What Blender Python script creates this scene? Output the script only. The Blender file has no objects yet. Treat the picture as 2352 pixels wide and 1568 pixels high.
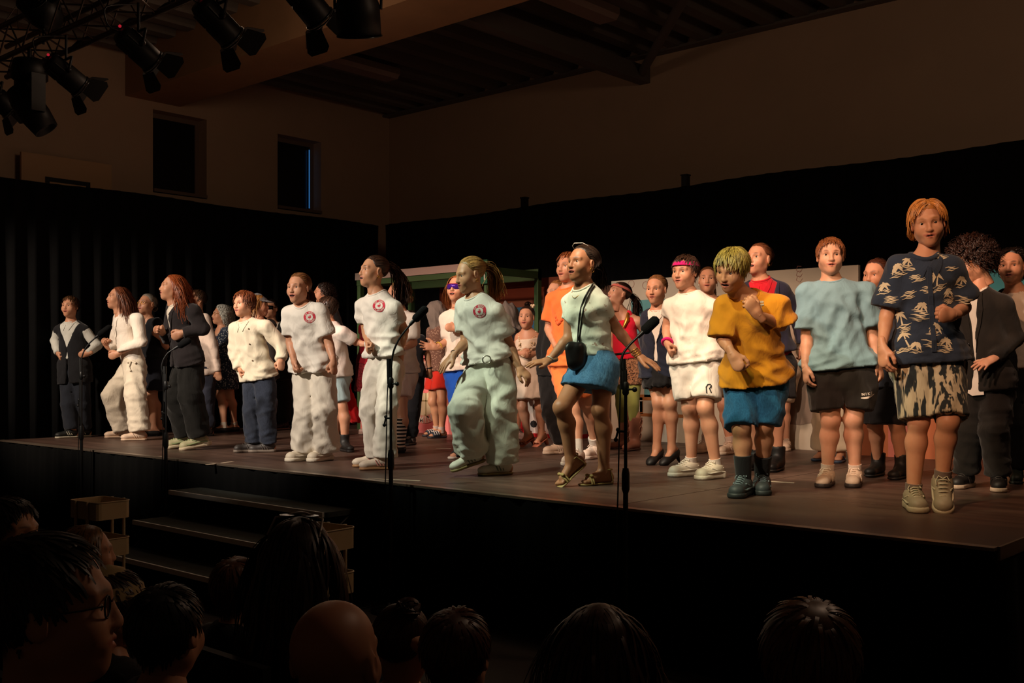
import bpy, math, random, time
import numpy as np
from mathutils import Vector, Matrix
from mathutils.bvhtree import BVHTree
T0 = time.time()
C = bpy.context.scene
COL = C.collection
F32 = np.float32

# ------------------------------------------------------------------ camera, world, lights, exposure
STAGE_Z = 0.80
CAM_Z = STAGE_Z + 0.76
FPX = 2434.0
HORIZON = 842.0
TH = math.radians(41.8)
RV = np.array([math.cos(TH), math.sin(TH), 0.0])      # picture right
FV = np.array([-math.sin(TH), math.cos(TH), 0.0])     # into the picture
UV = np.array([0.0, 0.0, 1.0])
CAM = np.array([0.0, 0.0, CAM_Z])
cd = bpy.data.cameras.new('camera')
cam = bpy.data.objects.new('camera', cd)
COL.objects.link(cam)
cam.location = CAM
cam.rotation_euler = (math.pi / 2, 0, TH)
cd.sensor_width = 36.0
cd.lens = FPX / 2352.0 * 36.0
cd.shift_y = (HORIZON - 784.0) / 2352.0
cd.clip_start = 0.05
cd.clip_end = 60
C.camera = cam
C.view_settings.view_transform = 'Standard'
C.view_settings.look = 'None'
C.view_settings.exposure = 0.0
C.view_settings.gamma = 1.0
C.view_settings.use_curve_mapping = False
W = bpy.data.worlds.new('hall_dimness')
C.world = W
W.use_nodes = True
W.node_tree.nodes['Background'].inputs[0].default_value = (1.0, 0.60, 0.36, 1)
W.node_tree.nodes['Background'].inputs[1].default_value = 0.010
C.cycles.max_bounces = 5
C.cycles.diffuse_bounces = 3
C.cycles.glossy_bounces = 2
C.cycles.transmission_bounces = 2
C.cycles.use_denoising = True
C.cycles.sample_clamp_indirect = 3.0

def spot(name, loc, target, power, color, angle, blend=0.6, radius=0.09):
    l = bpy.data.lights.new(name, 'SPOT')
    l.energy = power
    l.color = color
    l.spot_size = math.radians(angle)
    l.spot_blend = blend
    l.shadow_soft_size = radius
    o = bpy.data.objects.new(name, l)
    COL.objects.link(o)
    o.location = loc
    d = Vector(target) - Vector(loc)
    o.rotation_euler = d.to_track_quat('-Z', 'Y').to_euler()
    return o
# rows of hall lamps in front of the stage and on the truss, coloured like the picture's pools of light
spot('front_lamp', (-10.3, 1.0, 4.0), (-10.5, 6.0, 1.5), 837, (1.0, .80, .62), 40)
spot('front_lamp', (-8.6, 1.0, 4.0), (-8.9, 6.0, 1.5), 927, (1.0, .83, .66), 40)
spot('front_lamp', (-6.9, 1.0, 4.0), (-7.0, 6.2, 1.5), 957, (1.0, .87, .73), 40)
spot('front_lamp', (-3.1, 1.2, 4.0), (-3.0, 6.6, 1.5), 540, (1.0, .80, .60), 28)
spot('front_lamp', (-1.6, 1.4, 4.0), (-2.0, 6.2, 1.7), 429, (1.0, .52, .27), 32)
spot('truss_lamp', (-5.6, 4.0, 4.1), (-5.7, 8.2, 1.3), 429, (1.0, .66, .48), 46)
spot('truss_lamp', (-4.2, 4.0, 4.1), (-4.2, 7.6, 1.3), 450, (1.0, .72, .52), 46)
spot('truss_lamp', (-2.9, 4.0, 4.1), (-3.0, 8.0, 1.3), 338, (1.0, .58, .40), 46)
spot('truss_lamp', (-7.6, 4.0, 4.1), (-8.2, 8.2, 1.3), 260, (1.0, .50, .38), 50)
spot('mint_lamp', (-5.9, 3.0, 4.1), (-5.0, 5.4, 1.4), 400, (.88, 1.0, .79), 34)
spot('mint_lamp', (-4.6, 3.2, 4.1), (-4.1, 5.4, 1.3), 260, (.93, 1.0, .72), 34)
spot('mint_lamp', (-3.4, 3.2, 4.1), (-3.0, 5.5, 1.3), 200, (.96, 1.0, .58), 32)
for loc, pw in (((-1.2, 5.6, 4.3), 52), ((-7.6, 5.2, 4.5), 15)):  # added unseen fill lights, standing in for stage bounce on walls and ceiling
    l = bpy.data.lights.new('wall_fill', 'POINT'); l.energy = pw; l.color = (1.0, .66, .44); l.shadow_soft_size = .25
    o = bpy.data.objects.new('wall_fill', l); COL.objects.link(o); o.location = loc
#ENDLIGHTS#

# ------------------------------------------------------------------ helpers
def lin(c):
    return tuple(((x / 255.0) / 12.92 if x / 255.0 <= 0.04045 else ((x / 255.0 + 0.055) / 1.055) ** 2.4) for x in c)

def at(px, py, d):
    """point at depth d seen at that place of the 2352 x 1568 photograph"""
    return CAM + d * (FV + RV * ((px - 1176.0) / FPX) + UV * ((HORIZON - py) / FPX))

def depth_on_stage(py):
    return FPX * 0.76 / (py - HORIZON)

def unit(v):
    v = np.asarray(v, float)
    n = np.linalg.norm(v)
    return v / n if n > 1e-9 else v

def tag(o, label=None, cat=None, group=None, kind=None):
    if label: o['label'] = label
    if cat: o['category'] = cat
    if group: o['group'] = group
    if kind: o['kind'] = kind
    return o

def empty(name, loc=(0, 0, 0), label=None, cat=None, group=None):
    o = bpy.data.objects.new(name, None)
    o.empty_display_size = 0.1
    COL.objects.link(o)
    o.location = loc
    return tag(o, label, cat, group)

def raw_mesh(name, V, Q, mats, midx=None, cols=None, smooth=True):
    """V (n,3), Q list of arrays (m,k) of faces with equal corner count each"""
    if not isinstance(Q, (list, tuple)): Q = [Q]
    Q = [np.asarray(q, dtype=np.int32) for q in Q if len(q)]
    me = bpy.data.meshes.new(name)
    me.vertices.add(len(V))
    me.vertices.foreach_set('co', np.asarray(V, dtype=F32).ravel())
    nl = sum(q.size for q in Q)
    nf = sum(len(q) for q in Q)
    me.loops.add(nl)
    me.loops.foreach_set('vertex_index', np.concatenate([q.ravel() for q in Q]))
    me.polygons.add(nf)
    tot = np.concatenate([np.full(len(q), q.shape[1], dtype=np.int32) for q in Q])
    st = np.concatenate([[0], np.cumsum(tot)[:-1]]).astype(np.int32)
    me.polygons.foreach_set('loop_start', st)
    if smooth is True:
        me.polygons.foreach_set('use_smooth', np.ones(nf, dtype=bool))
    elif smooth is not False:
        me.polygons.foreach_set('use_smooth', np.asarray(smooth, dtype=bool))
    else:
        me.polygons.foreach_set('use_smooth', np.zeros(nf, dtype=bool))
    if not isinstance(mats, (list, tuple)): mats = [mats]
    for m in mats: me.materials.append(m)
    if midx is not None:
        me.polygons.foreach_set('material_index', np.asarray(midx, dtype=np.int32))
    if cols is not None:
        a = me.color_attributes.new('Col', 'FLOAT_COLOR', 'POINT')
        a.data.foreach_set('color', np.asarray(cols, dtype=F32).ravel())
    me.update(calc_edges=True)
    return me

def obj(name, me, parent=None, loc=None):
    o = bpy.data.objects.new(name, me)
    COL.objects.link(o)
    if parent is not None: o.parent = parent
    if loc is not None: o.location = loc
    return o

class MB:
    """collects simple solids, builds one mesh object"""
    def __init__(s): s.V = []; s.Q = {}; s.n = 0; s.sm = {}
    def _add(s, V, faces, smooth=False):
        for f in faces:
            s.Q.setdefault((len(f), smooth), []).append([i + s.n for i in f])
        s.V.append(np.asarray(V, float)); s.n += len(V)
        return s
    def box(s, lo, hi, M=None):
        x0, y0, z0 = lo; x1, y1, z1 = hi
        V = np.array([(x0,y0,z0),(x1,y0,z0),(x1,y1,z0),(x0,y1,z0),(x0,y0,z1),(x1,y0,z1),(x1,y1,z1),(x0,y1,z1)], float)
        if M is not None: V = V @ M[:3,:3].T + M[:3,3]
        return s._add(V, [(0,3,2,1),(4,5,6,7),(0,1,5,4),(1,2,6,5),(2,3,7,6),(3,0,4,7)])
    def prism(s, pts, z0, z1, M=None):
        n = len(pts)
        V = np.array([(x, y, z0) for x, y in pts] + [(x, y, z1) for x, y in pts], float)
        if M is not None: V = V @ M[:3,:3].T + M[:3,3]
        f = [tuple(range(n))[::-1], tuple(range(n, 2*n))] + [(i, (i+1) % n, n+(i+1) % n, n+i) for i in range(n)]
        return s._add(V, f)
    def tube(s, pts, r, seg=8, cap=True, closed=False):
        pts = np.asarray(pts, float); n = len(pts)
        r = np.full(n, r, float) if np.isscalar(r) else np.asarray(r, float)
        if closed:
            tan = np.roll(pts, -1, 0) - np.roll(pts, 1, 0)
        else:
            tan = np.gradient(pts, axis=0)
        tan /= np.linalg.norm(tan, axis=1, keepdims=True) + 1e-12
        ref = np.array([0, 0, 1.0]) if abs(tan[0] @ [0, 0, 1.0]) < 0.9 else np.array([1.0, 0, 0])
        N = []
        u = unit(np.cross(tan[0], ref))
        for t in tan:
            u = unit(u - t * (u @ t)); N.append(u)
        N = np.array(N); B = np.cross(tan, N)
        a = np.arange(seg) * 2 * np.pi / seg
        V = pts[:, None, :] + r[:, None, None] * (np.cos(a)[None, :, None] * N[:, None, :] + np.sin(a)[None, :, None] * B[:, None, :])
        f = []
        m = n if closed else n - 1
        for i in range(m):
            j = (i + 1) % n
            for k in range(seg):
                l = (k + 1) % seg
                f.append((i*seg+k, i*seg+l, j*seg+l, j*seg+k))
        s._add(V.reshape(-1, 3), f, True)
        if cap and not closed:
            s._add(V[0], [tuple(range(seg))[::-1]]); s._add(V[-1], [tuple(range(seg))])
        return s
    def lathe(s, prof, seg=16, M=None, smooth=True):
        """prof: (r, z) pairs along +z"""
        a = np.arange(seg) * 2 * np.pi / seg
        V = np.array([[(r*math.cos(t), r*math.sin(t), z) for t in a] for r, z in prof]).reshape(-1, 3)
        if M is not None: V = V @ M[:3,:3].T + M[:3,3]
        f = []
        for i in range(len(prof)-1):
            for k in range(seg):
                l = (k+1) % seg
                f.append((i*seg+k, i*seg+l, (i+1)*seg+l, (i+1)*seg+k))
        return s._add(V, f, smooth)
    def ball(s, c, r, seg=10, rings=6):
        r = np.array([r, r, r] if np.isscalar(r) else r, float)
        th = np.linspace(0, np.pi, rings+1)
        a = np.arange(seg) * 2*np.pi/seg
        V = np.array([[(math.sin(t)*math.cos(k), math.sin(t)*math.sin(k), math.cos(t)) for k in a] for t in th]).reshape(-1, 3)*r + np.asarray(c)
        f = []
        for i in range(rings):
            for k in range(seg):
                l = (k+1) % seg
                f.append((i*seg+k, (i+1)*seg+k, (i+1)*seg+l, i*seg+l))
        return s._add(V, f, True)
    def quad(s, a, b, c, d):
        return s._add([a, b, c, d], [(0, 1, 2, 3)])
    def mesh(s, name, mat):
        V = np.concatenate(s.V) if s.V else np.zeros((0, 3))
        qs, sm = [], []
        for (k, smooth), fl in s.Q.items():
            qs.append(np.array(fl)); sm += [smooth] * len(fl)
        return raw_mesh(name, V, qs, mat, smooth=sm)
    def build(s, name, mat, parent=None, loc=None):
        return obj(name, s.mesh(name, mat), parent, loc)

def frame(o, x, y, z):
    M = np.eye(4); M[:3, 0] = x; M[:3, 1] = y; M[:3, 2] = z; M[:3, 3] = o
    return M

def look(o, fwd, up=(0, 0, 1)):
    """z axis along fwd"""
    z = unit(fwd); x = np.cross(up, z)
    if np.linalg.norm(x) < 1e-4: x = np.array([1.0, 0, 0])
    x = unit(x); y = np.cross(z, x)
    return frame(o, x, y, z)

# ------------------------------------------------------------------ materials
MATS = {}
def nodes_mat(name):
    m = bpy.data.materials.new(name)
    m.use_nodes = True
    nt = m.node_tree
    return m, nt, nt.nodes['Principled BSDF']

def mixrgb(nt, fac, a, b, mode='MIX'):
    n = nt.nodes.new('ShaderNodeMix'); n.data_type = 'RGBA'; n.blend_type = mode
    for sock, v in ((n.inputs[0], fac), (n.inputs[6], a), (n.inputs[7], b)):
        if hasattr(v, 'is_output'): nt.links.new(v, sock)
        elif isinstance(v, (int, float)): sock.default_value = v
        else: sock.default_value = (*v[:3], 1)
    return n.outputs[2]

def noise(nt, scale, detail=3, vec=None, rough=0.55):
    n = nt.nodes.new('ShaderNodeTexNoise')
    n.inputs['Scale'].default_value = scale
    n.inputs['Detail'].default_value = detail
    n.inputs['Roughness'].default_value = rough
    if vec is not None: nt.links.new(vec, n.inputs['Vector'])
    return n

def objco(nt, scale=(1, 1, 1), rot=(0, 0, 0)):
    t = nt.nodes.new('ShaderNodeTexCoord')
    mp = nt.nodes.new('ShaderNodeMapping')
    mp.inputs['Scale'].default_value = scale
    mp.inputs['Rotation'].default_value = rot
    nt.links.new(t.outputs['Object'], mp.inputs['Vector'])
    return mp.outputs['Vector']

def ramp(nt, fac, lo, hi):
    n = nt.nodes.new('ShaderNodeMapRange')
    n.inputs['From Min'].default_value = lo
    n.inputs['From Max'].default_value = hi
    nt.links.new(fac, n.inputs['Value'])
    return n.outputs['Result']

def bump(nt, bsdf, h, strength, dist=0.01):
    b = nt.nodes.new('ShaderNodeBump')
    b.inputs['Strength'].default_value = strength
    b.inputs['Distance'].default_value = dist
    nt.links.new(h, b.inputs['Height'])
    nt.links.new(b.outputs['Normal'], bsdf.inputs['Normal'])

def plain(name, rgb, rough=0.6, metal=0.0, spec=0.5, var=0.0, vscale=8.0, bmp=0.0, bscale=60.0):
    key = (name, tuple(rgb), rough, metal, spec, var, bmp)
    if key in MATS: return MATS[key]
    m, nt, b = nodes_mat(name)
    c = lin(rgb)
    b.inputs['Base Color'].default_value = (*c, 1)
    b.inputs['Roughness'].default_value = rough
    b.inputs['Metallic'].default_value = metal
    b.inputs['Specular IOR Level'].default_value = spec
    if var or bmp:
        v = objco(nt)
        if var:
            n = noise(nt, vscale, 4, v)
            nt.links.new(mixrgb(nt, ramp(nt, n.outputs['Fac'], .3, .7), tuple(x*(1-var) for x in c), tuple(min(1, x*(1+var)) for x in c)), b.inputs['Base Color'])
        if bmp:
            n2 = noise(nt, bscale, 3, v)
            bump(nt, b, n2.outputs['Fac'], bmp)
    MATS[key] = m
    return m

def cloth(name, rgb, pattern=None, rgb2=(255, 255, 255), scale=1.0, rough=0.9, sheen=0.15, wr=0.34):
    key = ('cloth', name, tuple(rgb), pattern, tuple(rgb2), scale, rough)
    if key in MATS: return MATS[key]
    m, nt, b = nodes_mat(name)
    c = lin(rgb); c2 = lin(rgb2)
    v = objco(nt)
    n = noise(nt, 5, 3, v)
    base = mixrgb(nt, ramp(nt, n.outputs['Fac'], .3, .7), tuple(x*.93 for x in c), tuple(min(1, x*1.04) for x in c))
    if pattern == 'floral':
        vo = nt.nodes.new('ShaderNodeTexVoronoi'); vo.inputs['Scale'].default_value = 48*scale
        nt.links.new(v, vo.inputs['Vector'])
        n2 = noise(nt, 60*scale, 2, v)
        mm = nt.nodes.new('ShaderNodeMath'); mm.operation = 'MULTIPLY_ADD'
        nt.links.new(n2.outputs['Fac'], mm.inputs[0]); mm.inputs[1].default_value = .5
        nt.links.new(vo.outputs['Distance'], mm.inputs[2])
        base = mixrgb(nt, ramp(nt, mm.outputs[0], .62, .50), base, c2)
    elif pattern == 'leopard':
        vo = nt.nodes.new('ShaderNodeTexVoronoi'); vo.inputs['Scale'].default_value = 42*scale
        nt.links.new(v, vo.inputs['Vector'])
        n2 = noise(nt, 45*scale, 2, v)
        mm = nt.nodes.new('ShaderNodeMath'); mm.operation = 'MULTIPLY_ADD'
        nt.links.new(n2.outputs['Fac'], mm.inputs[0]); mm.inputs[1].default_value = .35
        nt.links.new(vo.outputs['Distance'], mm.inputs[2])
        ring = nt.nodes.new('ShaderNodeMath'); ring.operation = 'COMPARE'
        nt.links.new(mm.outputs[0], ring.inputs[0]); ring.inputs[1].default_value = .56; ring.inputs[2].default_value = .10
        base = mixrgb(nt, ring.outputs[0], base, c2)
    elif pattern == 'stripes':
        w = nt.nodes.new('ShaderNodeTexWave'); w.bands_direction = 'Z'; w.inputs['Scale'].default_value = 12*scale
        w.inputs['Distortion'].default_value = .3
        nt.links.new(v, w.inputs['Vector'])
        base = mixrgb(nt, ramp(nt, w.outputs['Fac'], .45, .55), base, c2)
    elif pattern == 'brush':
        v2 = objco(nt, (1, 1, .16))
        n2 = noise(nt, 38*scale, 2, v2)
        base = mixrgb(nt, ramp(nt, n2.outputs['Fac'], .47, .54), base, c2)
    elif pattern == 'sequin':
        vo = nt.nodes.new('ShaderNodeTexVoronoi'); vo.inputs['Scale'].default_value = 110*scale
        nt.links.new(v, vo.inputs['Vector'])
        base = mixrgb(nt, ramp(nt, vo.outputs['Distance'], .25, .75), c2, base)
    elif pattern == 'denim':
        n2 = noise(nt, 3.5, 3, v)
        n3 = noise(nt, 160, 2, objco(nt, (1, 1, .35)))
        base = mixrgb(nt, ramp(nt, n2.outputs['Fac'], .40, .72), base, c2)
        base = mixrgb(nt, ramp(nt, n3.outputs['Fac'], .3, .75), base, tuple(x*.75 for x in c))
    elif pattern == 'blots':
        n2 = noise(nt, 24*scale, 2, v)
        base = mixrgb(nt, ramp(nt, n2.outputs['Fac'], .66, .70), base, c2)
    elif pattern == 'paint':
        a = nt.nodes.new('ShaderNodeVertexColor'); a.layer_name = 'Col'
        sep = nt.nodes.new('ShaderNodeSeparateColor')
        nt.links.new(a.outputs['Color'], sep.inputs[0])
        base = mixrgb(nt, ramp(nt, sep.outputs[0], .35, .65), base, c2)
    nt.links.new(base, b.inputs['Base Color'])
    b.inputs['Roughness'].default_value = rough
    b.inputs['Sheen Weight'].default_value = sheen
    b.inputs['Specular IOR Level'].default_value = .25
    if pattern == 'sequin':
        b.inputs['Roughness'].default_value = .35; b.inputs['Metallic'].default_value = .5
    w1 = noise(nt, 9, 3, objco(nt, (1, 1, .5))); w1.inputs['Distortion'].default_value = 1.4
    w2 = noise(nt, 420, 1, v)
    mm = nt.nodes.new('ShaderNodeMath'); mm.operation = 'MULTIPLY_ADD'
    nt.links.new(w2.outputs['Fac'], mm.inputs[0]); mm.inputs[1].default_value = .03
    nt.links.new(w1.outputs['Fac'], mm.inputs[2])
    bump(nt, b, mm.outputs[0], wr, .022)
    MATS[key] = m
    return m

def skin_mat(rgb, hair, lips=(176, 88, 80)):
    key = ('skin', tuple(rgb), tuple(hair), tuple(lips))
    if key in MATS: return MATS[key]
    m, nt, b = nodes_mat('skin')
    c = lin(rgb)
    v = objco(nt)
    n = noise(nt, 14, 3, v)
    base = mixrgb(nt, ramp(nt, n.outputs['Fac'], .3, .7), (c[0]*.97, c[1]*.90, c[2]*.88), (min(1, c[0]*1.02), c[1]*1.04, c[2]*1.05))
    a = nt.nodes.new('ShaderNodeVertexColor'); a.layer_name = 'Col'
    sep = nt.nodes.new('ShaderNodeSeparateColor')
    nt.links.new(a.outputs['Color'], sep.inputs[0])
    base = mixrgb(nt, sep.outputs[0], base, lin(lips))
    base = mixrgb(nt, sep.outputs[1], base, tuple(x*.5 for x in lin(hair)))
    base = mixrgb(nt, sep.outputs[2], base, (.02, .004, .004))
    nt.links.new(base, b.inputs['Base Color'])
    b.inputs['Roughness'].default_value = .48
    b.inputs['Specular IOR Level'].default_value = .4
    b.inputs['Subsurface Weight'].default_value = .12
    b.inputs['Subsurface Radius'].default_value = (.01, .004, .002)
    b.inputs['Subsurface Scale'].default_value = .6
    MATS[key] = m
    return m

def hair_mat(rgb):
    key = ('hair', tuple(rgb))
    if key in MATS: return MATS[key]
    m, nt, b = nodes_mat('hair')
    c = lin(rgb)
    n = noise(nt, 90, 2, objco(nt, (1, 1, .15)))
    n1 = noise(nt, 25, 2, objco(nt))
    f = ramp(nt, n.outputs['Fac'], .3, .7)
    base = mixrgb(nt, f, tuple(x*.62 for x in c), tuple(min(1, x*1.25) for x in c))
    at_ = nt.nodes.new('ShaderNodeVertexColor'); at_.layer_name = 'Col'
    base = mixrgb(nt, 1.0, base, at_.outputs['Color'], 'MULTIPLY')
    nt.links.new(base, b.inputs['Base Color'])
    b.inputs['Roughness'].default_value = .42
    b.inputs['Specular IOR Level'].default_value = .45
    b.inputs['Anisotropic'].default_value = .5
    MATS[key] = m
    return m

EYE_W = plain('eye_white', (225, 218, 210), .25)
EYE_D = plain('eye_iris', (38, 26, 20), .15)
TEETH = plain('teeth', (225, 215, 200), .3)

# ------------------------------------------------------------------ distance fields and surface nets
class Field:
    def __init__(s, lo, hi, vox):
        lo = np.asarray(lo, float); hi = np.asarray(hi, float)
        s.vox = vox; s.lo = lo
        s.n = np.maximum(4, np.ceil((hi - lo) / vox).astype(int) + 1)
        s.ax = [(lo[i] + vox * np.arange(s.n[i])).astype(F32) for i in range(3)]
        s.F = np.full(tuple(s.n), 0.5, dtype=F32)
    def win(s, lo, hi):
        a = np.clip(np.floor((np.asarray(lo) - s.lo) / s.vox).astype(int), 0, s.n)
        b = np.clip(np.ceil((np.asarray(hi) - s.lo) / s.vox).astype(int) + 1, 0, s.n)
        sl = tuple(slice(a[i], b[i]) for i in range(3))
        return sl, (s.ax[0][sl[0]][:, None, None], s.ax[1][sl[1]][None, :, None], s.ax[2][sl[2]][None, None, :])
    def smin(s, sl, d, k):
        if d.size == 0: return
        f = s.F[sl]
        if k > 0:
            h = np.maximum(k - np.abs(f - d), 0) / k
            s.F[sl] = np.minimum(f, d) - h * h * (k * .25)
        else:
            s.F[sl] = np.minimum(f, d)
    def smax_neg(s, sl, d, k):
        """subtract d"""
        if d.size == 0: return
        f = s.F[sl]; d = -d
        if k > 0:
            h = np.maximum(k - np.abs(f - d), 0) / k
            s.F[sl] = np.maximum(f, d) + h * h * (k * .25)
        else:
            s.F[sl] = np.maximum(f, d)
    def cone(s, a, b, ra, rb, k=.02, flat=None, q=1.0, cut=None, sub=False, cut0=None):
        a = np.asarray(a, float); b = np.asarray(b, float)
        R = max(ra, rb) * max(1, q) + k + 2.5 * s.vox
        sl, (X, Y, Z) = s.win(np.minimum(a, b) - R, np.maximum(a, b) + R)
        ba = (b - a); L2 = max(ba @ ba, 1e-10)
        px, py, pz = X - F32(a[0]), Y - F32(a[1]), Z - F32(a[2])
        h = (px * F32(ba[0]) + py * F32(ba[1]) + pz * F32(ba[2])) / F32(L2)
        hc = np.clip(h, 0, 1)
        vx, vy, vz = px - hc * F32(ba[0]), py - hc * F32(ba[1]), pz - hc * F32(ba[2])
        d2 = vx * vx + vy * vy + vz * vz
        if flat is not None:
            fl = unit(flat)
            t = vx * F32(fl[0]) + vy * F32(fl[1]) + vz * F32(fl[2])
            d2 = d2 + t * t * F32(1 / q / q - 1)
        d = np.sqrt(np.maximum(d2, 0)) - (F32(ra) + F32(rb - ra) * hc)
        if q < 1: d = d * F32(.5 + .5 * q)
        L = math.sqrt(L2)
        if cut is not None:   # flat end at b, cut metres before (-) or after it
            d = np.maximum(d, (h - 1) * F32(L) - F32(cut))
        if cut0 is not None:
            d = np.maximum(d, -h * F32(L) - F32(cut0))
        if sub: s.smax_neg(sl, d, k)
        else: s.smin(sl, d, k)
        return s
    def ball(s, c, r, k=.01, sub=False, axes=None):
        c = np.asarray(c, float); r = np.array([r]*3 if np.isscalar(r) else r, float)
        R = r.max() + k + 2.5 * s.vox
        sl, (X, Y, Z) = s.win(c - R, c + R)
        px, py, pz = X - F32(c[0]), Y - F32(c[1]), Z - F32(c[2])
        if axes is not None:
            A = np.asarray(axes, float)
            px, py, pz = (px*F32(A[i][0]) + py*F32(A[i][1]) + pz*F32(A[i][2]) for i in range(3))
        px, py, pz = px / F32(r[0]), py / F32(r[1]), pz / F32(r[2])
        q = np.sqrt(px*px + py*py + pz*pz)
        d = (q - 1) * F32(r.min() if r.min()/r.max() < .6 else r.mean())
        if sub: s.smax_neg(sl, d, k)
        else: s.smin(sl, d, k)
        return s
    def half(s, p, nrm):
        """keep where (x-p).n < 0"""
        nrm = unit(nrm); X, Y, Z = (s.ax[0][:, None, None], s.ax[1][None, :, None], s.ax[2][None, None, :])
        d = (X - F32(p[0]))*F32(nrm[0]) + (Y - F32(p[1]))*F32(nrm[1]) + (Z - F32(p[2]))*F32(nrm[2])
        s.F = np.maximum(s.F, d)
        return s
    def func(s, fn):
        X, Y, Z = (s.ax[0][:, None, None], s.ax[1][None, :, None], s.ax[2][None, None, :])
        s.F = fn(s.F, X, Y, Z).astype(F32)
        return s
    def net(s):
        F = s.F
        for ax in range(3):   # close the box
            idx = [slice(None)]*3
            idx[ax] = 0; F[tuple(idx)] = np.maximum(F[tuple(idx)], 1e-4)
            idx[ax] = -1; F[tuple(idx)] = np.maximum(F[tuple(idx)], 1e-4)
        S = F < 0
        nx, ny, nz = F.shape
        cnt = np.zeros((nx-1, ny-1, nz-1), dtype=np.int8)
        for i in (0, 1):
            for j in (0, 1):
                for k in (0, 1):
                    cnt += S[i:nx-1+i, j:ny-1+j, k:nz-1+k]
        act = (cnt > 0) & (cnt < 8)
        ids = np.full(act.shape, -1, dtype=np.int32)
        I, J, K = np.nonzero(act)
        m = len(I)
        if m == 0: return np.zeros((0, 3)), np.zeros((0, 4), dtype=np.int32)
        ids[I, J, K] = np.arange(m)
        cv = {}
        for i in (0, 1):
            for j in (0, 1):
                for k in (0, 1):
                    cv[(i, j, k)] = F[I+i, J+j, K+k]
        P = np.zeros((m, 3)); N = np.zeros(m)
        corners = list(cv.keys())
        for a in corners:
            for ax in range(3):
                if a[ax] == 0:
                    b = tuple(1 if t == ax else a[t] for t in range(3))
                    fa, fb = cv[a], cv[b]
                    x = (fa < 0) != (fb < 0)
                    t = np.where(x, fa / np.where(x, fa - fb, 1), 0)
                    for q in range(3):
                        P[:, q] += np.where(x, a[q] + (t if q == ax else 0), 0)
                    N += x
        P /= N[:, None]
        V = s.lo + s.vox * (np.stack([I, J, K], 1) + P)
        quads = []
        for ax in range(3):
            sl0 = [slice(1, n-1) for n in F.shape]; sl0[ax] = slice(0, F.shape[ax]-1)
            sl1 = list(sl0); sl1[ax] = slice(1, F.shape[ax])
            a = S[tuple(sl0)]; b = S[tuple(sl1)]
            x = a != b
            i, j, k = np.nonzero(x)
            pos = a[i, j, k]
            g = [i, j, k]
            for q in range(3):
                if q != ax: g[q] = g[q] + 1
            u, w = [q for q in range(3) if q != ax]
            def cell(du, dw):
                c = [g[0].copy(), g[1].copy(), g[2].copy()]
                c[u] = c[u] - du; c[w] = c[w] - dw
                return ids[c[0], c[1], c[2]]
            q4 = np.stack([cell(1, 1), cell(0, 1), cell(0, 0), cell(1, 0)], 1)
            flip = pos if ax != 1 else ~pos
            q4[~flip] = q4[~flip][:, ::-1]
            quads.append(q4)
        Q = np.concatenate(quads)
        Q = Q[(Q >= 0).all(1)]
        return V, Q

def vnormals(V, Q):
    e1 = V[Q[:, 2]] - V[Q[:, 0]]; e2 = V[Q[:, 3]] - V[Q[:, 1]]
    fn = np.cross(e1, e2)
    N = np.zeros_like(V)
    for i in range(Q.shape[1]):
        for q in range(3):
            N[:, q] += np.bincount(Q[:, i], fn[:, q], len(V))
    return N / (np.linalg.norm(N, axis=1, keepdims=True) + 1e-12)

def relax(V, Q, it=1, w=.5):
    for _ in range(it):
        S = np.zeros_like(V); n = np.zeros(len(V))
        for i in range(4):
            a, b = Q[:, i], Q[:, (i+1) % 4]
            for q in range(3):
                S[:, q] += np.bincount(a, V[b, q], len(V))
            n += np.bincount(a, minlength=len(V))
        V = V*(1-w) + w * S / np.maximum(n, 1)[:, None]
    return V

def wrinkle(V, seed, dirs, n=5):
    """sparse soft-edged ridges of cloth, dirs: list of (direction, wavelength)"""
    r = np.random.RandomState(seed)
    out = np.zeros(len(V))
    for d, wl in dirs:
        for rep in range(2):
            d1 = unit(np.asarray(d, float) + r.normal(0, .22, 3))
            wl1 = wl * r.uniform(.75, 1.35)
            warp = 1.1*np.sin(V @ r.normal(0, 5, 3) + r.uniform(0, 6)) + .7*np.sin(V @ r.normal(0, 10, 3) + r.uniform(0, 6)) + .35*np.sin(V @ r.normal(0, 22, 3) + r.uniform(0, 6))
            g = .45*np.sin(V @ r.normal(0, 6, 3) + r.uniform(0, 6)) + .45*np.sin(V @ r.normal(0, 10, 3) + r.uniform(0, 6)) + .25*np.sin(V @ r.normal(0, 18, 3) + r.uniform(0, 6))
            env = np.clip(.35 + 1.2*g, 0, 1)
            s = .5 + .5*np.cos((V @ d1)*2*np.pi/wl1 + warp*1.5)
            out += env * (s**1.8 - .34)
    return out * 1.5 / max(1, len(dirs))**.5
# ------------------------------------------------------------------ head, hand, shoe and hair templates
HC = np.array([0, -.015, .028])              # skull centre
HR = np.array([.074, .094, .080])

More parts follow.
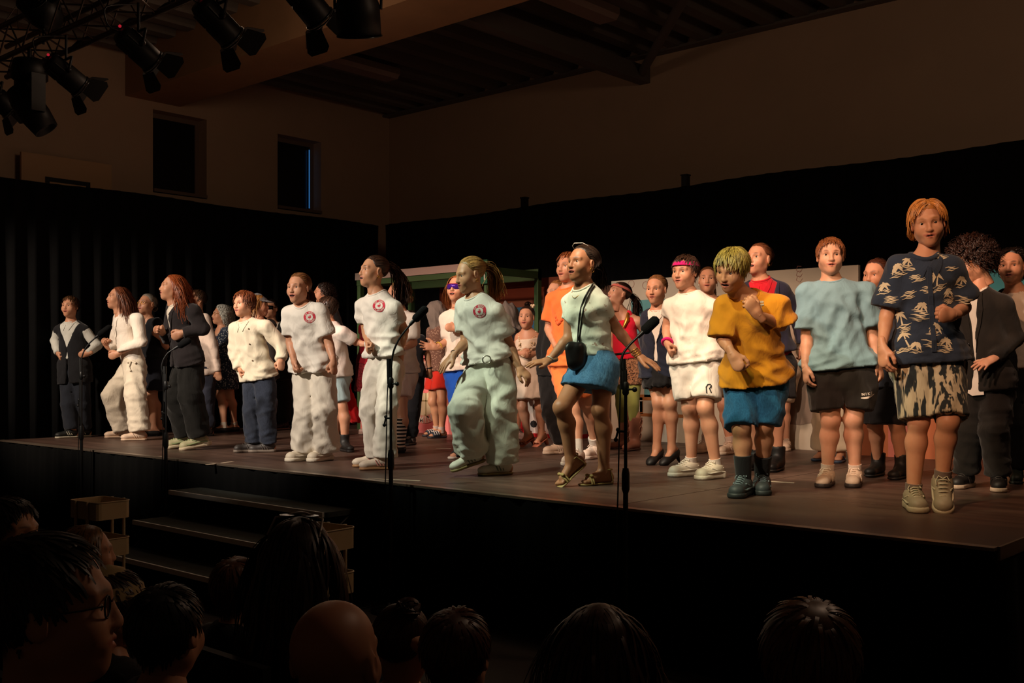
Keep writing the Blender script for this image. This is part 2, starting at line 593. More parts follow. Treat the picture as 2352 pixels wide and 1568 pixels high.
def head_template(vox, mouth):
    f = Field((-.105, -.13, -.17), (.105, .135, .125), vox)
    f.ball(HC, HR - [.002, .002, .002], 0)
    f.ball((0, .018, -.028), (.060, .066, .078), .03)
    for s in (-1, 1):
        f.cone((s*.046, .000, -.060), (0, .056, -.090), .022, .021, .03)       # jaw line
        f.ball((s*.037, .050, -.034), .027, .03)                               # cheek
        f.cone((s*.010, .078, .018), (s*.044, .062, .019), .011, .010, .016)   # brow
        f.ball((s*.031, .089, .000), (.0165, .016, .0115), .010, sub=True)     # socket
        f.cone((s*.017, .0752, .0070), (s*.046, .0655, .0050), .0056, .0048, .005)   # upper lid
        f.cone((s*.018, .0745, -.0092), (s*.045, .065, -.0078), .0044, .0038, .005) # lower lid
        f.ball((s*.0105, .090, -.036), (.0075, .009, .007), .006)              # nostril wing
        f.ball((s*.0065, .096, -.0425), .0028, .003, sub=True)
        e = unit((s*.95, -.35, 0)); ez = unit((0, -.22, 1)); ey = np.cross(ez, e)
        f.ball((s*.0745, -.016, -.008), (.009, .019, .031), .006, axes=(e, ey, ez))
        f.ball((s*.0840, -.010, -.005), (.0055, .010, .019), .004, sub=True, axes=(e, ey, ez))
    f.ball((0, .060, -.090), .022, .02)                                        # chin
    f.cone((0, .081, .010), (0, .0985, -.030), .0075, .0092, .013)             # nose
    f.ball((0, .0960, -.034), .0092, .008)
    f.ball((0, .080, -.062), (.028, .012, .018), .012)                         # muzzle
    op = (0, .0010, .0042)[mouth]
    f.cone((-.0245, .078, -.0585), (0, .092, -.0575), .0042, .0058, .005)
    f.cone((.0245, .078, -.0585), (0, .092, -.0575), .0042, .0058, .005)
    lo = -.0675 - op*1.5
    f.cone((-.019, .080, -.062 - op), (0, .0895, lo), .0040, .0066, .005)
    f.cone((.019, .080, -.062 - op), (0, .0895, lo), .0040, .0066, .005)
    mc = np.array([0, .094, -.0625 - op*.75])
    f.ball(mc, (.0190 if mouth < 2 else .0235, .024, .0018 + op), .003, sub=True)
    f.cone((0, -.012, -.05), (0, -.022, -.165), .049, .046, .03)               # neck
    V, Q = f.net()
    V = relax(V, Q, 1, .35)
    c = np.zeros((len(V), 4)); c[:, 3] = 1
    def seg(a, b):
        a = np.array(a); b = np.array(b); t = np.clip(((V-a) @ (b-a)) / ((b-a) @ (b-a)), 0, 1)
        return np.linalg.norm(V - a - t[:, None]*(b-a), axis=1)
    dl = np.min([seg((s*.0245, .080, -.0585), (0, .095, -.0575)) for s in (-1, 1)] + [seg((s*.019, .082, -.062-op), (0, .093, lo)) for s in (-1, 1)], axis=0)
    c[:, 0] = np.clip((.0085 - dl)/.003, 0, 1) * .75
    q = (V - mc) / np.array([.0195 if mouth < 2 else .0240, .05, .0024 + op])
    c[:, 2] = np.clip((1.05 - np.linalg.norm(q, axis=1)) / .15, 0, 1) * (V[:, 1] < (.089 if mouth else .0865))
    if mouth == 0: c[:, 2] *= .55
    br = np.min([seg((s*.013, .085, .0195), (s*.032, .080, .0245)) for s in (-1, 1)] + [seg((s*.032, .080, .0245), (s*.050, .062, .020)) for s in (-1, 1)], axis=0)
    c[:, 1] = np.clip((.0062 - br)/.003, 0, 1) * .8
    lash = np.min([seg((s*.017, .0795, .0065), (s*.031, .0785, .0085)) for s in (-1, 1)] + [seg((s*.031, .0785, .0085), (s*.046, .068, .0045)) for s in (-1, 1)], axis=0)
    c[:, 1] = np.maximum(c[:, 1], np.clip((.0038 - lash)/.002, 0, 1)*.7)
    mi = np.zeros(len(Q), int)
    # eyeballs and teeth: own little surfaces of the same mesh
    VV = [V]; QQ = [Q]; MI = [mi]; CC = [c]; n = len(V)
    b = MB()
    for s in (-1, 1): b.ball((s*.0310, .0655, -.0005), .0118, 14, 9)
    ev = np.concatenate(b.V); ef = np.concatenate([np.array(v) for v in b.Q.values()])
    # turn the poles to the front
    loc = np.where(ev[:, :1] > 0, 1, -1) * np.array([[.0310, 0, 0]]) + np.array([[0, .0655, -.0005]])
    t = ev - loc; t = np.stack([t[:, 0], t[:, 2], -t[:, 1]], 1); ev = t + loc
    cen = ev[ef].mean(1); lc = np.where(cen[:, :1] > 0, 1, -1) * np.array([[.0310, 0, 0]]) + np.array([[0, .0655, -.0005]])
    dirs = (cen - lc) / .0118
    em = np.where(dirs[:, 1] > .83, 2, 1)
    VV.append(ev); QQ.append(ef + n); MI.append(em); CC.append(np.tile([0, 0, 0, 1.], (len(ev), 1))); n += len(ev)
    if mouth:
        b = MB(); b.ball((0, .079, -.0605 - op*.1), (.0125, .008, .0030), 10, 5)
        tv = np.concatenate(b.V); tf = np.concatenate([np.array(v) for v in b.Q.values()])
        VV.append(tv); QQ.append(tf + n); MI.append(np.full(len(tf), 3)); CC.append(np.tile([0, 0, 0, 1.], (len(tv), 1)))
    return np.concatenate(VV), np.concatenate(QQ), np.concatenate(MI), np.concatenate(CC)

HEADS = {}
def head_of(fine, mouth):
    if (fine, mouth) not in HEADS:
        HEADS[(fine, mouth)] = head_template(.0042 if fine else .0066, mouth)
    return HEADS[(fine, mouth)]

_AZ = np.radians([0, 30, 52, 66, 78, 92, 112, 140, 181]); _EL = np.radians([47, 44, 34, 12, -4, -4, -30, -42, -44])
def scalp(V, drop=0.0):
    d = (V - HC)
    az = np.abs(np.arctan2(d[:, 0], d[:, 1]))
    el = np.arctan2(d[:, 2], np.hypot(d[:, 0], d[:, 1]))
    return el - np.interp(az, _AZ, _EL) + drop     # > 0 inside the hair

def hand_template(pose, vox):
    f = Field((-.075, -.06, -.095), (.06, .19, .045), vox)
    f.cone((0, -.035, 0), (0, .02, 0), .0210, .0255, .01, (0, 0, 1), .84)
    f.cone((.004, .01, 0), (.0, .068, 0), .030, .037, .012, (0, 0, 1), .40)
    f.cone((-.012, .015, -.006), (-.026, .045, -.008), .018, .013, .012)
    curl = {'relax': (22, 30, 22), 'fist': (72, 88, 62), 'open': (4, 8, 6), 'soft': (42, 48, 32)}[pose]
    spread = {'relax': 3, 'fist': 0, 'open': 9, 'soft': 2}[pose]
    for i, (x, L, r) in enumerate(((-.0265, .070, .0090), (-.0090, .077, .0092), (.0090, .071, .0088), (.0255, .056, .0078))):
        p = np.array([x, .074 - (.008 if i == 3 else .003 if i == 0 else 0), .001])
        sp = math.radians(spread * (i - 1.4))
        ang = 0
        for j, (fr, cj) in enumerate(zip((.44, .32, .24), curl)):
            ang += math.radians(cj * (1 + .05*i))
            d = np.array([math.sin(sp)*math.cos(ang), math.cos(sp)*math.cos(ang), -math.sin(ang)])
            q = p + d * L * fr
            f.cone(p, q, r*(1 - .08*j), r*(.94 - .09*j), .0035)
            p = q
    if pose == 'fist':
        th = [(-.022, .020, -.010), (-.042, .044, -.022), (-.032, .060, -.040), (-.012, .060, -.046)]
    elif pose == 'open':
        th = [(-.018, .018, -.006), (-.046, .044, -.010), (-.064, .066, -.012), (-.070, .086, -.012)]
    else:
        th = [(-.018, .018, -.008), (-.042, .046, -.016), (-.048, .072, -.024), (-.044, .090, -.030)]
    for a, b, ra, rb in zip(th[:-1], th[1:], (.015, .0115, .0100), (.0120, .0102, .0085)):
        f.cone(a, b, ra, rb, .005)
    V, Q = f.net()
    return V, Q
HANDS = {}
def hand_of(pose, left, fine=True):
    k = (pose, left, fine)
    if k not in HANDS:
        if not left: HANDS[k] = hand_template(pose, .0042 if fine else .0058)
        else:
            V, Q = hand_of(pose, False, fine)
            HANDS[k] = (V * [-1, 1, 1], Q[:, ::-1])
    return HANDS[k]

# ---- shoes: origin on the floor below the ankle, +y to the toe
def slab(f, r0, r1, y0, y1, z0, z1, k=.004, waist=0.0):
    def fn(F, X, Y, Z):
        h = np.clip((Y - y0) / (y1 - y0), 0, 1)
        yy = y0 + h*(y1 - y0)
        r = r0 + (r1 - r0)*h - waist*np.sin(np.pi*h)
        d2 = np.sqrt(X*X + (Y - yy)**2) - r + 0*Z
        d = np.maximum(d2, np.abs(Z - (z0 + z1)/2) - (z1 - z0)/2)
        return np.minimum(F, d)
    f.func(fn)

SHOE = {}
def shoe_parts(kind):
    """list of (part name, V, Q, material slot 0 upper, 1 sole, 2 detail)"""
    if kind in SHOE: return SHOE[kind]
    out = []
    B = ((-.075, -.10, -.02), (.075, .21, .36))
    def upper(h=.09, chunky=1.0, shaft=None, toe=.030, low=False):
        f = Field(B[0], (B[1][0], B[1][1], .14 if shaft is None else shaft + .03), .0082)
        f.cone((0, -.026, .050), (0, .020, .058), .037*chunky, .038*chunky, .02)
        f.cone((0, .010, .060), (0, .128, .034), .041*chunky, .034*chunky, .025, (0, 0, 1), .9)
        f.ball((0, .140, .036), (.037*chunky, .040, toe*chunky), .02)
        if shaft is None:
            f.cone((0, -.012, .05), (0, -.014, h), .036, .039, .015, cut=0)
        else:
            f.cone((0, -.010, .05), (0, -.012, shaft), .043, .064 if shaft > .2 else .050, .02, cut=0)
        f.half((0, 0, .012), (0, 0, -1))
        return f.net()
    if kind in ('sneaker', 'trainer', 'lowshoe'):
        ch = {'sneaker': 1.12, 'trainer': 1.05, 'lowshoe': .96}[kind]
        out.append(('upper', *upper(.085 if kind != 'lowshoe' else .075, ch, toe=.027 if kind == 'lowshoe' else .032), 0))
        f = Field((-.08, -.12, -.01), (.08, .22, .06), .0088)
        th = {'sneaker': .030, 'trainer': .027, 'lowshoe': .020}[kind]
        slab(f, .040*ch, .046*ch, -.030, .135, .0, th, waist=.004)
        if kind == 'sneaker': slab(f, .043*ch, .030, -.034, .02, .0, .042)
        out.append(('sole', *f.net(), 1))
        b = MB()
        for i in range(5):
            y = .040 + .019*i; z = .098*ch - .0085*i + (.0 if kind != 'lowshoe' else -.006)
            w = .017
            b.tube([(-w*1.2, y-.004, z-.010), (-w*.5, y+.002, z-.0005), (w*.5, y+.004, z-.0005), (w*1.2, y-.002, z-.010)], .0036, 6)
        b.tube([(0, .036, .099*ch), (-.018, .030, .107*ch), (-.030, .046, .094*ch), (-.012, .048, .100*ch)], .003, 5)
        b.tube([(0, .036, .099*ch), (.020, .028, .107*ch), (.032, .044, .092*ch), (.030, .066, .084*ch)], .003, 5)
        out.append(('laces', *pack(b), 2))
        if kind != 'sneaker':   # three slanted side bars
            b = MB()
            for s in (-1, 1):
                for i in range(3):
                    y = .024 + .020*i
                    b.tube([(s*.0405*ch, y-.012, .032), (s*.0415*ch, y-.004, .048), (s*.036*ch, y+.006, .070)], .0042, 6)
        else:
            b = MB()
            for s in (-1, 1):
                b.tube([(s*.043, -.045, .040), (s*.0455, .0, .048), (s*.0455, .05, .044), (s*.044, .10, .040), (s*.034, .145, .046)], .0055, 6)
                b.tube([(s*.040, -.030, .070), (s*.0445, .012, .058), (s*.0445, .045, .060), (s*.034, .075, .072)], .0045, 6)
        out.append(('trim', *pack(b), 2))
    elif kind in ('boot', 'cowboy'):
        out.append(('upper', *upper(shaft=.16 if kind == 'boot' else .30, toe=.026), 0))
        f = Field((-.08, -.12, -.01), (.08, .22, .06), .0088)
        slab(f, .038, .040, -.028, .140, .004, .022, waist=.004); slab(f, .037, .036, -.034, -.01, .0, .032)
        out.append(('sole', *f.net(), 1))
        if kind == 'cowboy':
            b = MB()
            for s in (-1, 1):
                t = np.linspace(0, 1, 14)
                b.tube(np.stack([s*(.050+.014*t), -.012 + .022*np.sin(t*9), .10 + .18*t], 1), .003, 5)
                b.tube(np.stack([s*(.050+.014*t), -.012 - .022*np.sin(t*9), .10 + .18*t], 1), .003, 5)
            out.append(('stitching', *pack(b), 2))
    elif kind in ('sandal', 'blockheel'):
        f = Field((-.08, -.12, -.08), (.08, .22, .06), .0088)
        slab(f, .034, .042, -.030, .135, .0, .013, waist=.004)
        if kind == 'blockheel':
            f.cone((0, -.035, .0), (0, -.045, -.066), .026, .020, 0, cut=0)
        out.append(('sole', *f.net(), 1))
        b = MB()
        def strap(z0, y, w, r):
            a = np.linspace(0, np.pi, 9)
            b.tube(np.stack([w*np.cos(a), y + 0*a, .010 + z0*np.sin(a)], 1), r, 6)
        strap(.044, .098, .043, .006); strap(.040, .112, .044, .006)
        a = np.linspace(0, 2*np.pi, 15)[:-1]
        b.tube(np.stack([.036*np.cos(a), -.012 + .040*np.sin(a), .088 + 0*a], 1), .0045, 6, closed=True)
        for s in (-1, 1): b.tube([(s*.030, -.045, .010), (s*.037, -.035, .05), (s*.034, -.022, .088)], .0042, 6)
        if kind == 'sandal':
            for s in (-1, 1): b.ball((s*.020, .104, .058), (.020, .012, .010), 8, 5)
            b.ball((0, .104, .057), .009, 8, 5)
        out.append(('strap', *pack(b), 0))
    elif kind in ('slide', 'flipflop'):
        f = Field((-.08, -.12, -.01), (.08, .22, .09), .0088)
        slab(f, .036, .043, -.032, .135, .0, .022, waist=.003)
        out.append(('sole', *f.net(), 1))
        if kind == 'slide':
            f = Field((-.08, .0, -.01), (.08, .18, .12), .0062)
            f.cone((0, .035, .036), (0, .125, .026), .044, .044, 0, (0, 0, 1), .95, cut=0, cut0=0)
            f.half((0, 0, .014), (0, 0, -1))
            out.append(('strap', *f.net(), 0))
            b = MB()
            for i in range(3):
                a = np.linspace(.15, np.pi-.15, 9); y = .055 + .026*i
                b.tube(np.stack([.046*np.cos(a), y + 0*a, .034-.003*i + .0445*np.sin(a)], 1), .0045, 5)
            out.append(('stripe', *pack(b), 2))
        else:
            b = MB()
            for s in (-1, 1): b.tube([(s*.036, .02, .020), (s*.030, .06, .050), (0, .105, .050), (-.008, .118, .022)], .005, 6)
            out.append(('strap', *pack(b), 0))
    elif kind in ('pump', 'ballet'):
        f = Field((-.07, -.10, -.09), (.07, .21, .09), .0072)
        f.cone((0, -.030, .034), (0, .02, .034), .038, .037, .01)
        f.cone((0, .0, .032), (0, .120, .030), .038, .038, .02, (0, 0, 1), .85)
        f.ball((0, .138, .030), (.037, .048, .027), .02)
        f.cone((0, -.03, .088), (0, .070, .080), .040, .034, .006, sub=True)
        f.half((0, 0, .002), (0, 0, -1))
        if kind == 'pump':
            f.cone((0, -.036, .010), (0, -.046, -.066), .022, .009, .012, cut=0)
        out.append(('upper', *f.net(), 0))
        f = Field((-.07, -.10, -.02), (.07, .21, .03), .0085)
        slab(f, .032, .033, -.026, .140, -.003, .007, waist=.004)
        out.append(('sole', *f.net(), 1))
    SHOE[kind] = out
    return out

def pack(b):
    V = np.concatenate(b.V)
    qs = []
    for (k, _), fl in b.Q.items():
        a = np.array(fl)
        if k == 4: qs.append(a)
        elif k > 4:
            for i in range(1, k-1, 2):
                qs.append(np.stack([a[:, 0], a[:, i], a[:, i+1], a[:, min(i+2, k-1)]], 1))
    return V, np.concatenate(qs)

SHOE_ME = {}
def shoe(kind, mats, M, s, parent):
    """mats: upper, sole, detail; child objects of a person"""
    root = None
    for name, V, Q, slot in shoe_parts(kind):
        key = (kind, name, mats[slot].name)
        if key not in SHOE_ME: SHOE_ME[key] = raw_mesh(name, V, Q, mats[slot])
        o = obj('shoe' if root is None else name, SHOE_ME[key], parent if root is None else root)
        if root is None:
            root = o
            o.matrix_local = Matrix((M @ np.diag([s, s, s, 1])).tolist())
    return root

# ---- hair
def ell_n(p, lift=0):
    n = (p - HC) / (HR*(1+lift))**2
    return n / (np.linalg.norm(n, axis=-1, keepdims=True) + 1e-9)

def hair_strands(style, seed, grav=(0, 0, -1), n=220):
    r = np.random.RandomState(seed)
    st = dict(style)
    kind = st['kind']; L0 = st.get('len', .07); side = st.get('part', .0); drop = st.get('drop', 0.05)
    grav = np.asarray(grav, float)
    P = []
    while len(P) < n:
        q = r.normal(size=(n*4, 3)); q /= np.linalg.norm(q, axis=1, keepdims=True)
        q = HC + q*HR
        q = q[scalp(q, drop) > .02]
        P += list(q)
    P = np.array(P[:n])
    K = {'short': 6, 'bowl': 8, 'long': 12, 'pony': 9, 'bun': 8, 'afro': 9, 'curls': 16, 'buzz': 5}[kind]
    n0 = ell_n(P)
    len_ = L0 * (r.uniform(.92, 1.05, n) if kind == 'bowl' else r.uniform(.75, 1.12, n))
    lift = r.uniform(.01, .08, n)[:, None] * st.get('vol', 1.0)
    T = np.array(st.get('tail', (0, -.118, .045)))
    pts = [P.copy()]; p = P.copy()
    ph = r.uniform(0, 6.28, n); jit = r.normal(0, 1, (n, 3))
    away = np.where(P[:, 0] - side >= 0, 1.0, -1.0)
    if kind == 'pony' or kind == 'bun':
        len_ = np.linalg.norm(P - T, axis=1)*1.18 + .002
        lift = lift*.35
    for k in range(1, K+1):
        t = k / K
        nn = ell_n(p)
        if kind in ('short', 'buzz'):
            crown = np.array(st.get('crown', (.01, -.055, .105)))
            d = p - crown; d /= np.linalg.norm(d, axis=1, keepdims=True)+1e-6
            sw = st.get('sweep', .5)
            front = np.clip((P[:, 1] - .02)/.05, 0, 1)[:, None]
            d = d*1.0 + np.array([sw*1.5, -.1 - st.get('back', .5), .25])*front*1.0 + nn*st.get('up', .10)*(1-t) + grav*.25*t + jit*.11
        elif kind == 'bowl':
            d = np.stack([away*.9, np.where(P[:, 1] > .02, .42, -.25), np.full(n, -.15)], 1) + grav*(.25+1.1*t) + nn*.22*(1-t) + jit*.12
        elif kind in ('long', 'curls'):
            d = np.stack([away*np.clip(1.1-1.6*t, 0, 1.1)*np.where(P[:, 1] < -.02, .18, 1.0), np.full(n, -.30), np.full(n, 0)], 1) + grav*(.35+2.2*t) + jit*.10
            d += np.stack([away*1.2, np.full(n, -.6), np.zeros(n)], 1) * np.clip((p[:, 1:2]-.035)/.03, 0, 1) * (p[:, 2:3] < .07)
            w = st.get('wave', .25)
            d += w*np.stack([np.sin(ph+t*11), np.cos(ph+t*9), 0*ph], 1)*t
        elif kind in ('pony', 'bun'):
            d = T - p; d /= np.linalg.norm(d, axis=1, keepdims=True)+1e-6
            d = d + nn*.10*(1-t) + jit*.05
        elif kind == 'afro':
            d = nn*.8 + .9*np.stack([np.sin(ph+t*16), np.cos(ph+t*16), np.sin(ph*2+t*13)], 1) + grav*.35*t
        if kind in ('short', 'bowl', 'buzz'): d -= nn*np.maximum(0, (d*nn).sum(1))[:, None]*.8
        d -= nn*np.minimum(0, (d*nn).sum(1))[:, None]*((np.linalg.norm((p-HC)/HR, axis=1) < 1.35)[:, None])
        d /= np.linalg.norm(d, axis=1, keepdims=True)+1e-9
        p = p + d*(len_/K)[:, None]
        if kind == 'curls':
            p = p + .010*np.stack([np.sin(ph+t*26), np.cos(ph+t*26), .4*np.sin(ph+t*20)], 1)
        e = np.linalg.norm((p-HC)/HR, axis=1, keepdims=True)
        lim = 1 + st.get('off', {'short': .06, 'bowl': .10, 'long': .07, 'curls': .10, 'afro': .1}.get(kind, .058)) + lift*min(1, t*2.2)
        p = np.where(e < lim, HC + (p-HC)*lim/np.maximum(e, 1e-6), p)
        # keep the neck and the face free
        nk = np.array([0, -.015]); v = p[:, :2] - nk; dd = np.linalg.norm(v, axis=1, keepdims=True)
        low = (p[:, 2:3] < -.05)
        p[:, :2] = np.where(low & (dd < .060), nk + v*.060/np.maximum(dd, 1e-4), p[:, :2])
        pts.append(p.copy())
    S = [np.stack(pts, 1)]
    W = [np.full(n, st.get('w', {'short': .0030, 'bowl': .0028, 'afro': .0034, 'curls': .0036, 'long': .0034}.get(kind, .0034)))]
    if kind == 'pony':
        m = max(60, n//3); tl = st.get('tail_len', .24)
        tp = []; q = T + r.normal(0, .010, (m, 3)); tp.append(q.copy())
        base = np.array(st.get('tail_dir', (0, -1, .1))); ph = r.uniform(0, 6.28, m); jit = r.normal(0, 1, (m, 3))
        KK = K
        for k in range(1, KK+1):
            t = k/KK
            d = base*(1.2*(1-t)**2) + grav*(.15+1.6*t) + jit*.13 + .18*np.stack([np.sin(ph+t*7), np.cos(ph+t*6), 0*ph], 1)
            d /= np.linalg.norm(d, axis=1, keepdims=True)
            q = q + d*tl/KK*r.uniform(.9, 1.08, (m, 1))
            nk = np.array([0, -.015]); v = q[:, :2]-nk; dd = np.linalg.norm(v, axis=1, keepdims=True)
            q[:, :2] = np.where((q[:, 2:3] < -.02) & (dd < .085), nk + v*.085/np.maximum(dd, 1e-4), q[:, :2])
            tp.append(q.copy())
        S.append(np.stack(tp, 1)); W.append(np.full(m, .0034))
    if kind == 'bun':
        m = 70; br = st.get('bun', .030)
        c = T + unit(T - HC)*br*.55
        tt = np.linspace(0, 1, K+1)
        bs = []
        for i in range(m):
            a = r.uniform(0, 6.28); ax = unit(r.normal(size=3)); u = unit(np.cross(ax, (0.3, .5, 1))); w = np.cross(ax, u)
            rr = br*r.uniform(.75, 1.05)
            o = c + ax*br*r.uniform(-.4, .4)
            bs.append(o + rr*(np.cos(a+tt*3.2)[:, None]*u + np.sin(a+tt*3.2)[:, None]*w))
        S.append(np.array(bs)); W.append(np.full(m, .0055))
    return S, W

def hair_mesh(style, seed, M, grav, n, mat, fine=True):
    S, W = hair_strands(style, seed, grav, n)
    VV, QQ, CC, off = [], [], [], 0
    rc = np.random.RandomState(seed+77)
    th = dict(style).get('thick', .45)
    for P, w in zip(S, W):
        m, K, _ = P.shape
        tan = np.gradient(P, axis=1); tan /= np.linalg.norm(tan, axis=2, keepdims=True)+1e-9
        nn = P - (HC + [0, 0, -.02]); nn -= (nn*tan).sum(2, keepdims=True)*tan
        nn /= np.linalg.norm(nn, axis=2, keepdims=True)+1e-9
        bi = np.cross(tan, nn)
        t = np.linspace(0, 1, K)
        prof = (1 - .62*t**4)[None, :, None] * w[:, None, None]
        if fine: ring = np.stack([P + bi*prof, P + nn*prof*th*1.6, P - bi*prof], 2)   # m,K,3,3
        else: ring = np.stack([P + bi*prof*1.25, P - bi*prof*1.25], 2)
        c_ = ring.shape[2]; V = ring.reshape(-1, 3)
        i = np.arange(m)[:, None, None]*K*c_; k = np.arange(K-1)[None, :, None]*c_; c = np.arange(c_-1)[None, None, :]
        q = np.stack([i+k+c, i+k+c+1, i+k+c_+c+1, i+k+c_+c], -1).reshape(-1, 4)
        VV.append(V); QQ.append(q + off); off += len(V)
        CC.append(np.repeat(np.clip(rc.normal(.98, .20, m), .50, 1.6), K*c_))
    sd = dict(style)
    cap = sd.get('cap', {'short': .075, 'buzz': .04, 'bowl': .09, 'long': .06, 'pony': .035, 'bun': .035, 'afro': .12, 'curls': .10}[sd['kind']])
    na, ne = 56, 12
    az = np.linspace(-np.pi, np.pi, na, endpoint=False); lo = np.interp(np.abs(az), _AZ, _EL) - sd.get('drop', .05)
    r = np.random.RandomState(seed+9); lo = lo + r.uniform(-.05, .05, na) - sd.get('fringe', 0)*(np.abs(az) < .9)
    tt = np.linspace(0, 1, ne); cv = []
    for j, t in enumerate(tt):
        el = lo + (np.pi/2 - lo)*t
        rr = 1 + cap*min(1, t*4)*(1 + .10*np.sin(az*9 + seed)*(1-t)) - (.02 if j == 0 else 0)
        cv.append(HC + HR*rr[:, None]*np.stack([np.cos(el)*np.sin(az), np.cos(el)*np.cos(az), np.sin(el)], 1))
    cv = np.concatenate(cv); i = np.arange(na); i2 = (i+1) % na
    cq = np.concatenate([np.stack([j*na+i, (j+1)*na+i, (j+1)*na+i2, j*na+i2], 1) for j in range(ne-1)])
    VV.append(cv); QQ.append(cq + off); CC.append(np.full(len(cv), .80))
    cc = np.concatenate(CC); cols = np.stack([cc, cc, cc, np.ones(len(cc))], 1)
    V = np.concatenate(VV) @ M[:3, :3].T + M[:3, 3]
    return raw_mesh('hair', V, np.concatenate(QQ), mat, cols=cols)
# ------------------------------------------------------------------ people
def cvec(r, f, u=0.0):
    """direction given as picture right, into the picture, up"""
    return RV*r + FV*f + UV*u

def facing(yaw, pitch=0.0, roll=0.0):
    """yaw 0 looks at the camera, negative to the picture's left -> right, forward, up"""
    y, p, ro = map(math.radians, (yaw, pitch, roll))
    F = cvec(math.sin(y), -math.cos(y)); Lf = cvec(math.cos(y), math.sin(y))
    F2 = F*math.cos(p) + UV*math.sin(p); U2 = UV*math.cos(p) - F*math.sin(p)
    U3 = U2*math.cos(ro) + Lf*math.sin(ro); L3 = Lf*math.cos(ro) - U2*math.sin(ro)
    return -L3, F2, U3

class Person: pass

def limb(a, pxy, d0, L, sgn):
    """end of a bone: on the picture ray of pxy, L away from a, deeper (+) or nearer (-)"""
    x, y = pxy
    b = at(x, y, d0)
    need = L*L - ((b - a) @ RV)**2 - ((b - a) @ UV)**2
    dd = math.sqrt(max(0.0, need)) * sgn
    return at(x, y, (a - CAM) @ FV + dd)

def skeleton(H, yaw, pel, neck, head, RA, LA, RL, LL, d=None, dz=0.0, lean=0.0, fat=1.0, hyaw=None, RS=None, LS=None, sw=None, foot=None, pitchfoot=(0, 0), lift=None, ds=0.0):
    p = Person(); s = H/1.5; p.s = s; p.H = H; p.fat = fat
    hyaw = yaw if hyaw is None else hyaw
    _, p.F, _ = facing(yaw); p.L = np.cross(UV, p.F)
    _, p.HF, _ = facing(hyaw); p.HL = np.cross(UV, p.HF)
    def ank(l, side):
        kx, ky, off, ax, ay = l[:5]
        if len(l) > 5:      # lifted foot: height above the stage, depth from the other foot
            return None
        return at(ax, ay, depth_on_stage(ay))
    A = {'R': ank(RL, 'R'), 'L': ank(LL, 'L')}
    ds_ = [(v - CAM) @ FV for v in A.values() if v is not None]
    dm = d if d is not None else float(np.mean(ds_))
    for k, l in (('R', RL), ('L', LL)):
        if A[k] is None:
            A[k] = at(l[3], l[4], dm + l[5])
    p.d = dm
    p.floor = A
    P = at(pel[0], pel[1], dm + dz)
    N = at(neck[0], neck[1], dm + dz + lean)
    N = N - UV*.022*s
    p.P, p.N = P, N
    p.sp = unit(N - P)
    p.L = unit(p.L - p.sp*(p.L @ p.sp)*.6); p.F = unit(np.cross(p.L, p.sp))
    if (p.F @ facing(yaw)[1]) < 0: p.F = -p.F
    sw = (.275 if sw is None else sw)*s*(.5 + .5*fat)
    p.S = {'R': N - p.L*sw/2 - p.sp*.035*s, 'L': N + p.L*sw/2 - p.sp*.035*s}
    for k, o in (('R', RS), ('L', LS)):
        if o is not None:
            p.S[k] = at(o[0], o[1], (p.S[k] - CAM) @ FV) - UV*.045*s
            v = p.S[k] - N; v = v - p.sp*(v @ p.sp); p.S[k] = p.S[k] - unit(v)*.038*s
    p.Hp = {'R': P - p.HL*.072*s*fat - UV*.02*s, 'L': P + p.HL*.072*s*fat - UV*.02*s}
    p.E, p.W, p.HD = {}, {}, {}
    for k, a in (('R', RA), ('L', LA)):
        (ex, ey, es), (wx, wy, ws) = a[0], a[1]
        p.E[k] = limb(p.S[k], (ex, ey), dm, .265*s, es)
        p.W[k] = limb(p.E[k], (wx, wy), dm, .225*s, ws)
        if len(a) > 2 and a[2] is not None:
            hx, hy, hs = a[2]
            p.HD[k] = unit(limb(p.W[k], (hx, hy), dm, .11*s, hs) - p.W[k])
        else:
            p.HD[k] = unit(p.W[k] - p.E[k])
    p.K, p.A, p.FM = {}, {}, {}
    foot = foot if foot is not None else (hyaw, hyaw)
    for k, l, fy, pf in (('R', RL, foot[0], pitchfoot[0]), ('L', LL, foot[1], pitchfoot[1])):
        fo = A[k]
        _, fd, fu = facing(fy, pf)
        fr = np.cross(fd, fu)
        if pf < 0 and len(l) <= 5: fo = fo + UV*math.sin(math.radians(-pf))*.135*s; A[k] = fo
        p.FM[k] = frame(fo, fr, fd, fu)
        p.A[k] = fo + fu*.088*s
        mid = (((p.Hp[k] - CAM) @ FV) + ((p.A[k] - CAM) @ FV)) / 2
        p.K[k] = at(l[0], l[1], mid + l[2])
    hx, hy, hyw, hp, hr = head
    hs = s**.55
    R, F, U = facing(hyw, hp, hr)
    hd = (N - CAM) @ FV + (F @ FV)*.030*hs + ds
    p.hc = at(hx, hy, hd); p.hs = hs
    p.HM = frame(p.hc, R*hs, F*hs, U*hs)
    return p

def body_bounds(pts, m):
    pts = np.array(pts); return pts.min(0) - m, pts.max(0) + m

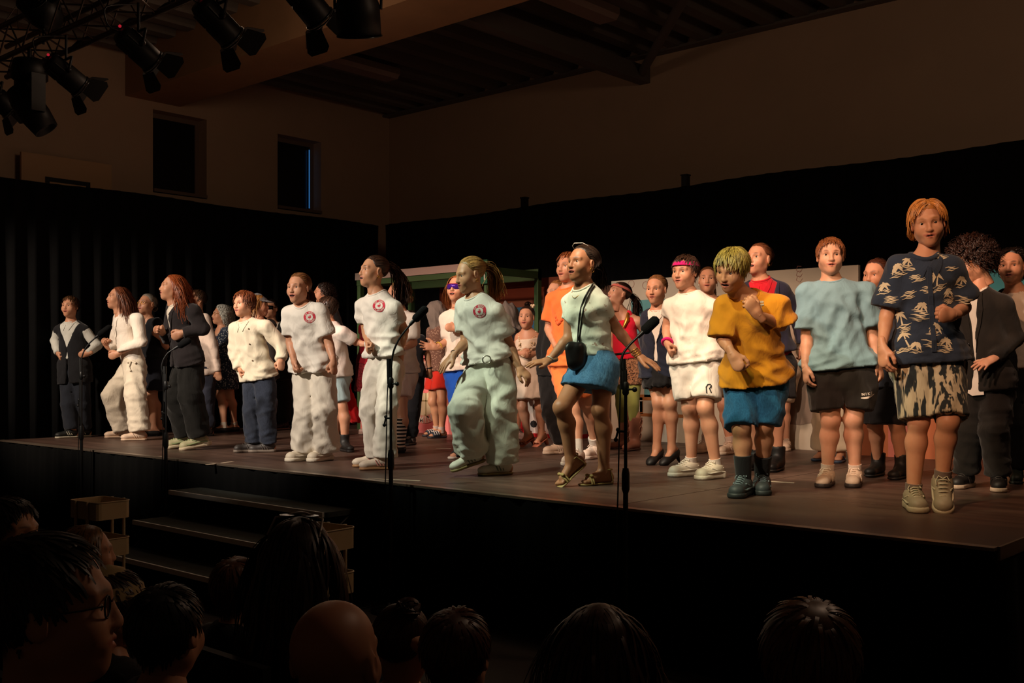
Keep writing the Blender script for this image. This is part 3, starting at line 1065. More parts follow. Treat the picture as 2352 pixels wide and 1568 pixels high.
def build_body(p, vox, skin, mouth, fine, hands, bald=False, toes=False, bust=0.0, hairdrop=0.0):
    s, ft = p.s, p.fat
    fl = math.sqrt(ft)
    pts = [p.P, p.N, p.hc] + [v for d in (p.S, p.E, p.W, p.K, p.A) for v in d.values()] + [M[:3, 3] for M in p.FM.values()] + [M[:3, 3] + M[:3, 1]*.2*s for M in p.FM.values()]
    lo, hi = body_bounds(pts, .15*s)
    lo[2] = min(p.floor['R'][2], p.floor['L'][2]) - .02
    f = Field(lo, hi, vox)
    P, N, sp, F = p.P, p.N, p.sp, p.F
    LN = np.linalg.norm(N - P)
    f.cone(P - sp*.02*s, P + sp*LN*.40, .124*s*ft, .101*s*ft, .03, p.HF, .78)
    f.cone(P + sp*LN*.40, P + sp*LN*.78, .101*s*ft, .118*s*ft, .04, F, .72)
    if bust:
        for k in (-1, 1): f.ball(P + sp*LN*.66 + p.L*k*.055*s + F*.062*s, bust*s, .03)
    for k in 'RL': f.cone(p.S[k], N - sp*.032*s, .046*s*fl, .048*s, .03)
    f.cone(N - sp*.05*s, p.hc - p.HM[:3, 2]*.10 - p.HM[:3, 1]*.016, .054*s*fl, .047*s*fl, .04)
    for k in 'RL':
        f.cone(p.S[k], p.E[k], .043*s*fl, .034*s*fl, .02)
        m = p.E[k]*.72 + p.W[k]*.28
        f.cone(p.E[k], m, .0325*s*fl, .0325*s*fl, .012)
        f.cone(m, p.W[k], .0325*s*fl, .0215*s*fl, .012)
        f.cone(p.Hp[k], p.K[k], .078*s*ft, .047*s*fl, .03)
        dn = unit(p.A[k] - p.K[k]); back = unit(np.cross(np.cross(dn, p.HF), dn)) * -1
        f.ball(p.K[k] - back*.010*s, .041*s*fl, .03)
        m = p.K[k]*.68 + p.A[k]*.32 + back*.016*s
        f.cone(p.K[k], m, .043*s*fl, .048*s*fl, .03)
        f.cone(m, p.A[k], .048*s*fl, .031*s, .03)
        M = p.FM[k]
        T = lambda x, y, z: M[:3, 3] + s*(M[:3, 0]*x + M[:3, 1]*y + M[:3, 2]*z)
        b = .014
        f.cone(p.A[k], T(0, -.036, .03 + b), .032*s, .029*s, .02)
        f.cone(T(0, .0, .058 + b), T(0, .105, .020 + b), .031*s, .026*s, .02, M[:3, 2], .85)
        f.cone(T(0, -.036, .026 + b), T(0, .105, .017 + b), .027*s, .020*s, .015)
        if toes:
            for i, x in enumerate((-.024, -.010, .002, .013, .023)):
                x = x*(1 if k == 'L' else -1)
                f.cone(T(x*1.1, .105, .012 + b), T(x*1.15, .150 - .004*i, .008 + b), .0115*s, .0095*s if i else .012*s, .003)
        else:
            f.ball(T(0, .125, .015 + b), (.034*s, .034*s, .016*s), .015, axes=[M[:3, i] for i in range(3)])
    V, Q = f.net()
    cols = np.tile([0, 0, 0, 1.0], (len(V), 1))
    # neck top stays inside the head
    VV, QQ, MI, CC = [V], [Q], [np.zeros(len(Q), int)], [cols]; n = len(V)
    hv, hq, hm, hcol = head_of(fine, mouth)
    hcol = hcol.copy()
    if not bald:
        sc = np.clip(scalp(hv, hairdrop)/.12, 0, 1) * (np.abs(hv[:, 0]) < .083) * (hv[:, 2] > -.085) * (hv[:, 1] < .093)
        ear = (np.abs(hv[:, 0]) > .0715) & (hv[:, 2] < .03) & (hv[:, 1] > -.05)
        hcol[:, 1] = np.maximum(hcol[:, 1], np.where(ear, 0, sc))
    V2 = hv @ p.HM[:3, :3].T + p.HM[:3, 3]
    VV.append(V2); QQ.append(hq + n); MI.append(hm); CC.append(hcol); n += len(V2)
    for k, pose, dors in (('R', hands[0], hands[2] if len(hands) > 2 else None), ('L', hands[1], hands[3] if len(hands) > 3 else None)):
        hv, hq = hand_of(pose, k == 'L', fine)
        y = p.HD[k]
        out = (-p.L if k == 'R' else p.L) + p.F*.35
        if dors is not None: out = cvec(*dors)
        z = unit(out - y*(out @ y)); x = np.cross(y, z)
        sc = s**.8
        V2 = (hv*sc) @ np.stack([x, y, z]) + p.W[k]
        VV.append(V2); QQ.append(hq + n); MI.append(np.zeros(len(hq), int)); CC.append(np.tile([0, 0, 0, 1.0], (len(V2), 1))); n += len(V2)
    return np.concatenate(VV), np.concatenate(QQ), np.concatenate(MI), np.concatenate(CC)

# ---- clothes: each returns V, Q
def g_top(p, vox, loose=.022, sleeve=.6, hem=.07, flare=.006, sl_r=.014, neckr=.060, open_=None, seed=0, amp=.009, bust=0.0, straps=False, scoop=0.0, cuff=0.0, hips=True, hipth=.014):
    s, ft = p.s, p.fat; fl = math.sqrt(ft)
    P, N, sp, F = p.P, p.N, p.sp, p.F
    LN = np.linalg.norm(N - P)
    pts = [P - sp*(hem+.04)*s, N] + list(p.S.values()) + ([*p.E.values()] if sleeve > 0 else []) + ([*p.W.values()] if sleeve > 1 else [])
    lo, hi = body_bounds(pts, (.19 + loose)*max(1, ft)*s)
    f = Field(lo, hi, vox)
    hb = P - sp*hem*s
    l = loose*s
    f.cone(hb, P + sp*LN*.42, .126*s*ft + l + flare*s, (.103*s*ft + l), .03, p.HF*.5 + F*.5, .80, cut0=0)
    f.cone(P + sp*LN*.42, P + sp*LN*.76, .103*s*ft + l, .120*s*ft + l*.8, .05, F, .76)
    if hem > -.10 and hips:      # lie outside whatever is worn on the hips
        for k in 'RL':
            q = p.Hp[k] + (p.K[k] - p.Hp[k])*.32
            f.cone(p.Hp[k] + sp*.07*s, q, .085*s*ft + hipth*s + l*.4, .085*s*ft + hipth*s + l*.4, .03)
        f.cone(P - sp*.03*s, P + sp*.10*s, .132*s*ft + .014*s + l*.4, .112*s*ft + .016*s + l*.3, .02, p.HF, .82)
    if bust:
        for k in (-1, 1): f.ball(P + sp*LN*.66 + p.L*k*.055*s + F*.064*s, bust*s + l*.8, .03)
    if not straps:
        for k in 'RL': f.cone(p.S[k], N - sp*.030*s, .044*s*fl + l*.5, .048*s + l*.3, .03)
        f.cone(N - sp*.06*s, N - sp*.018*s, .085*s*fl, .060*s*fl, .04)
    if sleeve > 0:
        for k in 'RL':
            e = p.S[k] + (p.E[k] - p.S[k])*min(1, sleeve)
            if sleeve <= 1:
                f.cone(p.S[k], e, .046*s*fl + l*.6, .039*s*fl + sl_r*s, .03, cut=0)
            else:
                f.cone(p.S[k], e, .046*s*fl + l*.6, .036*s*fl + sl_r*s, .03)
                e2 = p.E[k] + (p.W[k] - p.E[k])*min(1.05, (sleeve - 1))
                f.cone(p.E[k], e2, .036*s*fl + sl_r*s, .026*s*fl + sl_r*s*.85 + cuff*s, .02, cut=0)
    # hem plane
    f.half(hb, -sp)
    # neck opening
    f.cone(N - sp*.005*s + F*.012*s, N + sp*.20*s + F*.02*s, neckr*s, (neckr + .03)*s, .008, sub=True)
    if scoop: f.ball(N + F*.07*s - sp*scoop*.4*s, (scoop*s), .01, sub=True)
    if straps:
        f.half(N - sp*.075*s, sp)
        for k in (-1, 1): f.cone(N + p.L*k*.07*s + F*.0*s - sp*.015*s, N + p.L*k*.085*s - sp*.11*s, .030*s, .055*s, .03)
    if open_ is not None:
        w0, v0, ang, ang2 = open_     # half width at button, button height (fraction), v opening, lower opening
        b = P + sp*LN*v0
        L = p.L
        def fn(Fd, X, Y, Z):
            px, py, pz = X - b[0], Y - b[1], Z - b[2]
            lat = np.abs(px*L[0] + py*L[1] + pz*L[2])
            fw = px*F[0] + py*F[1] + pz*F[2]
            up = px*sp[0] + py*sp[1] + pz*sp[2]
            w = w0*s + np.where(up > 0, up*ang, -up*ang2)
            d = np.maximum(lat - w, -(fw - .01))
            return np.maximum(Fd, -d)
        f.func(fn)
    V, Q = f.net()
    if len(V) == 0: return V, Q
    V = relax(V, Q, 1, .4)
    nn = vnormals(V, Q)
    t = ((V - P) @ sp) / LN
    wgt = np.clip(1.15 - .75*t, .35, 1.25) * np.clip((np.linalg.norm(V - N, axis=1) - neckr*s - .012)/.05, 0, 1)
    w = wrinkle(V, seed, [(p.L + sp*.3, .10), (p.L - sp*.55, .12), (sp + p.L*.5, .10), (p.L*.7 + p.F*.7, .08)])
    w2 = wrinkle(V, seed+5, [(sp, .045), (sp + p.L*.3, .055)]) * np.clip(1 - t*2.6, 0, 1)
    nn = nn - .85*(nn @ sp)[:, None]*sp
    V = V + nn*(amp*s*(w + .35)*wgt + amp*.6*s*w2)[:, None]
    return relax(V, Q, 1, .5), Q

def g_legs(p, vox, top=.0, th=.014, kn=.020, ank=.022, length=2.0, seed=0, amp=.008, waist=.08, crotch=True):
    """length: 0..1 along the thigh, 1..2 along the shin"""
    s, ft = p.s, p.fat; fl = math.sqrt(ft)
    pts = [p.P + p.sp*waist*s] + [*p.Hp.values(), *p.K.values()] + ([*p.A.values()] if length > 1 else [])
    lo, hi = body_bounds(pts, (.17*ft + max(kn, ank))*s)
    f = Field(lo, hi, vox)
    f.cone(p.P - p.sp*.03*s, p.P + p.sp*waist*s, .126*s*ft + .009*s, .107*s*ft + .009*s, .02, p.HF, .80, cut=0)
    cuts = []
    for k in 'RL':
        e = p.Hp[k] + (p.K[k] - p.Hp[k])*min(1, length)
        rk = .049*s*fl + kn*s
        if length <= 1:
            d = unit(p.K[k] - p.Hp[k])
            f.cone(p.Hp[k], e, .081*s*ft + th*s, rk + (1-length)*.02*s, .012, cut=0)
        else:
            f.cone(p.Hp[k], e, .081*s*ft + th*s, rk, .012)
            e2 = p.K[k] + (p.A[k] - p.K[k])*(length - 1)
            f.cone(p.K[k], e2, rk, .036*s + ank*s, .02, cut=0)
    f.half(p.P + p.sp*waist*s, p.sp)
    if length > .55 and kn > .012:      # the parting between the two legs
        ends = [p.Hp[k] + (p.K[k] - p.Hp[k])*(length*1.05 if length <= 1.2 else .62) for k in 'RL']
        f.cone(p.P - UV*.105*s, (ends[0] + ends[1])/2, .007*s, (.028 if length <= 1.2 else .010)*s, .010, p.HF, 8, sub=True)
    V, Q = f.net()
    V = relax(V, Q, 1, .4)
    nn = vnormals(V, Q)
    z = np.zeros(len(V))
    if length > 1.5:
        for k in 'RL':
            z = np.maximum(z, np.exp(-((V - p.A[k])**2).sum(1)/(.17*s)**2))
            z = np.maximum(z, .8*np.exp(-((V - p.K[k])**2).sum(1)/(.12*s)**2))
    z = np.maximum(z, .7*np.exp(-((V - p.P + UV*.08*s)**2).sum(1)/(.12*s)**2))
    w = wrinkle(V, seed, [(UV + p.HL*.7, .075), (UV - p.HL*.7, .085), (UV, .055)])
    w3 = wrinkle(V, seed+3, [(p.HL + UV*.25, .10), (p.HL*.8 + p.HF*.6 - UV*.25, .085)])
    nn[:, 2] *= .2
    V = V + nn*(amp*s*((.06 + .62*z)*w + w3*.85 + .30))[:, None]
    return relax(V, Q, 1, .5), Q

def g_skirt(p, vox, length=.75, flare=.05, loose=.012, seed=0, amp=.005, waist=.10, hemc=None, pleat=.07, q=.80):
    """from the waist to length x the thigh"""
    s, ft = p.s, p.fat
    kn = (p.K['R'] + p.K['L'])/2; hp = (p.Hp['R'] + p.Hp['L'])/2
    hc = hp + (kn - hp)*length
    spread = np.linalg.norm((p.K['R'] - p.K['L']))*.5*length
    top = p.P + p.sp*waist*s
    R0, R1, R2 = .106*s*ft + loose*s, .130*s*ft + loose*s, max(.130*s*ft + loose*s, spread*.75 + .075*s) + flare*s
    lo, hi = body_bounds([top, hp, hc], R2 + .09)
    f = Field(lo, hi, vox)
    f.cone(top, hp, R0, R1, .02, p.HF, q, cut0=0)
    f.cone(hp, hc + (hc - hp)*.3, R1, R1 + (R2 - R1)*1.3, .02, p.HF, q)
    for k in 'RL':
        e = p.Hp[k] + (p.K[k] - p.Hp[k])*length
        f.cone(p.Hp[k], e + (e - p.Hp[k])*.4, .080*s*ft + .014*s, .066*s + .012*s, .03)
    f.half(top, p.sp)
    f.half(hc, unit(hc - hp)*.5 - UV*.5)
    V, Q = f.net()
    V = relax(V, Q, 1, .4)
    nn = vnormals(V, Q)
    t = np.clip(((V - top) @ unit(hc - top))/np.linalg.norm(hc - top), 0, 1)
    w = wrinkle(V, seed, [(p.HL, pleat), (p.HL*.7 + p.HF*.7, pleat), (p.HL*.7 - p.HF*.7, pleat), (p.HF, pleat)])
    w2 = wrinkle(V, seed+2, [(UV + p.HL*.3, .07)])
    V = V + nn*(amp*s*(w*1.4*t + .35*w2 + .3))[:, None]
    return V, Q

def ring_pts(c, ax, r, n=16, a0=0, a1=2*math.pi, x=None, q=1.0):
    ax = unit(ax)
    x = np.array([1.0, 0, 0]) if x is None else np.asarray(x, float)
    x = unit(x - ax*(x @ ax)); y = np.cross(ax, x)
    a = np.linspace(a0, a1, n, endpoint=abs(a1 - a0) < 6.28)
    return c + r*(np.cos(a)[:, None]*x + q*np.sin(a)[:, None]*y)

def part(p, name, VQ, mat, cols=None, label=None):
    V, Q = VQ
    if len(V) == 0: return None
    o = obj(name, raw_mesh(name, V - p.base, Q, mat, cols=cols), p.root)
    if label: o['label'] = label
    return o

def tubes(p, name, items, mat, label=None, seg=6):
    b = MB()
    for pts, r, closed in items:
        if len(pts) < 2: continue
        if not np.isscalar(r) and len(r) != len(pts): r = r[0]
        b.tube(np.asarray(pts) - p.base, r, seg, closed=closed)
    if not b.V: return None
    o = b.build(name, mat, p.root)
    if label: o['label'] = label
    return o

def on_head(p, x, y, z):
    return p.HM[:3, :3] @ np.array([x, y, z]) + p.HM[:3, 3]

SKIN = {'fair': (208, 152, 120), 'pale': (214, 164, 134), 'tan': (202, 148, 112), 'olive': (176, 122, 88), 'deep': (150, 100, 74)}

PEOPLE = []
def person(label, skel, skin='fair', hair=None, haircol=(90, 60, 38), mouth=1, wear=(), shoes=None, hands=('soft', 'soft'), fine=False, vox=.0125, seed=1, toes=False, bust=0.0, nh=None, group=None, floor_z=STAGE_Z, bald=False, hairdrop=0.0):
    p = skel if isinstance(skel, Person) else skeleton(**skel)
    fl = (p.floor['R'] + p.floor['L'])/2
    p.base = np.array([fl[0], fl[1], floor_z])
    p.root = empty('person', p.base, label, 'person', group)
    sk = skin_mat(SKIN[skin] if isinstance(skin, str) else skin, haircol)
    V, Q, MI, CC = build_body(p, vox, sk, mouth, fine, hands, bald, toes, bust, (hair or {}).get('drop', .05))
    p.body = obj('body', raw_mesh('body', V - p.base, Q, [sk, EYE_W, EYE_D, TEETH], MI, CC), p.root)
    p.bodyV, p.bodyQ = V, Q
    p.vox = vox
    p.top = {}
    for i, w in enumerate(wear):
        kind, name, mat, kw = w
        kw = dict(kw); lab = kw.pop('label', None)
        kw.setdefault('seed', seed*7 + i); v = kw.pop('vox', vox); collar = kw.pop('collar', False)
        paint = kw.pop('paint', None)
        if kind == 'top':
            for w2 in wear:
                if w2[0] == 'legs': kw.setdefault('hipth', w2[3].get('th', .014))
        VQ = {'top': g_top, 'legs': g_legs, 'skirt': g_skirt}[kind](p, v, **kw)
        cols = paint(p, *VQ) if paint else None
        part(p, name, VQ, mat, cols, lab)
        if kind == 'top' and collar:
            R = kw.get('neckr', .060)*p.s + .004
            bv = bvh_of(VQ); ax = unit(p.sp*.20 + p.F*.008); a_ = np.linspace(0, 2*np.pi, 28, endpoint=False); ring = []
            for q in a_:
                o_ = p.N + p.F*.012*p.s + R*(math.cos(q)*p.L + math.sin(q)*p.F)
                h, _, _, _ = bv.ray_cast(Vector(o_ + ax*.10), Vector(-ax), .22)
                ring.append(np.array(h) if h is not None else o_ - ax*.02)
            ring = np.array(ring)
            for _ in range(3): ring = (np.roll(ring, 1, 0) + ring*2 + np.roll(ring, -1, 0))/4
            tubes(p, 'collar', [(ring + ax*.001, .0075*p.s if collar is True else collar*p.s, True)], mat, seg=8)
        p.top[name] = VQ
    if hair:
        if nh is None: nh = 700 if fine else 420
        g = p.HM[:3, :3].T @ np.array([0, 0, -1.0]) / p.hs**2
        M = p.HM.copy(); M[:3, 3] -= p.base
        me = hair_mesh(hair, seed, M, g, nh, hair_mat(haircol), fine and vox < .0115)
        obj('hair', me, p.root)
    if shoes:
        kinds = shoes if isinstance(shoes, list) else [shoes, shoes]
        for k, sh in zip('RL', kinds):
            if sh is None: continue
            kind, mats = sh
            M = p.FM[k].copy(); M[:3, 3] -= p.base
            shoe(kind, mats, M, p.s, p.root)
    PEOPLE.append(p)
    return p

def sock(p, mat, h=.15, keys='RL', r=.004, z0=.05):
    for k in keys:
        u = unit(p.K[k] - p.A[k]); s = p.s
        b = MB()
        lo = p.A[k] - u*(.088 - z0)*s; hi = p.A[k] + u*(h - .088)*s
        n = 6
        t = np.linspace(0, 1, n)
        b.tube(np.array([lo + (hi - lo)*x for x in t]) - p.base, [(.0335 + r + .010*max(0, x*(h-.09)/.12))*s for x in t], 14)
        b.build('sock', mat, p.root)

def bvh_of(VQ):
    V, Q = VQ
    return BVHTree.FromPolygons([tuple(v) for v in V], [tuple(q) for q in Q])

GLYPH = {}   # letters, made once
def glyph(ch):
    if ch not in GLYPH:
        cu = bpy.data.curves.new('letter', 'FONT'); cu.body = ch; cu.size = 1.0; cu.align_x = 'CENTER'; cu.resolution_u = 3; cu.offset = .02
        o = bpy.data.objects.new('letter', cu); COL.objects.link(o)
        dg = bpy.context.evaluated_depsgraph_get()
        me = o.evaluated_get(dg).to_mesh()
        V = np.array([v.co[:] for v in me.vertices]).reshape(-1, 3)
        Fc = [tuple(f.vertices) for f in me.polygons]
        o.evaluated_get(dg).to_mesh_clear()
        bpy.data.objects.remove(o); bpy.data.curves.remove(cu)
        GLYPH[ch] = (V, Fc)
    return GLYPH[ch]

class Flat:
    """flat print: 2-D shapes that are laid on a surface"""
    def __init__(s): s.V = []; s.Fc = []; s.n = 0
    def poly(s, pts):
        s.V += [tuple(q) for q in pts]; s.Fc.append(tuple(range(s.n, s.n + len(pts)))); s.n += len(pts); return s
    def disc(s, x, y, rx, ry=None, n=20, rot=0):
        ry = rx if ry is None else ry
        a = np.arange(n)*2*np.pi/n
        c, sn = math.cos(rot), math.sin(rot)
        return s.poly([(x + rx*math.cos(t)*c - ry*math.sin(t)*sn, y + rx*math.cos(t)*sn + ry*math.sin(t)*c) for t in a])
    def ring(s, x, y, r0, r1, n=28, a0=0, a1=2*math.pi):
        a = np.linspace(a0, a1, n+1)
        for t, u in zip(a[:-1], a[1:]):
            s.poly([(x+r0*math.cos(t), y+r0*math.sin(t)), (x+r1*math.cos(t), y+r1*math.sin(t)), (x+r1*math.cos(u), y+r1*math.sin(u)), (x+r0*math.cos(u), y+r0*math.sin(u))])
        return s
    def line(s, pts, w):
        pts = np.asarray(pts, float)
        w = np.full(len(pts), w) if np.isscalar(w) else np.asarray(w)
        t = np.gradient(pts, axis=0); t /= np.linalg.norm(t, axis=1, keepdims=True)+1e-9
        nn = np.stack([-t[:, 1], t[:, 0]], 1)
        a, b = pts + nn*w[:, None]/2, pts - nn*w[:, None]/2
        for i in range(len(pts)-1): s.poly([b[i], b[i+1], a[i+1], a[i]])
        return s
    def text(s, txt, x, y, size, arc=None, gap=.62):
        """arc=(radius, centre angle, direction) puts the letters on a circle round x, y"""
        for i, ch in enumerate(txt):
            if ch == ' ': continue
            V, Fc = glyph(ch)
            P = V[:, :2]*size; P = P - [0, size*.36]
            k = (i - (len(txt)-1)/2)*size*gap
            if arc:
                r, a, dr = arc
                t = a - dr*k/r
                ro = t - math.pi/2 if dr > 0 else t + math.pi/2
                c, sn = math.cos(ro), math.sin(ro)
                P = P @ np.array([[c, sn], [-sn, c]]) + [x + r*math.cos(t), y + r*math.sin(t)]
            else:
                P = P + [x + k, y]
            n0 = s.n
            s.V += [tuple(q) for q in P]; s.n += len(P)
            s.Fc += [tuple(q + n0 for q in fc) for fc in Fc]
        return s
    def lay(s, name, mat, fn, parent, label=None):
        V = np.array([fn(x, y) for x, y in s.V])
        by = {}
        for fc in s.Fc: by.setdefault(len(fc), []).append(fc)
        o = obj(name, raw_mesh(name, V, [np.array(v) for v in by.values()], mat, smooth=False), parent)
        if label: o['label'] = label
        return o

def on_cloth(p, garment, px, py, lift, up=None, rot=0.0):
    """maps flat x, y (metres) onto the garment around the spot seen at px, py"""
    bv = bvh_of(p.top[garment]) if not hasattr(p, 'bv_'+garment) else getattr(p, 'bv_'+garment)
    setattr(p, 'bv_'+garment, bv)
    d = unit(at(px, py, 1.0) - CAM)
    hit, nn, _, _ = bv.ray_cast(Vector(CAM), Vector(d))
    if hit is None: return None
    hit = np.array(hit); nn = unit(np.array(nn)*.5 + p.F*.5)
    u = unit((p.sp if up is None else up) - nn*((p.sp if up is None else up) @ nn))
    r = np.cross(u, nn)
    if rot: u, r = u*math.cos(rot) + r*math.sin(rot), r*math.cos(rot) - u*math.sin(rot)
    def fn(x, y):
        q = hit + r*x + u*y + nn*.06
        h, n2, _, _ = bv.ray_cast(Vector(q), Vector(-nn), .14)
        h = np.array(h) if h is not None else hit + r*x + u*y
        return h + nn*lift - p.base
    return fn

def drape(p, garment, lift=.003):
    """x to the wearer's left, t up the spine from the pelvis (metres), laid on the front of a garment"""
    bv = bvh_of(p.top[garment])
    def fn(x, t, extra=0.0, bv=bv):
        o = p.P + p.sp*t + p.L*x + p.F*.5
        h, nn, _, _ = bv.ray_cast(Vector(o), Vector(-p.F), 1.0)
        if h is None: return None
        return np.array(h) + p.F*(lift + extra) - p.base
    return fn

def strip(p, name, fn, inner, outer, mat, thick=.004, n=10, parent=None, rise=0.0):
    """band of cloth between two (x, t) polylines laid by fn"""
    k = np.linspace(0, 1, n)
    ip = lambda P: np.stack([np.interp(k, np.linspace(0, 1, len(P)), [q[i] for q in P]) for i in (0, 1)], 1)
    I, O = ip(inner), ip(outer); rows = []
    for w in (0, .5, 1):
        rows.append([fn(*(I[j]*(1-w) + O[j]*w), rise*w) for j in range(n)])
    if any(v is None for r in rows for v in r):
        good = [v for r in rows for v in r if v is not None]
        if len(good) < n: return None
        rows = [[v if v is not None else min(good, key=lambda g: 0) for v in r] for r in rows]
    V = np.array(rows).reshape(-1, 3); T = V + p.F*thick
    i = np.arange(n-1); Q = []
    for j in range(2):
        Q.append(np.stack([n*3 + j*n+i, n*3 + j*n+i+1, n*3 + (j+1)*n+i+1, n*3 + (j+1)*n+i], 1))
    for j, fl in ((0, 1), (2, 0)):
        q = np.stack([j*n+i, j*n+i+1, 3*n+j*n+i+1, 3*n+j*n+i], 1); Q.append(q)
    e = [np.array([[0, n, 4*n, 3*n], [n, 2*n, 5*n, 4*n], [n-1, 2*n-1, 5*n-1, 4*n-1], [2*n-1, 3*n-1, 6*n-1, 5*n-1]])]
    return obj(name, raw_mesh(name, np.concatenate([V, T]), np.concatenate(Q + e), mat, smooth=False), p.root if parent is None else parent)

def lapels(p, garment, mat, v0=.36, ang=.28, width=.040, name='lapel'):
    s = p.s; LN = np.linalg.norm(p.N - p.P); fn = drape(p, garment, .002)
    tb = LN*v0; tt = LN - .035*s
    for q in (-1, 1):
        e = lambda t, w: (q*(.006*s + max(0, t - tb)*ang + w), t)
        inner = [e(tb, 0), e(tb + (tt-tb)*.35, 0), e(tb + (tt-tb)*.7, 0), e(tt, -.004)]
        outer = [e(tb, .004), e(tb + (tt-tb)*.35, width*.6*s), e(tb + (tt-tb)*.72, width*1.15*s), e(tt, width*.75*s)]
        strip(p, name, fn, inner, outer, mat, rise=.003)

def shirt_collar(p, garment, mat, w=.055, name='collar_flap'):
    s = p.s; LN = np.linalg.norm(p.N - p.P); fn = drape(p, garment, .002)
    for q in (-1, 1):
        inner = [(q*.004, LN - .048*s), (q*.030*s, LN - .016*s), (q*.052*s, LN + .012*s)]
        outer = [(q*.030*s, LN - (.048 + w*.9)*s), (q*.058*s, LN - (.03 + w*.55)*s), (q*.078*s, LN - .012*s)]
        strip(p, name, fn, inner, outer, mat, .003, rise=.001)
    c = p.N + p.F*.010*s - p.sp*.002*s
    tubes(p, 'collar_band', [(ring_pts(c + p.sp*dz*s, p.sp + p.F*.35, (.060 - dz*.2)*s, 22), .008*s, True) for dz in (-.006, .006)], mat)
# ------------------------------------------------------------------ the hall and the stage
M_wall = plain('wall_paint', (188, 160, 134), .85, var=.04, vscale=1.5, bmp=.05, bscale=40)
M_ceil = plain('ceiling_steel', (104, 96, 88), .6, var=.06, vscale=2)
M_beam = plain('beam_timber', (172, 132, 96), .7, var=.08, vscale=3)
M_floor = plain('hall_floor', (60, 52, 46), .6, var=.1)
M_black = plain('black_curtain', (11, 11, 12), .95, spec=.15, var=.2, vscale=3, bmp=.15, bscale=120)
M_skirt = plain('black_skirting_cloth', (13, 13, 13), .95, spec=.15, var=.2, vscale=3)
M_dark = plain('black_metal', (14, 14, 15), .45, spec=.4)
M_glass = plain('dark_window_blind', (20, 20, 22), .3)
M_frame = plain('window_frame', (120, 100, 84), .6)
M_alu = plain('dim_aluminium', (150, 140, 130), .35, metal=.9)
KS = 1.075
zs = lambda v: CAM_Z + (v - CAM_Z)*KS     # room heights
XL, YB, ZC = -12.36, 10.97, CAM_Z + 3.59*KS
XR = 3.5

mb = MB(); mb.box((XL-.3, -3, -.1), (XR, YB+.3, 0))
tag(mb.build('floor', M_floor), kind='structure')
mb = MB(); mb.box((XL-.3, YB, 0), (XR, YB+.3, ZC+.4))
tag(mb.build('wall_back', M_wall), kind='structure')
# left wall with two window openings
wins = [(6.50*KS, 7.22*KS), (8.27*KS, 8.98*KS)]
zb, zt = zs(3.62), zs(4.60)
wl = empty('wall_left'); tag(wl, kind='structure')
mb = MB()
ys = [-3] + [v for w in wins for v in w] + [YB]
for i in range(0, len(ys), 2): mb.box((XL-.3, ys[i], 0), (XL, ys[i+1], ZC+.4))
for a, b in wins:
    mb.box((XL-.3, a, 0), (XL, b, zb)); mb.box((XL-.3, a, zt), (XL, b, ZC+.4))
mb.build('plaster', M_wall, wl)
for i, (a, b) in enumerate(wins):
    w = empty('window_%d' % (i+1), (XL, (a+b)/2, zb)); tag(w, kind='structure')
    h = (b-a)/2
    mb = MB()
    for lo, hi in (((-.24, -h, 0), (-.18, h, .06)), ((-.24, -h, zt-zb-.06), (-.18, h, zt-zb)), ((-.24, -h, .06), (-.18, -h+.06, zt-zb-.06)), ((-.24, h-.06, .06), (-.18, h, zt-zb-.06))): mb.box(lo, hi)
    mb.build('window_frame', M_frame, w)
    mb = MB(); mb.box((-.215, -h+.06, .06), (-.205, h-.06, zt-zb-.06)); mb.build('pane', M_glass, w)
    mb = MB(); mb.box((-.19, -h+.005, .01), (.03, h-.005, .05)); mb.build('window_sill', M_frame, w)
    if i == 1:
        m, nt, bs = nodes_mat('daylight_gap'); bs.inputs['Base Color'].default_value = (.02, .05, .1, 1)
        bs.inputs['Emission Color'].default_value = (.03, .16, .42, 1); bs.inputs['Emission Strength'].default_value = .75
        mb = MB(); mb.box((-.175, h-.09, .10), (-.170, h-.075, zt-zb-.10)); o = mb.build('blind_gap', m, w); o['label'] = 'thin bright blue gap of daylight beside the blind'
# ceiling: trapezoid steel deck, every rib a piece
ce = empty('ceiling'); tag(ce, kind='structure')
mb = MB(); mb.box((XL-.3, -3, ZC+.12), (XR, YB+.3, ZC+.4)); mb.build('roof_deck', M_ceil, ce)
mb = MB()
prof = [(-.13, .13), (-.075, 0.0), (.075, 0.0), (.13, .13)]
V = np.array([(x, y, z) for y in (0, 1) for x, z in prof], float) * [1, YB+2.0, 1]
rib = raw_mesh('ceiling_rib', V, [np.array([(0, 1, 5, 4), (1, 2, 6, 5), (2, 3, 7, 6)])], M_ceil, smooth=False)
nr = int((XR - XL)/.42)
for i in range(nr):
    obj('ceiling_rib', rib, ce, (XL + .25 + .42*i, -2.0, ZC))
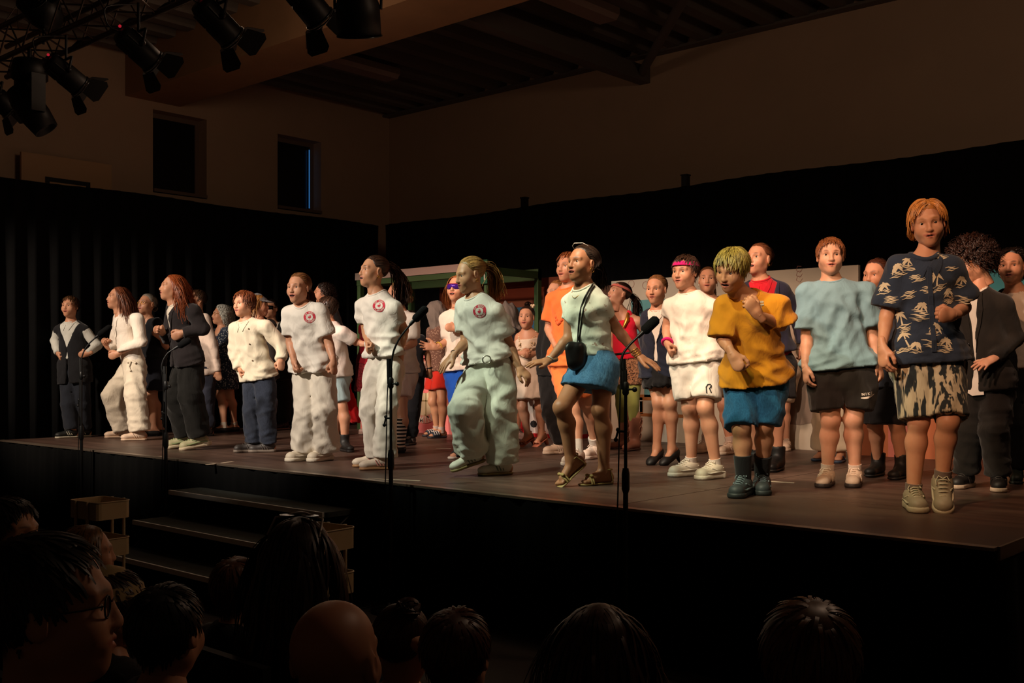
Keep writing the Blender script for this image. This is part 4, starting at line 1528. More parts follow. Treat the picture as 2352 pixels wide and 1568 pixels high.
# beams
def tstruct(name, mb, mat): return tag(mb.build(name, mat), kind='structure')
mb = MB(); mb.box((XL, 6.15*KS, zs(4.69)), (XR, 6.85*KS, ZC+.1)); tstruct('trim_1', mb, M_beam)
mb = MB(); mb.box((-7.12*KS, 6.85*KS, zs(4.84)), (-6.98*KS, YB, zs(5.02))); tstruct('trim_2', mb, M_ceil)
mb = MB(); mb.tube([(-7.05*KS, YB-.1, zs(4.93)), (-5.0*KS, 8.05*KS, zs(5.02))], .055, 8); tstruct('trim_3', mb, M_ceil)
mb = MB(); mb.box((XL, YB-.14, ZC-.02), (XR, YB, ZC+.01)); tstruct('trim_4', mb, M_ceil)
M_diff = plain('unlit_lamp_diffuser', (150, 128, 118), .5)
for x, lb in ((-6.4*KS, 'unlit white fluorescent ceiling light, upper and nearer of the two'), (-9.65*KS, 'unlit white fluorescent ceiling light nearer the windows')):
    t = empty('ceiling_light', (x, 7.95*KS, ZC-.13), lb, 'ceiling light', None)
    mb = MB(); mb.box((-.15, -.72, .05), (.15, .72, .13)); mb.build('housing', M_frame, t)
    mb = MB(); mb.prism([(-.15, .05), (-.11, .0), (.11, .0), (.15, .05)], -.71, .71, np.array([[1, 0, 0, 0], [0, 0, 1, 0], [0, 1, 0, 0], [0, 0, 0, 1.]])); mb.build('diffuser', M_diff, t)
# backboard on the left wall
t = empty('basketball_backboard', (XL+.15, 5.4*KS, zs(3.0)), 'pale basketball backboard with black target square on the left wall', 'backboard')
mb = MB(); mb.box((-.02, -.54, 0), (.02, .54, .9)); mb.build('board', plain('backboard', (200, 160, 120), .6), t)
mb = MB()
for lo, hi in (((.02, -.27, .20), (.028, .27, .25)), ((.02, -.27, .60), (.028, .27, .65)), ((.02, -.27, .25), (.028, -.22, .60)), ((.02, .22, .25), (.028, .27, .60))): mb.box(lo, hi)
mb.build('target_square', M_dark, t)
mb = MB()
for y in (-.4, .4): mb.box((-.12, y-.03, .3), (-.02, y+.03, .6))
mb.build('bracket', M_dark, t)

# black curtains: wavy cloth hung on a pipe
def curtain(name, a, b, z0, z1, label, fold=.24, amp=.035, seed=0, group=None):
    a = np.array(a, float); b = np.array(b, float); L = np.linalg.norm(b-a); d = (b-a)/L; nrm = np.array([-d[1], d[0]])
    n = int(L/fold*9); t = np.linspace(0, L, n)
    r = np.random.RandomState(seed)
    ph = 2*np.pi*t/fold + .9*np.sin(t*1.7 + seed) + .6*np.sin(t*4.1)
    rows = []
    for z, k in ((z0, 1.25), (z0*.6+z1*.4, 1.0), (z1-.12, .6), (z1, .35)):
        off = amp*k*(np.sin(ph) + .35*np.sin(2*ph+1))
        zz = z + (0.012*np.sin(t*2.2+1)*(z == z1))
        rows.append(np.stack([a[0]+d[0]*t+nrm[0]*off, a[1]+d[1]*t+nrm[1]*off, zz+0*t], 1))
    V = np.concatenate(rows); i = np.arange(n-1)
    Q = np.concatenate([np.stack([j*n+i, j*n+i+1, (j+1)*n+i+1, (j+1)*n+i], 1) for j in range(3)])
    c = (a+b)/2
    root = empty(name, (c[0], c[1], z0), label, 'curtain', group)
    me = raw_mesh('drape', V - [c[0], c[1], z0], Q, M_black)
    o = obj('drape', me, root); so = o.modifiers.new('t', 'SOLIDIFY'); so.thickness = .006
    return root
CZ = CAM_Z + 2.0
rt = curtain('stage_curtain', (-11.36, 10.0), (-.4, 10.0), STAGE_Z-.02, CZ, 'long black pleated curtain across the back of the stage', seed=1)
mb = MB(); mb.tube([(-5.4, .07, CZ-STAGE_Z-.02), (5.4, .07, CZ-STAGE_Z-.02)], .025, 8); mb.build('curtain_pipe', M_dark, rt)
lt = curtain('stage_curtain', (-11.42, 3.2), (-11.42, 9.94), STAGE_Z-.78, CZ, 'black pleated side curtain along the left end of the stage', seed=2)
mb = MB(); mb.tube([(-.07, -3.3, CZ-.04), (-.07, 3.3, CZ-.04)], .025, 8); mb.build('curtain_pipe', M_dark, lt)
for x, lb in ((-8.25*KS, 'black upright post poking above the back curtain nearer the corner'), (-6.02*KS, 'black upright post poking above the back curtain, the taller looking right one')):
    t = empty('curtain_post', (x, 10.16, 0), lb, 'post', None)
    mb = MB(); mb.box((-.035, -.035, .02), (.035, .035, CZ+.14)); mb.build('upright', M_dark, t)
    mb = MB(); mb.box((-.25, -.08, 0), (.25, .6, .02)); mb.build('base_plate', M_dark, t)
    mb = MB(); mb.box((-.042, -.042, CZ+.14), (.042, .042, CZ+.155)); mb.build('cap', M_dark, t)

# stage
def deck_mat():
    m, nt, b = nodes_mat('stage_deck')
    v = objco(nt, (1, 1, 1)); v2 = objco(nt, (.35, 4, 1))
    n = noise(nt, 2.2, 5, v2); n2 = noise(nt, 9, 4, v)
    base = mixrgb(nt, ramp(nt, n.outputs['Fac'], .35, .65), lin((76, 57, 49)), lin((98, 75, 64)))
    base = mixrgb(nt, ramp(nt, n2.outputs['Fac'], .62, .80), base, lin((118, 96, 84)))
    nt.links.new(base, b.inputs['Base Color'])
    r = nt.nodes.new('ShaderNodeMapRange'); r.inputs['To Min'].default_value = .34; r.inputs['To Max'].default_value = .55
    nt.links.new(n.outputs['Fac'], r.inputs['Value']); nt.links.new(r.outputs['Result'], b.inputs['Roughness'])
    b.inputs['Specular IOR Level'].default_value = .32
    bump(nt, b, n.outputs['Fac'], .08, .01)
    return m
M_deck = deck_mat()
SX0, SX1, SY0, SY1 = -11.30, -1.45, 4.70, 9.92
stg = empty('stage', ((SX0+SX1)/2, SY0, 0), 'low black stage of boarded panels under all the performers', 'stage')
sx, sy = stg.location.x, stg.location.y
ex = list(np.arange(SX1, SX0, -2.0)) + [SX0]; ey = [SY0, 5.70, 6.70, 7.70, 8.70, 9.30, SY1]
for i in range(len(ex)-1):
    for j in range(len(ey)-1):
        if abs(ex[i]-ex[i+1]) < .05: continue
        mb = MB(); mb.box((ex[i+1]+.004-sx, ey[j]+.004-sy, STAGE_Z-.05), (ex[i]-.004-sx, ey[j+1]-.004-sy, STAGE_Z))
        mb.build('deck_panel', M_deck, stg)
mb = MB(); mb.box((SX0-sx, .03, STAGE_Z-.06), (SX1-sx, SY1-SY0, STAGE_Z-.052)); mb.build('underlay', M_dark, stg)
M_edge = plain('edge_profile', (150, 132, 116), .35, metal=.6)
mb = MB(); mb.box((SX0-sx, -.058, STAGE_Z-.012), (SX1-sx, 0, STAGE_Z+.002)); mb.box((SX1-sx, -.012, STAGE_Z-.055), (SX1-sx+.012, SY1-SY0, STAGE_Z+.003)); mb.build('edge_strip', M_edge, stg)
# skirt cloth
n = 420; t = np.linspace(SX0, SX1, n); off = -.052 + .008*np.sin(t*21) + .006*np.sin(t*47)
V = np.concatenate([np.stack([t-sx, off*k, z+0*t], 1) for z, k in ((0.01, 1.4), (.4, 1.0), (STAGE_Z-.010, .95))])
i = np.arange(n-1); Q = np.concatenate([np.stack([j*n+i, j*n+i+1, (j+1)*n+i+1, (j+1)*n+i], 1) for j in range(2)])
obj('skirt_cloth', raw_mesh('skirt_cloth', V, Q, M_skirt), stg)
t = np.linspace(0, SY1-SY0, 160); off = .04 + .012*np.sin(t*21)
V = np.concatenate([np.stack([SX1-sx+off*k, t, z+0*t], 1) for z, k in ((0.01, 1.4), (STAGE_Z-.06, .6))])
i = np.arange(159); obj('skirt_cloth', raw_mesh('skirt_cloth', V, np.stack([i, i+1, 160+i+1, 160+i], 1), M_skirt), stg)
mb = MB()
for x in np.arange(SX0+.2, SX1, 2.0):
    for y in (.15, 2.0, 4.2): mb.box((x-sx-.03, y-.03, 0), (x-sx+.03, y+.03, STAGE_Z-.06))
o = mb.build('support_leg', M_dark, stg); o['kind'] = 'stuff'
# tape marks on the boards
M_tape = plain('white_tape', (225, 205, 180), .6)
def tape(x0, y0, x1, y1, w, lb):
    a, b = at(x0, y0, depth_on_stage(y0)), at(x1, y1, depth_on_stage(y1))
    d = unit(b - a); nrm = np.cross(d, UV)*w/2; c = (a+b)/2
    V = [a-nrm, b-nrm, b+nrm, a+nrm]; V = V + [v + UV*.0015 for v in V]
    b_ = MB(); b_._add(np.array(V) - [c[0], c[1], STAGE_Z], [(0, 1, 2, 3), (4, 5, 6, 7), (0, 4, 5, 1), (1, 5, 6, 2), (2, 6, 7, 3), (3, 7, 4, 0)])
    o = b_.build('tape_mark', M_tape, None, (c[0], c[1], STAGE_Z+.0002)); tag(o, lb, 'tape', 'white tape marks on the stage boards')
tape(475, 1067, 535, 1060, .03, 'white tape mark leading back from the stage edge above the steps')
tape(845, 1099, 965, 1104, .025, 'white tape mark along the stage edge beside the microphone stand')
tape(1001, 1029, 1036, 1030, .03, 'short white tape mark behind the girl in mint light')
tape(1765, 1105, 1825, 1109, .02, 'white tape mark between the ochre and the pale blue t-shirt boys')
tape(1497, 1054, 1507, 1054, .03, 'tiny white tape scrap left of the black pumps')
tape(361, 1048, 372, 1048, .025, 'tiny white tape scrap by the second microphone stand from the left')

# steps up to the stage
M_tread = plain('step_carpet', (58, 60, 54), .85, var=.3, vscale=40)
M_nose = plain('step_nosing', (240, 236, 226), .45)
st = empty('stage_steps', (-6.52, 4.66, 0), 'black three-tread steps with metal nosings in front of the stage', 'steps')
for k, (z, y0, y1) in enumerate(((.60, -.30, -.02), (.40, -.60, -.29), (.20, -.88, -.59))):
    for a, b in ((-.955, -.012), (-.008, .955)):
        mb = MB(); mb.box((a, y0+.012, z-.035), (b, y1, z)); tr = mb.build('tread', M_tread, st)
        mb = MB(); mb.box((a, y0-.004, z-.030), (b, y0+.012, z+.003)); mb.build('nosing', M_nose, tr)
    mb = MB(); mb.box((-.94, y0+.05, .0), (.94, y0+.07, z-.036)); mb.build('riser_cloth', M_skirt, st)
for x in (-.93, .0, .93):
    mb = MB()
    mb.tube([(x, -.86, .02), (x, -.05, .56)], .018, 6); mb.tube([(x, -.05, .02), (x, -.05, .56)], .018, 6)
    mb.build('stringer', M_dark, st)

# three-tier trolleys beside the steps
M_cart = plain('beige_enamel', (196, 172, 132), .45, var=.05)
def cart(name, x, y, rz, label):
    t = empty(name, (x, y, 0), label, 'trolley'); t.rotation_euler.z = rz
    w, dp = .145, .11
    for z in (.68, .465, .25):
        mb = MB()
        def rr(w, d, r=.03):
            pts = []
            for cx, cy, a0 in ((w-r, d-r, 0), (-w+r, d-r, 90), (-w+r, -d+r, 180), (w-r, -d+r, 270)):
                for a in (0, 30, 60, 90): pts.append((cx + r*math.cos(math.radians(a0+a)), cy + r*math.sin(math.radians(a0+a))))
            return pts
        po, pi = rr(w, dp), rr(w-.004, dp-.004); n = len(po)
        V = [(a, b, z) for a, b in po] + [(a, b, z+.10) for a, b in po] + [(a, b, z+.10) for a, b in pi] + [(a, b, z+.004) for a, b in pi]
        f = [tuple(range(n))[::-1], tuple(range(3*n, 4*n))]
        for i in range(n):
            j = (i+1) % n
            f += [(i, j, n+j, n+i), (n+i, n+j, 2*n+j, 2*n+i), (2*n+i, 2*n+j, 3*n+j, 3*n+i)]
        mb._add(V, f); tr = mb.build('tray', M_cart, t)
        mb = MB(); mb.tube([(a, b, z+.10) for a, b in po], .004, 6, closed=True); mb.build('rim', M_cart, tr)
    for sx_ in (-1, 1):
        for sy_ in (-1, 1):
            mb = MB(); mb.tube([(sx_*.06, sy_*(dp+.008), .06), (sx_*.06, sy_*(dp+.008), .785)], .009, 8); mb.build('post', M_cart, t)
            mb = MB(); mb.tube([(sx_*.125, sy_*.09-.012, .03), (sx_*.125, sy_*.09+.012, .03)], .03, 10); mb.tube([(sx_*.125, sy_*.09, .03), (sx_*.125, sy_*.09, .252)], .006, 6); mb.build('caster', M_dark, t)
        mb = MB(); mb.tube([(-.06, sx_*(dp+.008), .06), (.06, sx_*(dp+.008), .06)], .009, 8); mb.build('crossbar', M_cart, t)
    return t
cart('trolley', -5.94, 3.02, math.radians(5), 'beige metal tiered trolley left of the stage steps')
cart('trolley', -4.14, 3.22, math.radians(5), 'beige metal tiered trolley right of the stage steps')

# microphone stands in front of the stage
M_foam = plain('microphone_foam', (16, 16, 17), .95, spec=.1, bmp=.5, bscale=220)
M_cable = plain('black_cable', (12, 12, 12), .5)
def mic_stand(px, y, base_px_top, elbow_py, goose, tip, label, tip_d=0.0, clutch=()):
    u = (px - 1176)/FPX
    d = y / (FV[1] + RV[1]*u); c = at(px, HORIZON, d)
    t = empty('microphone_stand', (c[0], c[1], 0), label, 'microphone stand')
    loc = lambda P: np.asarray(P) - [c[0], c[1], 0]
    zt = at(px, elbow_py, d)[2]
    mb = MB(); mb.lathe([(.0, 0), (.13, 0), (.13, .018), (.03, .035), (.02, .06), (0, .06)], 24); mb.build('base', M_dark, t)
    mb = MB(); mb.tube([(0, 0, .05), (0, 0, 1.0)], .014, 10); mb.build('lower_pole', M_dark, t)
    mb = MB(); mb.tube([(0, 0, .95), (0, 0, zt)], .0095, 10); mb.build('upper_pole', M_dark, t)
    mb = MB(); mb.lathe([(.014, .90), (.021, .92), (.021, 1.0), (.016, 1.03)], 12); mb.build('height_clutch', M_dark, t)
    mb = MB(); mb.lathe([(.012, zt-.13), (.018, zt-.12), (.018, zt-.07), (.012, zt-.06)], 12)
    mb.tube([(.01, 0, zt-.10), (.055, 0, zt-.10)], .006, 6); mb.ball((.058, 0, zt-.10), .014, 8, 6); mb.build('tilt_knob', M_dark, t)
    mb = MB(); mb.tube([(-.012, 0, zt-.10), (-.018, .0, zt+.06)], .017, 8); mb.build('boom_clamp', M_dark, t)
    zk = zt - .32
    mb = MB(); mb.tube([(0, 0, zk), (-.05, 0, zk)], .007, 6); mb.tube([(-.05, 0, zk), (-.062, 0, zk-.04)], .006, 6); mb.ball((-.063, 0, zk-.045), .012, 8, 6); mb.ball((-.05, 0, zk+.008), .011, 8, 6); mb.build('cable_clip', M_dark, t)
    g = [loc(at(gx, gy, d + tip_d*i/max(1, len(goose)))) for i, (gx, gy) in enumerate(goose)]
    g = [np.array([0, 0, zt-.02])] + g
    k = np.linspace(0, len(g)-1, 24); gp = np.array([[np.interp(v, range(len(g)), [q[i] for q in g]) for i in range(3)] for v in k])
    for _ in range(3): gp[1:-1] = (gp[:-2] + gp[1:-1]*2 + gp[2:])/4
    mb = MB(); mb.tube(gp, .0065, 8); mb.build('gooseneck', M_dark, t)
    a = gp[-1]; b = loc(at(*tip, d + tip_d)); ax = unit(b - a)
    mb = MB(); mb.tube([a - ax*.02, a + ax*.03], [.010, .013], 10); mic = mb.build('microphone_body', M_dark, t)
    L = np.linalg.norm(b - a); tt = np.linspace(0, 1, 9)
    rr = .027*np.sqrt(np.clip(1 - np.clip((tt-.82)/.2, 0, 1)**2, .05, 1)); rr[0] = .018
    mb = MB(); mb.tube([a + ax*(.02 + (L-.02)*v) for v in tt], rr, 14); mb.build('foam_windshield', M_foam, mic)
    cb = [gp[6] + [.0, 0, -.01], np.array([-.035, 0, zt-.12]), np.array([-.045, .0, zt-.5]), np.array([-.055, -.01, .5]), np.array([-.09, -.03, .02]), np.array([-.25, -.25, .012])]
    k = np.linspace(0, 5, 30); cp = np.array([[np.interp(v, range(6), [q[i] for q in cb]) for i in range(3)] for v in k])
    for _ in range(2): cp[1:-1] = (cp[:-2] + cp[1:-1]*2 + cp[2:])/4
    mb = MB(); mb.tube(cp, .004, 6); mb.build('cable', M_cable, t)
    return t
mic_stand(187, 4.52, 0, 838, [(187, 822), (194, 803), (206, 787), (222, 773)], (256, 748), 'leftmost microphone stand, in front of the boy in the black waistcoat')
mic_stand(381, 4.52, 0, 858, [(370, 846), (374, 828), (385, 810), (405, 798)], (438, 779), 'microphone stand in front of the girl in the dark blazer')
mic_stand(898, 4.52, 0, 845, [(900, 826), (905, 802), (918, 775), (946, 741)], (981, 705), 'microphone stand in front of the tall girl with the dark ponytail')
mic_stand(1437, 4.52, 0, 850, [(1425, 842), (1430, 812), (1447, 790), (1471, 768)], (1511, 730), 'rightmost microphone stand, beside the girl in the denim skirt')

# ------------------------------------------------------------------ painted scenery at the back
M_ply = plain('flat_backing', (120, 98, 74), .8)
def flatpanel(name, x0, x1, y, z1, rgb, label, depth=.04, z0=0.0):
    c = (x0+x1)/2; t = empty(name, (c, y, STAGE_Z), label, 'scenery panel')
    w = (x1-x0)/2
    mb = MB(); mb.box((-w, 0, z0), (w, depth, z1)); mb.build('panel', plain('scenery_paint', rgb, .85, var=.06, vscale=4), t)
    mb = MB()
    for x in (-w+.03, w-.07): mb.box((x, depth, .0), (x+.04, depth+.03, z1-.05)); mb.tube([(x+.02, depth+.02, z1*.75), (x+.02, depth+.16, .02)], .012, 6)
    mb.build('brace', M_ply, t)
    return t, lambda x, z: np.array([x - c, -.0025, z])
def rects(t, mp, name, rgb, items):
    """painted shapes: rectangles x0,z0,x1,z1 in stage metres or lists of points"""
    for it in items:
        f = Flat()
        if isinstance(it[0], (tuple, list)): f.poly(it)
        else: f.poly([(it[0], it[1]), (it[2], it[1]), (it[2], it[3]), (it[0], it[3])])
        f.lay(name, plain('scenery_paint', rgb, .85, var=.08, vscale=5), mp, t)
def wall_xz(px, py, y):
    u = (px - 1176)/FPX; d = y/(FV[1] + RV[1]*u); P = at(px, py, d)
    return P[0], P[2] - STAGE_Z
def R(y, *px):   # rectangle given as picture corners
    a = wall_xz(px[0], px[1], y); b = wall_xz(px[2], px[3], y)
    return (min(a[0], b[0]), max(0.0, min(a[1], b[1])), max(a[0], b[0]), max(a[1], b[1]))
Y1 = 9.02
t, mp = flatpanel('scenery_panel', -6.66, -3.96, Y1, 1.66, (196, 184, 164), 'wide grey-white painted scenery panel behind the girl in the navy blazer')
rects(t, mp, 'painted_sky', (96, 150, 152), [R(Y1, 1450, 690, 1545, 790), R(Y1, 1480, 860, 1500, 912)])
rects(t, mp, 'painted_sign', (176, 84, 46), [R(Y1, 1832, 670, 1850, 700)])
rects(t, mp, 'painted_shelf', (168, 104, 52), [R(Y1, 1440, 905, 1560, 921), R(Y1, 1462, 948, 1640, 962), R(Y1, 1470, 921, 1477, 950)])
rects(t, mp, 'painted_box', (226, 178, 60), [R(Y1, 1525, 921, 1545, 949)])
rects(t, mp, 'painted_bottle', (222, 214, 198), [R(Y1, 1457, 912, 1476, 946), R(Y1, 1461, 900, 1470, 912)])
rects(t, mp, 'painted_hill', (140, 122, 108), [[wall_xz(px, py, Y1) for px, py in ((1790, 972), (1800, 890), (1815, 862), (1845, 850), (1890, 835), (1930, 850), (1930, 950), (1880, 968), (1840, 976))]])
fl = Flat()
for cx, cy in ((1450, 652), (1483, 655)):
    x, z = wall_xz(cx, cy, Y1); fl.ring(x, z, .036, .040, 20)
x, z = wall_xz(1836, 640, Y1)
for k in range(3): fl.ring(x, z+.0+.045*k, .03, .034, 4, math.pi/4)
x, z = wall_xz(1825, 795, Y1); fl.line([(x-.12, z+.03), (x-.02, z-.02), (x+.02, z-.03), (x+.12, z-.02)], .006)
fl.lay('painted_outline', plain('scenery_line', (150, 96, 84), .85), mp, t)
# beach flat behind the kiosk
Y2 = 9.45
t, mp = flatpanel('scenery_panel', -9.2, -6.95, Y2, 1.66, (96, 66, 50), 'dark painted beach scenery panel between kiosk and orange t-shirt boy')
rects(t, mp, 'painted_sea', (44, 92, 120), [R(Y2, 1010, 715, 1245, 795)])
rects(t, mp, 'painted_sunset', (128, 66, 40), [R(Y2, 1010, 655, 1300, 700)])
rects(t, mp, 'painted_sand', (150, 100, 60), [R(Y2, 1010, 800, 1270, 845)])
fl = Flat()
for px, py, r in ((1170, 738, .12), (1255, 735, .10), (1240, 715, .07)):
    x, z = wall_xz(px, py, Y2); fl.disc(x, z, r, r*.8, 14)
fl.lay('painted_cloud', plain('scenery_paint', (120, 112, 104), .85), mp, t)
# teal flat at the far right
Y3 = 9.0
t, mp = flatpanel('scenery_panel', -2.90, -1.75, Y3, 1.69, (196, 164, 112), 'teal and sand painted scenery panel at the far right of the stage')
rects(t, mp, 'painted_sky', (64, 140, 150), [(-2.90, 1.12, -1.75, 1.69)])
rects(t, mp, 'painted_cliff', (196, 96, 62), [(-2.9, 0, -2.75, .72), (-2.6, 0, -2.35, .55)])
# lower orange and pink boards seen between the legs on the right
t, mp = flatpanel('scenery_panel', -3.90, -3.05, 8.80, .58, (190, 112, 72), 'low orange painted board behind the girl in dark ankle boots')
rects(t, mp, 'painted_stripe', (206, 120, 104), [(-3.6, 0, -3.4, .58)])
# kiosk
KX0, KX1, KY0, KY1, KZ = -10.05, -7.86, 8.40, 9.30, 1.90
M_green = plain('kiosk_green', (62, 88, 46), .7); M_pink = plain('kiosk_pink', (222, 120, 116), .8, var=.05); M_cream = plain('kiosk_cream', (214, 190, 150), .8, var=.06)
ko = empty('snack_kiosk', ((KX0+KX1)/2, KY0, STAGE_Z), 'pink and green painted snack kiosk with a flamingo sign', 'kiosk')
kc = (KX0+KX1)/2; kw = (KX1-KX0)/2
for x in (-kw+.03, kw-.03):
    for y in (.03, KY1-KY0-.03):
        mb = MB(); mb.box((x-.03, y-.03, 0), (x+.03, y+.03, KZ-.02)); mb.build('post', M_green, ko)
for lo, hi in (((-kw, -.01, KZ-.15), (kw, .05, KZ-.085)), ((-kw, KY1-KY0-.05, KZ-.15), (kw, KY1-KY0, KZ-.02)), ((kw-.05, .05, KZ-.13), (kw, KY1-KY0-.05, KZ-.05)), ((-kw, .05, KZ-.13), (-kw+.05, KY1-KY0-.05, KZ-.05))):
    mb = MB(); mb.box(lo, hi); mb.build('rail', M_green, ko)
mb = MB(); mb.box((-kw-.01, -.025, KZ-.085), (kw+.01, .02, KZ)); mb.build('fascia', plain('kiosk_fascia', (176, 152, 140), .8), ko)
mb = MB(); mb.box((-kw+.06, .0, 0), (kw-.0, .04, .86)); mb.build('counter_front', M_pink, ko)
mb = MB(); mb.box((-kw+.06, -.05, .86), (kw, .45, .90)); mb.build('counter_top', M_pink, ko)
kmap = lambda x, z: np.array([x - kc, -.003, z]); kmap2 = lambda x, z: np.array([x - kc, -.0055, z]); kmap3 = lambda x, z: np.array([x - kc, -.008, z])
cx, cz = wall_xz(974, 900, KY0)
Flat().poly([(cx-.42, .22), (cx+.46, .22), (cx+.46, .84), (cx-.42, .84)]).lay('sign_board', plain('kiosk_brown', (170, 92, 70), .8), kmap, ko)
Flat().disc(cx, cz, .36, .36, 40).lay('sign_ring', plain('sign_peach', (216, 150, 130), .8), kmap2, ko)
Flat().disc(cx, cz, .27, .27, 40).lay('sign_disc', M_cream, kmap3, ko)
k4 = lambda x, z: np.array([x - kc, -.0105, z])
Flat().disc(cx+.04, cz+.09, .12, .10, 24, .3).line([(cx-.06, cz+.08), (cx-.13, cz+.14), (cx-.12, cz+.22), (cx-.05, cz+.23), (cx-.03, cz+.18)], .035).lay('sign_flamingo', plain('flamingo_pink', (226, 112, 110), .8), k4, ko)
Flat().line([(cx+.04, cz-.01), (cx+.04, cz-.26)], .015).line([(cx-.08, cz-.10), (cx+.16, cz-.10)], .015).line([(cx+.02, cz-.26), (cx+.09, cz-.29)], .015).lay('sign_legs', plain('sign_olive', (150, 128, 80), .8), k4, ko)
for ch in 'DEROZFLAMINGK': glyph(ch)
M_let = plain('sign_letter', (226, 210, 190), .8)
Flat().text('FLAMINGO', cx, cz, .105, (.315, -math.pi/2, -1), .66).text('DE ROZE', cx, cz, .105, (.315, math.pi/2, 1), .66).lay('sign_lettering', M_let, k4, ko)
x, z = wall_xz(1122, 624, KY0)
mb = MB(); mb.box((kw-.11, -.045, KZ-.24), (kw+.03, -.027, KZ+.02)); pl = mb.build('menu_plate', plain('plate_green', (26, 82, 52), .7), ko)
Flat().line([(kc+kw-.075, KZ-.20), (kc+kw-.075, KZ-.04)], .012).line([(kc+kw-.01, KZ-.20), (kc+kw-.01, KZ-.02)], .012).disc(kc+kw-.01, KZ-.06, .018, .03).line([(kc+kw-.09, KZ-.06), (kc+kw-.06, KZ-.06)], .022).lay('cutlery_print', M_let, lambda x, z: np.array([x - kc, -.0475, z]), pl)
# red and cow-patterned stand behind the girl in white
t = empty('painted_stand', (-7.40, 8.72, STAGE_Z), 'red edged white stand with black cow blotches behind the girl in white', 'stand')
mb = MB(); mb.box((-.42, 0, .04), (.42, .30, .52)); mb.build('box', plain('stand_white', (214, 204, 194), .8), t)
mb = MB(); mb.box((-.46, -.02, 0), (.46, .32, .04)); mb.box((-.46, -.02, .04), (-.18, .02, .56)); mb.box((-.18, -.02, .52), (.46, .32, .56)); mb.build('red_border', plain('stand_red', (190, 24, 32), .7), t)
Flat().disc(-.02, .33, .07, .05, 9).disc(.12, .42, .05, .06, 8).disc(.10, .20, .08, .045, 9).disc(.28, .30, .06, .07, 8).disc(-.08, .14, .05, .04, 8).lay('blotch', plain('stand_black', (22, 20, 20), .8), lambda x, z: np.array([x, -.003, z]), t)
# ------------------------------------------------------------------ the cast
def sh(kind, up, sole=(215, 200, 180), det=None):
    n = lambda c: plain('shoe_material', c, .55, var=.05)
    return (kind, [n(up), n(sole), n(det if det else up)])
def top(name, rgb, pat=None, rgb2=(255, 255, 255), sc=1.0, **k): return ('top', name, cloth(name + '_cloth', rgb, pat, rgb2, sc), k)
def legs(name, rgb, pat=None, rgb2=(255, 255, 255), sc=1.0, **k): return ('legs', name, cloth(name + '_cloth', rgb, pat, rgb2, sc), k)
def skirt(name, rgb, pat=None, rgb2=(255, 255, 255), sc=1.0, **k): return ('skirt', name, cloth(name + '_cloth', rgb, pat, rgb2, sc), k)
def blazer(rgb, name='blazer', hem=.16, op=(.006, .38, .27, .06), **k):
    k.setdefault('loose', .028); k.setdefault('sl_r', .018); k.setdefault('vox', .009)
    return top(name, rgb, sleeve=1.97, hem=hem, open_=op, neckr=.068, amp=.007, **k)
def shirt(rgb, name='shirt', loose=.010, hem=-.03, **k): return top(name, rgb, sleeve=0, loose=loose, hem=hem, neckr=.057, amp=.003, hips=False, **k)
WHITE = (236, 228, 216); OFFW = (226, 214, 196)
def head_ring(p, z0, tilt=0.0, sc=1.10, n=32):
    a = np.arange(n)*2*np.pi/n
    z = z0 + tilt*np.sin(a)
    k = np.sqrt(np.clip(1 - ((z - HC[2])/HR[2])**2, .05, 1))*sc
    L = np.stack([HR[0]*k*np.cos(a), HC[1] + HR[1]*k*np.sin(a), z], 1)
    return L
def headband(p, mat, z0=.055, w=.020, tilt=.0, sc=1.14, label=None, name='headband'):
    V = []; n = 40
    for dz, k in ((-w/2, sc), (-w/2+.004, sc+.03), (w/2-.004, sc+.03), (w/2, sc)):
        V.append(head_ring(p, z0+dz, tilt, k, n))
    V = np.concatenate(V) @ p.HM[:3, :3].T + p.HM[:3, 3] - p.base
    i = np.arange(n); i2 = (i+1) % n
    Q = np.concatenate([np.stack([j*n+i, j*n+i2, (j+1)*n+i2, (j+1)*n+i], 1) for j in range(3)] + [np.stack([3*n+i, 3*n+i2, i2, i], 1)])
    o = obj(name, raw_mesh(name, V, Q, mat), p.root)
    if label: o['label'] = label
    return o
def hpt(p, L): return np.asarray(L) @ p.HM[:3, :3].T + p.HM[:3, 3]
def glasses(p, mat, lens=None, r=.020, name='glasses'):
    items = []
    for s in (-1, 1):
        a = np.arange(14)*2*np.pi/14
        items.append((hpt(p, np.stack([s*.032 + r*np.cos(a), .086 - .22*(abs(s*.032) + s*r*np.cos(a) - .02)*1.0 + 0*a, -.001 + r*.85*np.sin(a)], 1)), .0016, True))
        items.append((hpt(p, [(s*.052, .078, .004), (s*.073, .045, .004), (s*.078, -.01, .002), (s*.077, -.03, -.012)]), .0015, False))
    items.append((hpt(p, [(-.012, .090, .003), (0, .094, .006), (.012, .090, .003)]), .0016, False))
    o = tubes(p, name, items, mat, seg=5)
    if lens:
        b = MB()
        for s in (-1, 1):
            a = np.arange(14)*2*np.pi/14
            L = hpt(p, np.stack([s*.032 + r*np.cos(a), .086 - .22*(abs(s*.032) + s*r*np.cos(a) - .02) + 0*a, -.001 + r*.85*np.sin(a)], 1)) - p.base
            b._add(L, [tuple(range(14))])
        b.build('lens', lens, o)
    return o
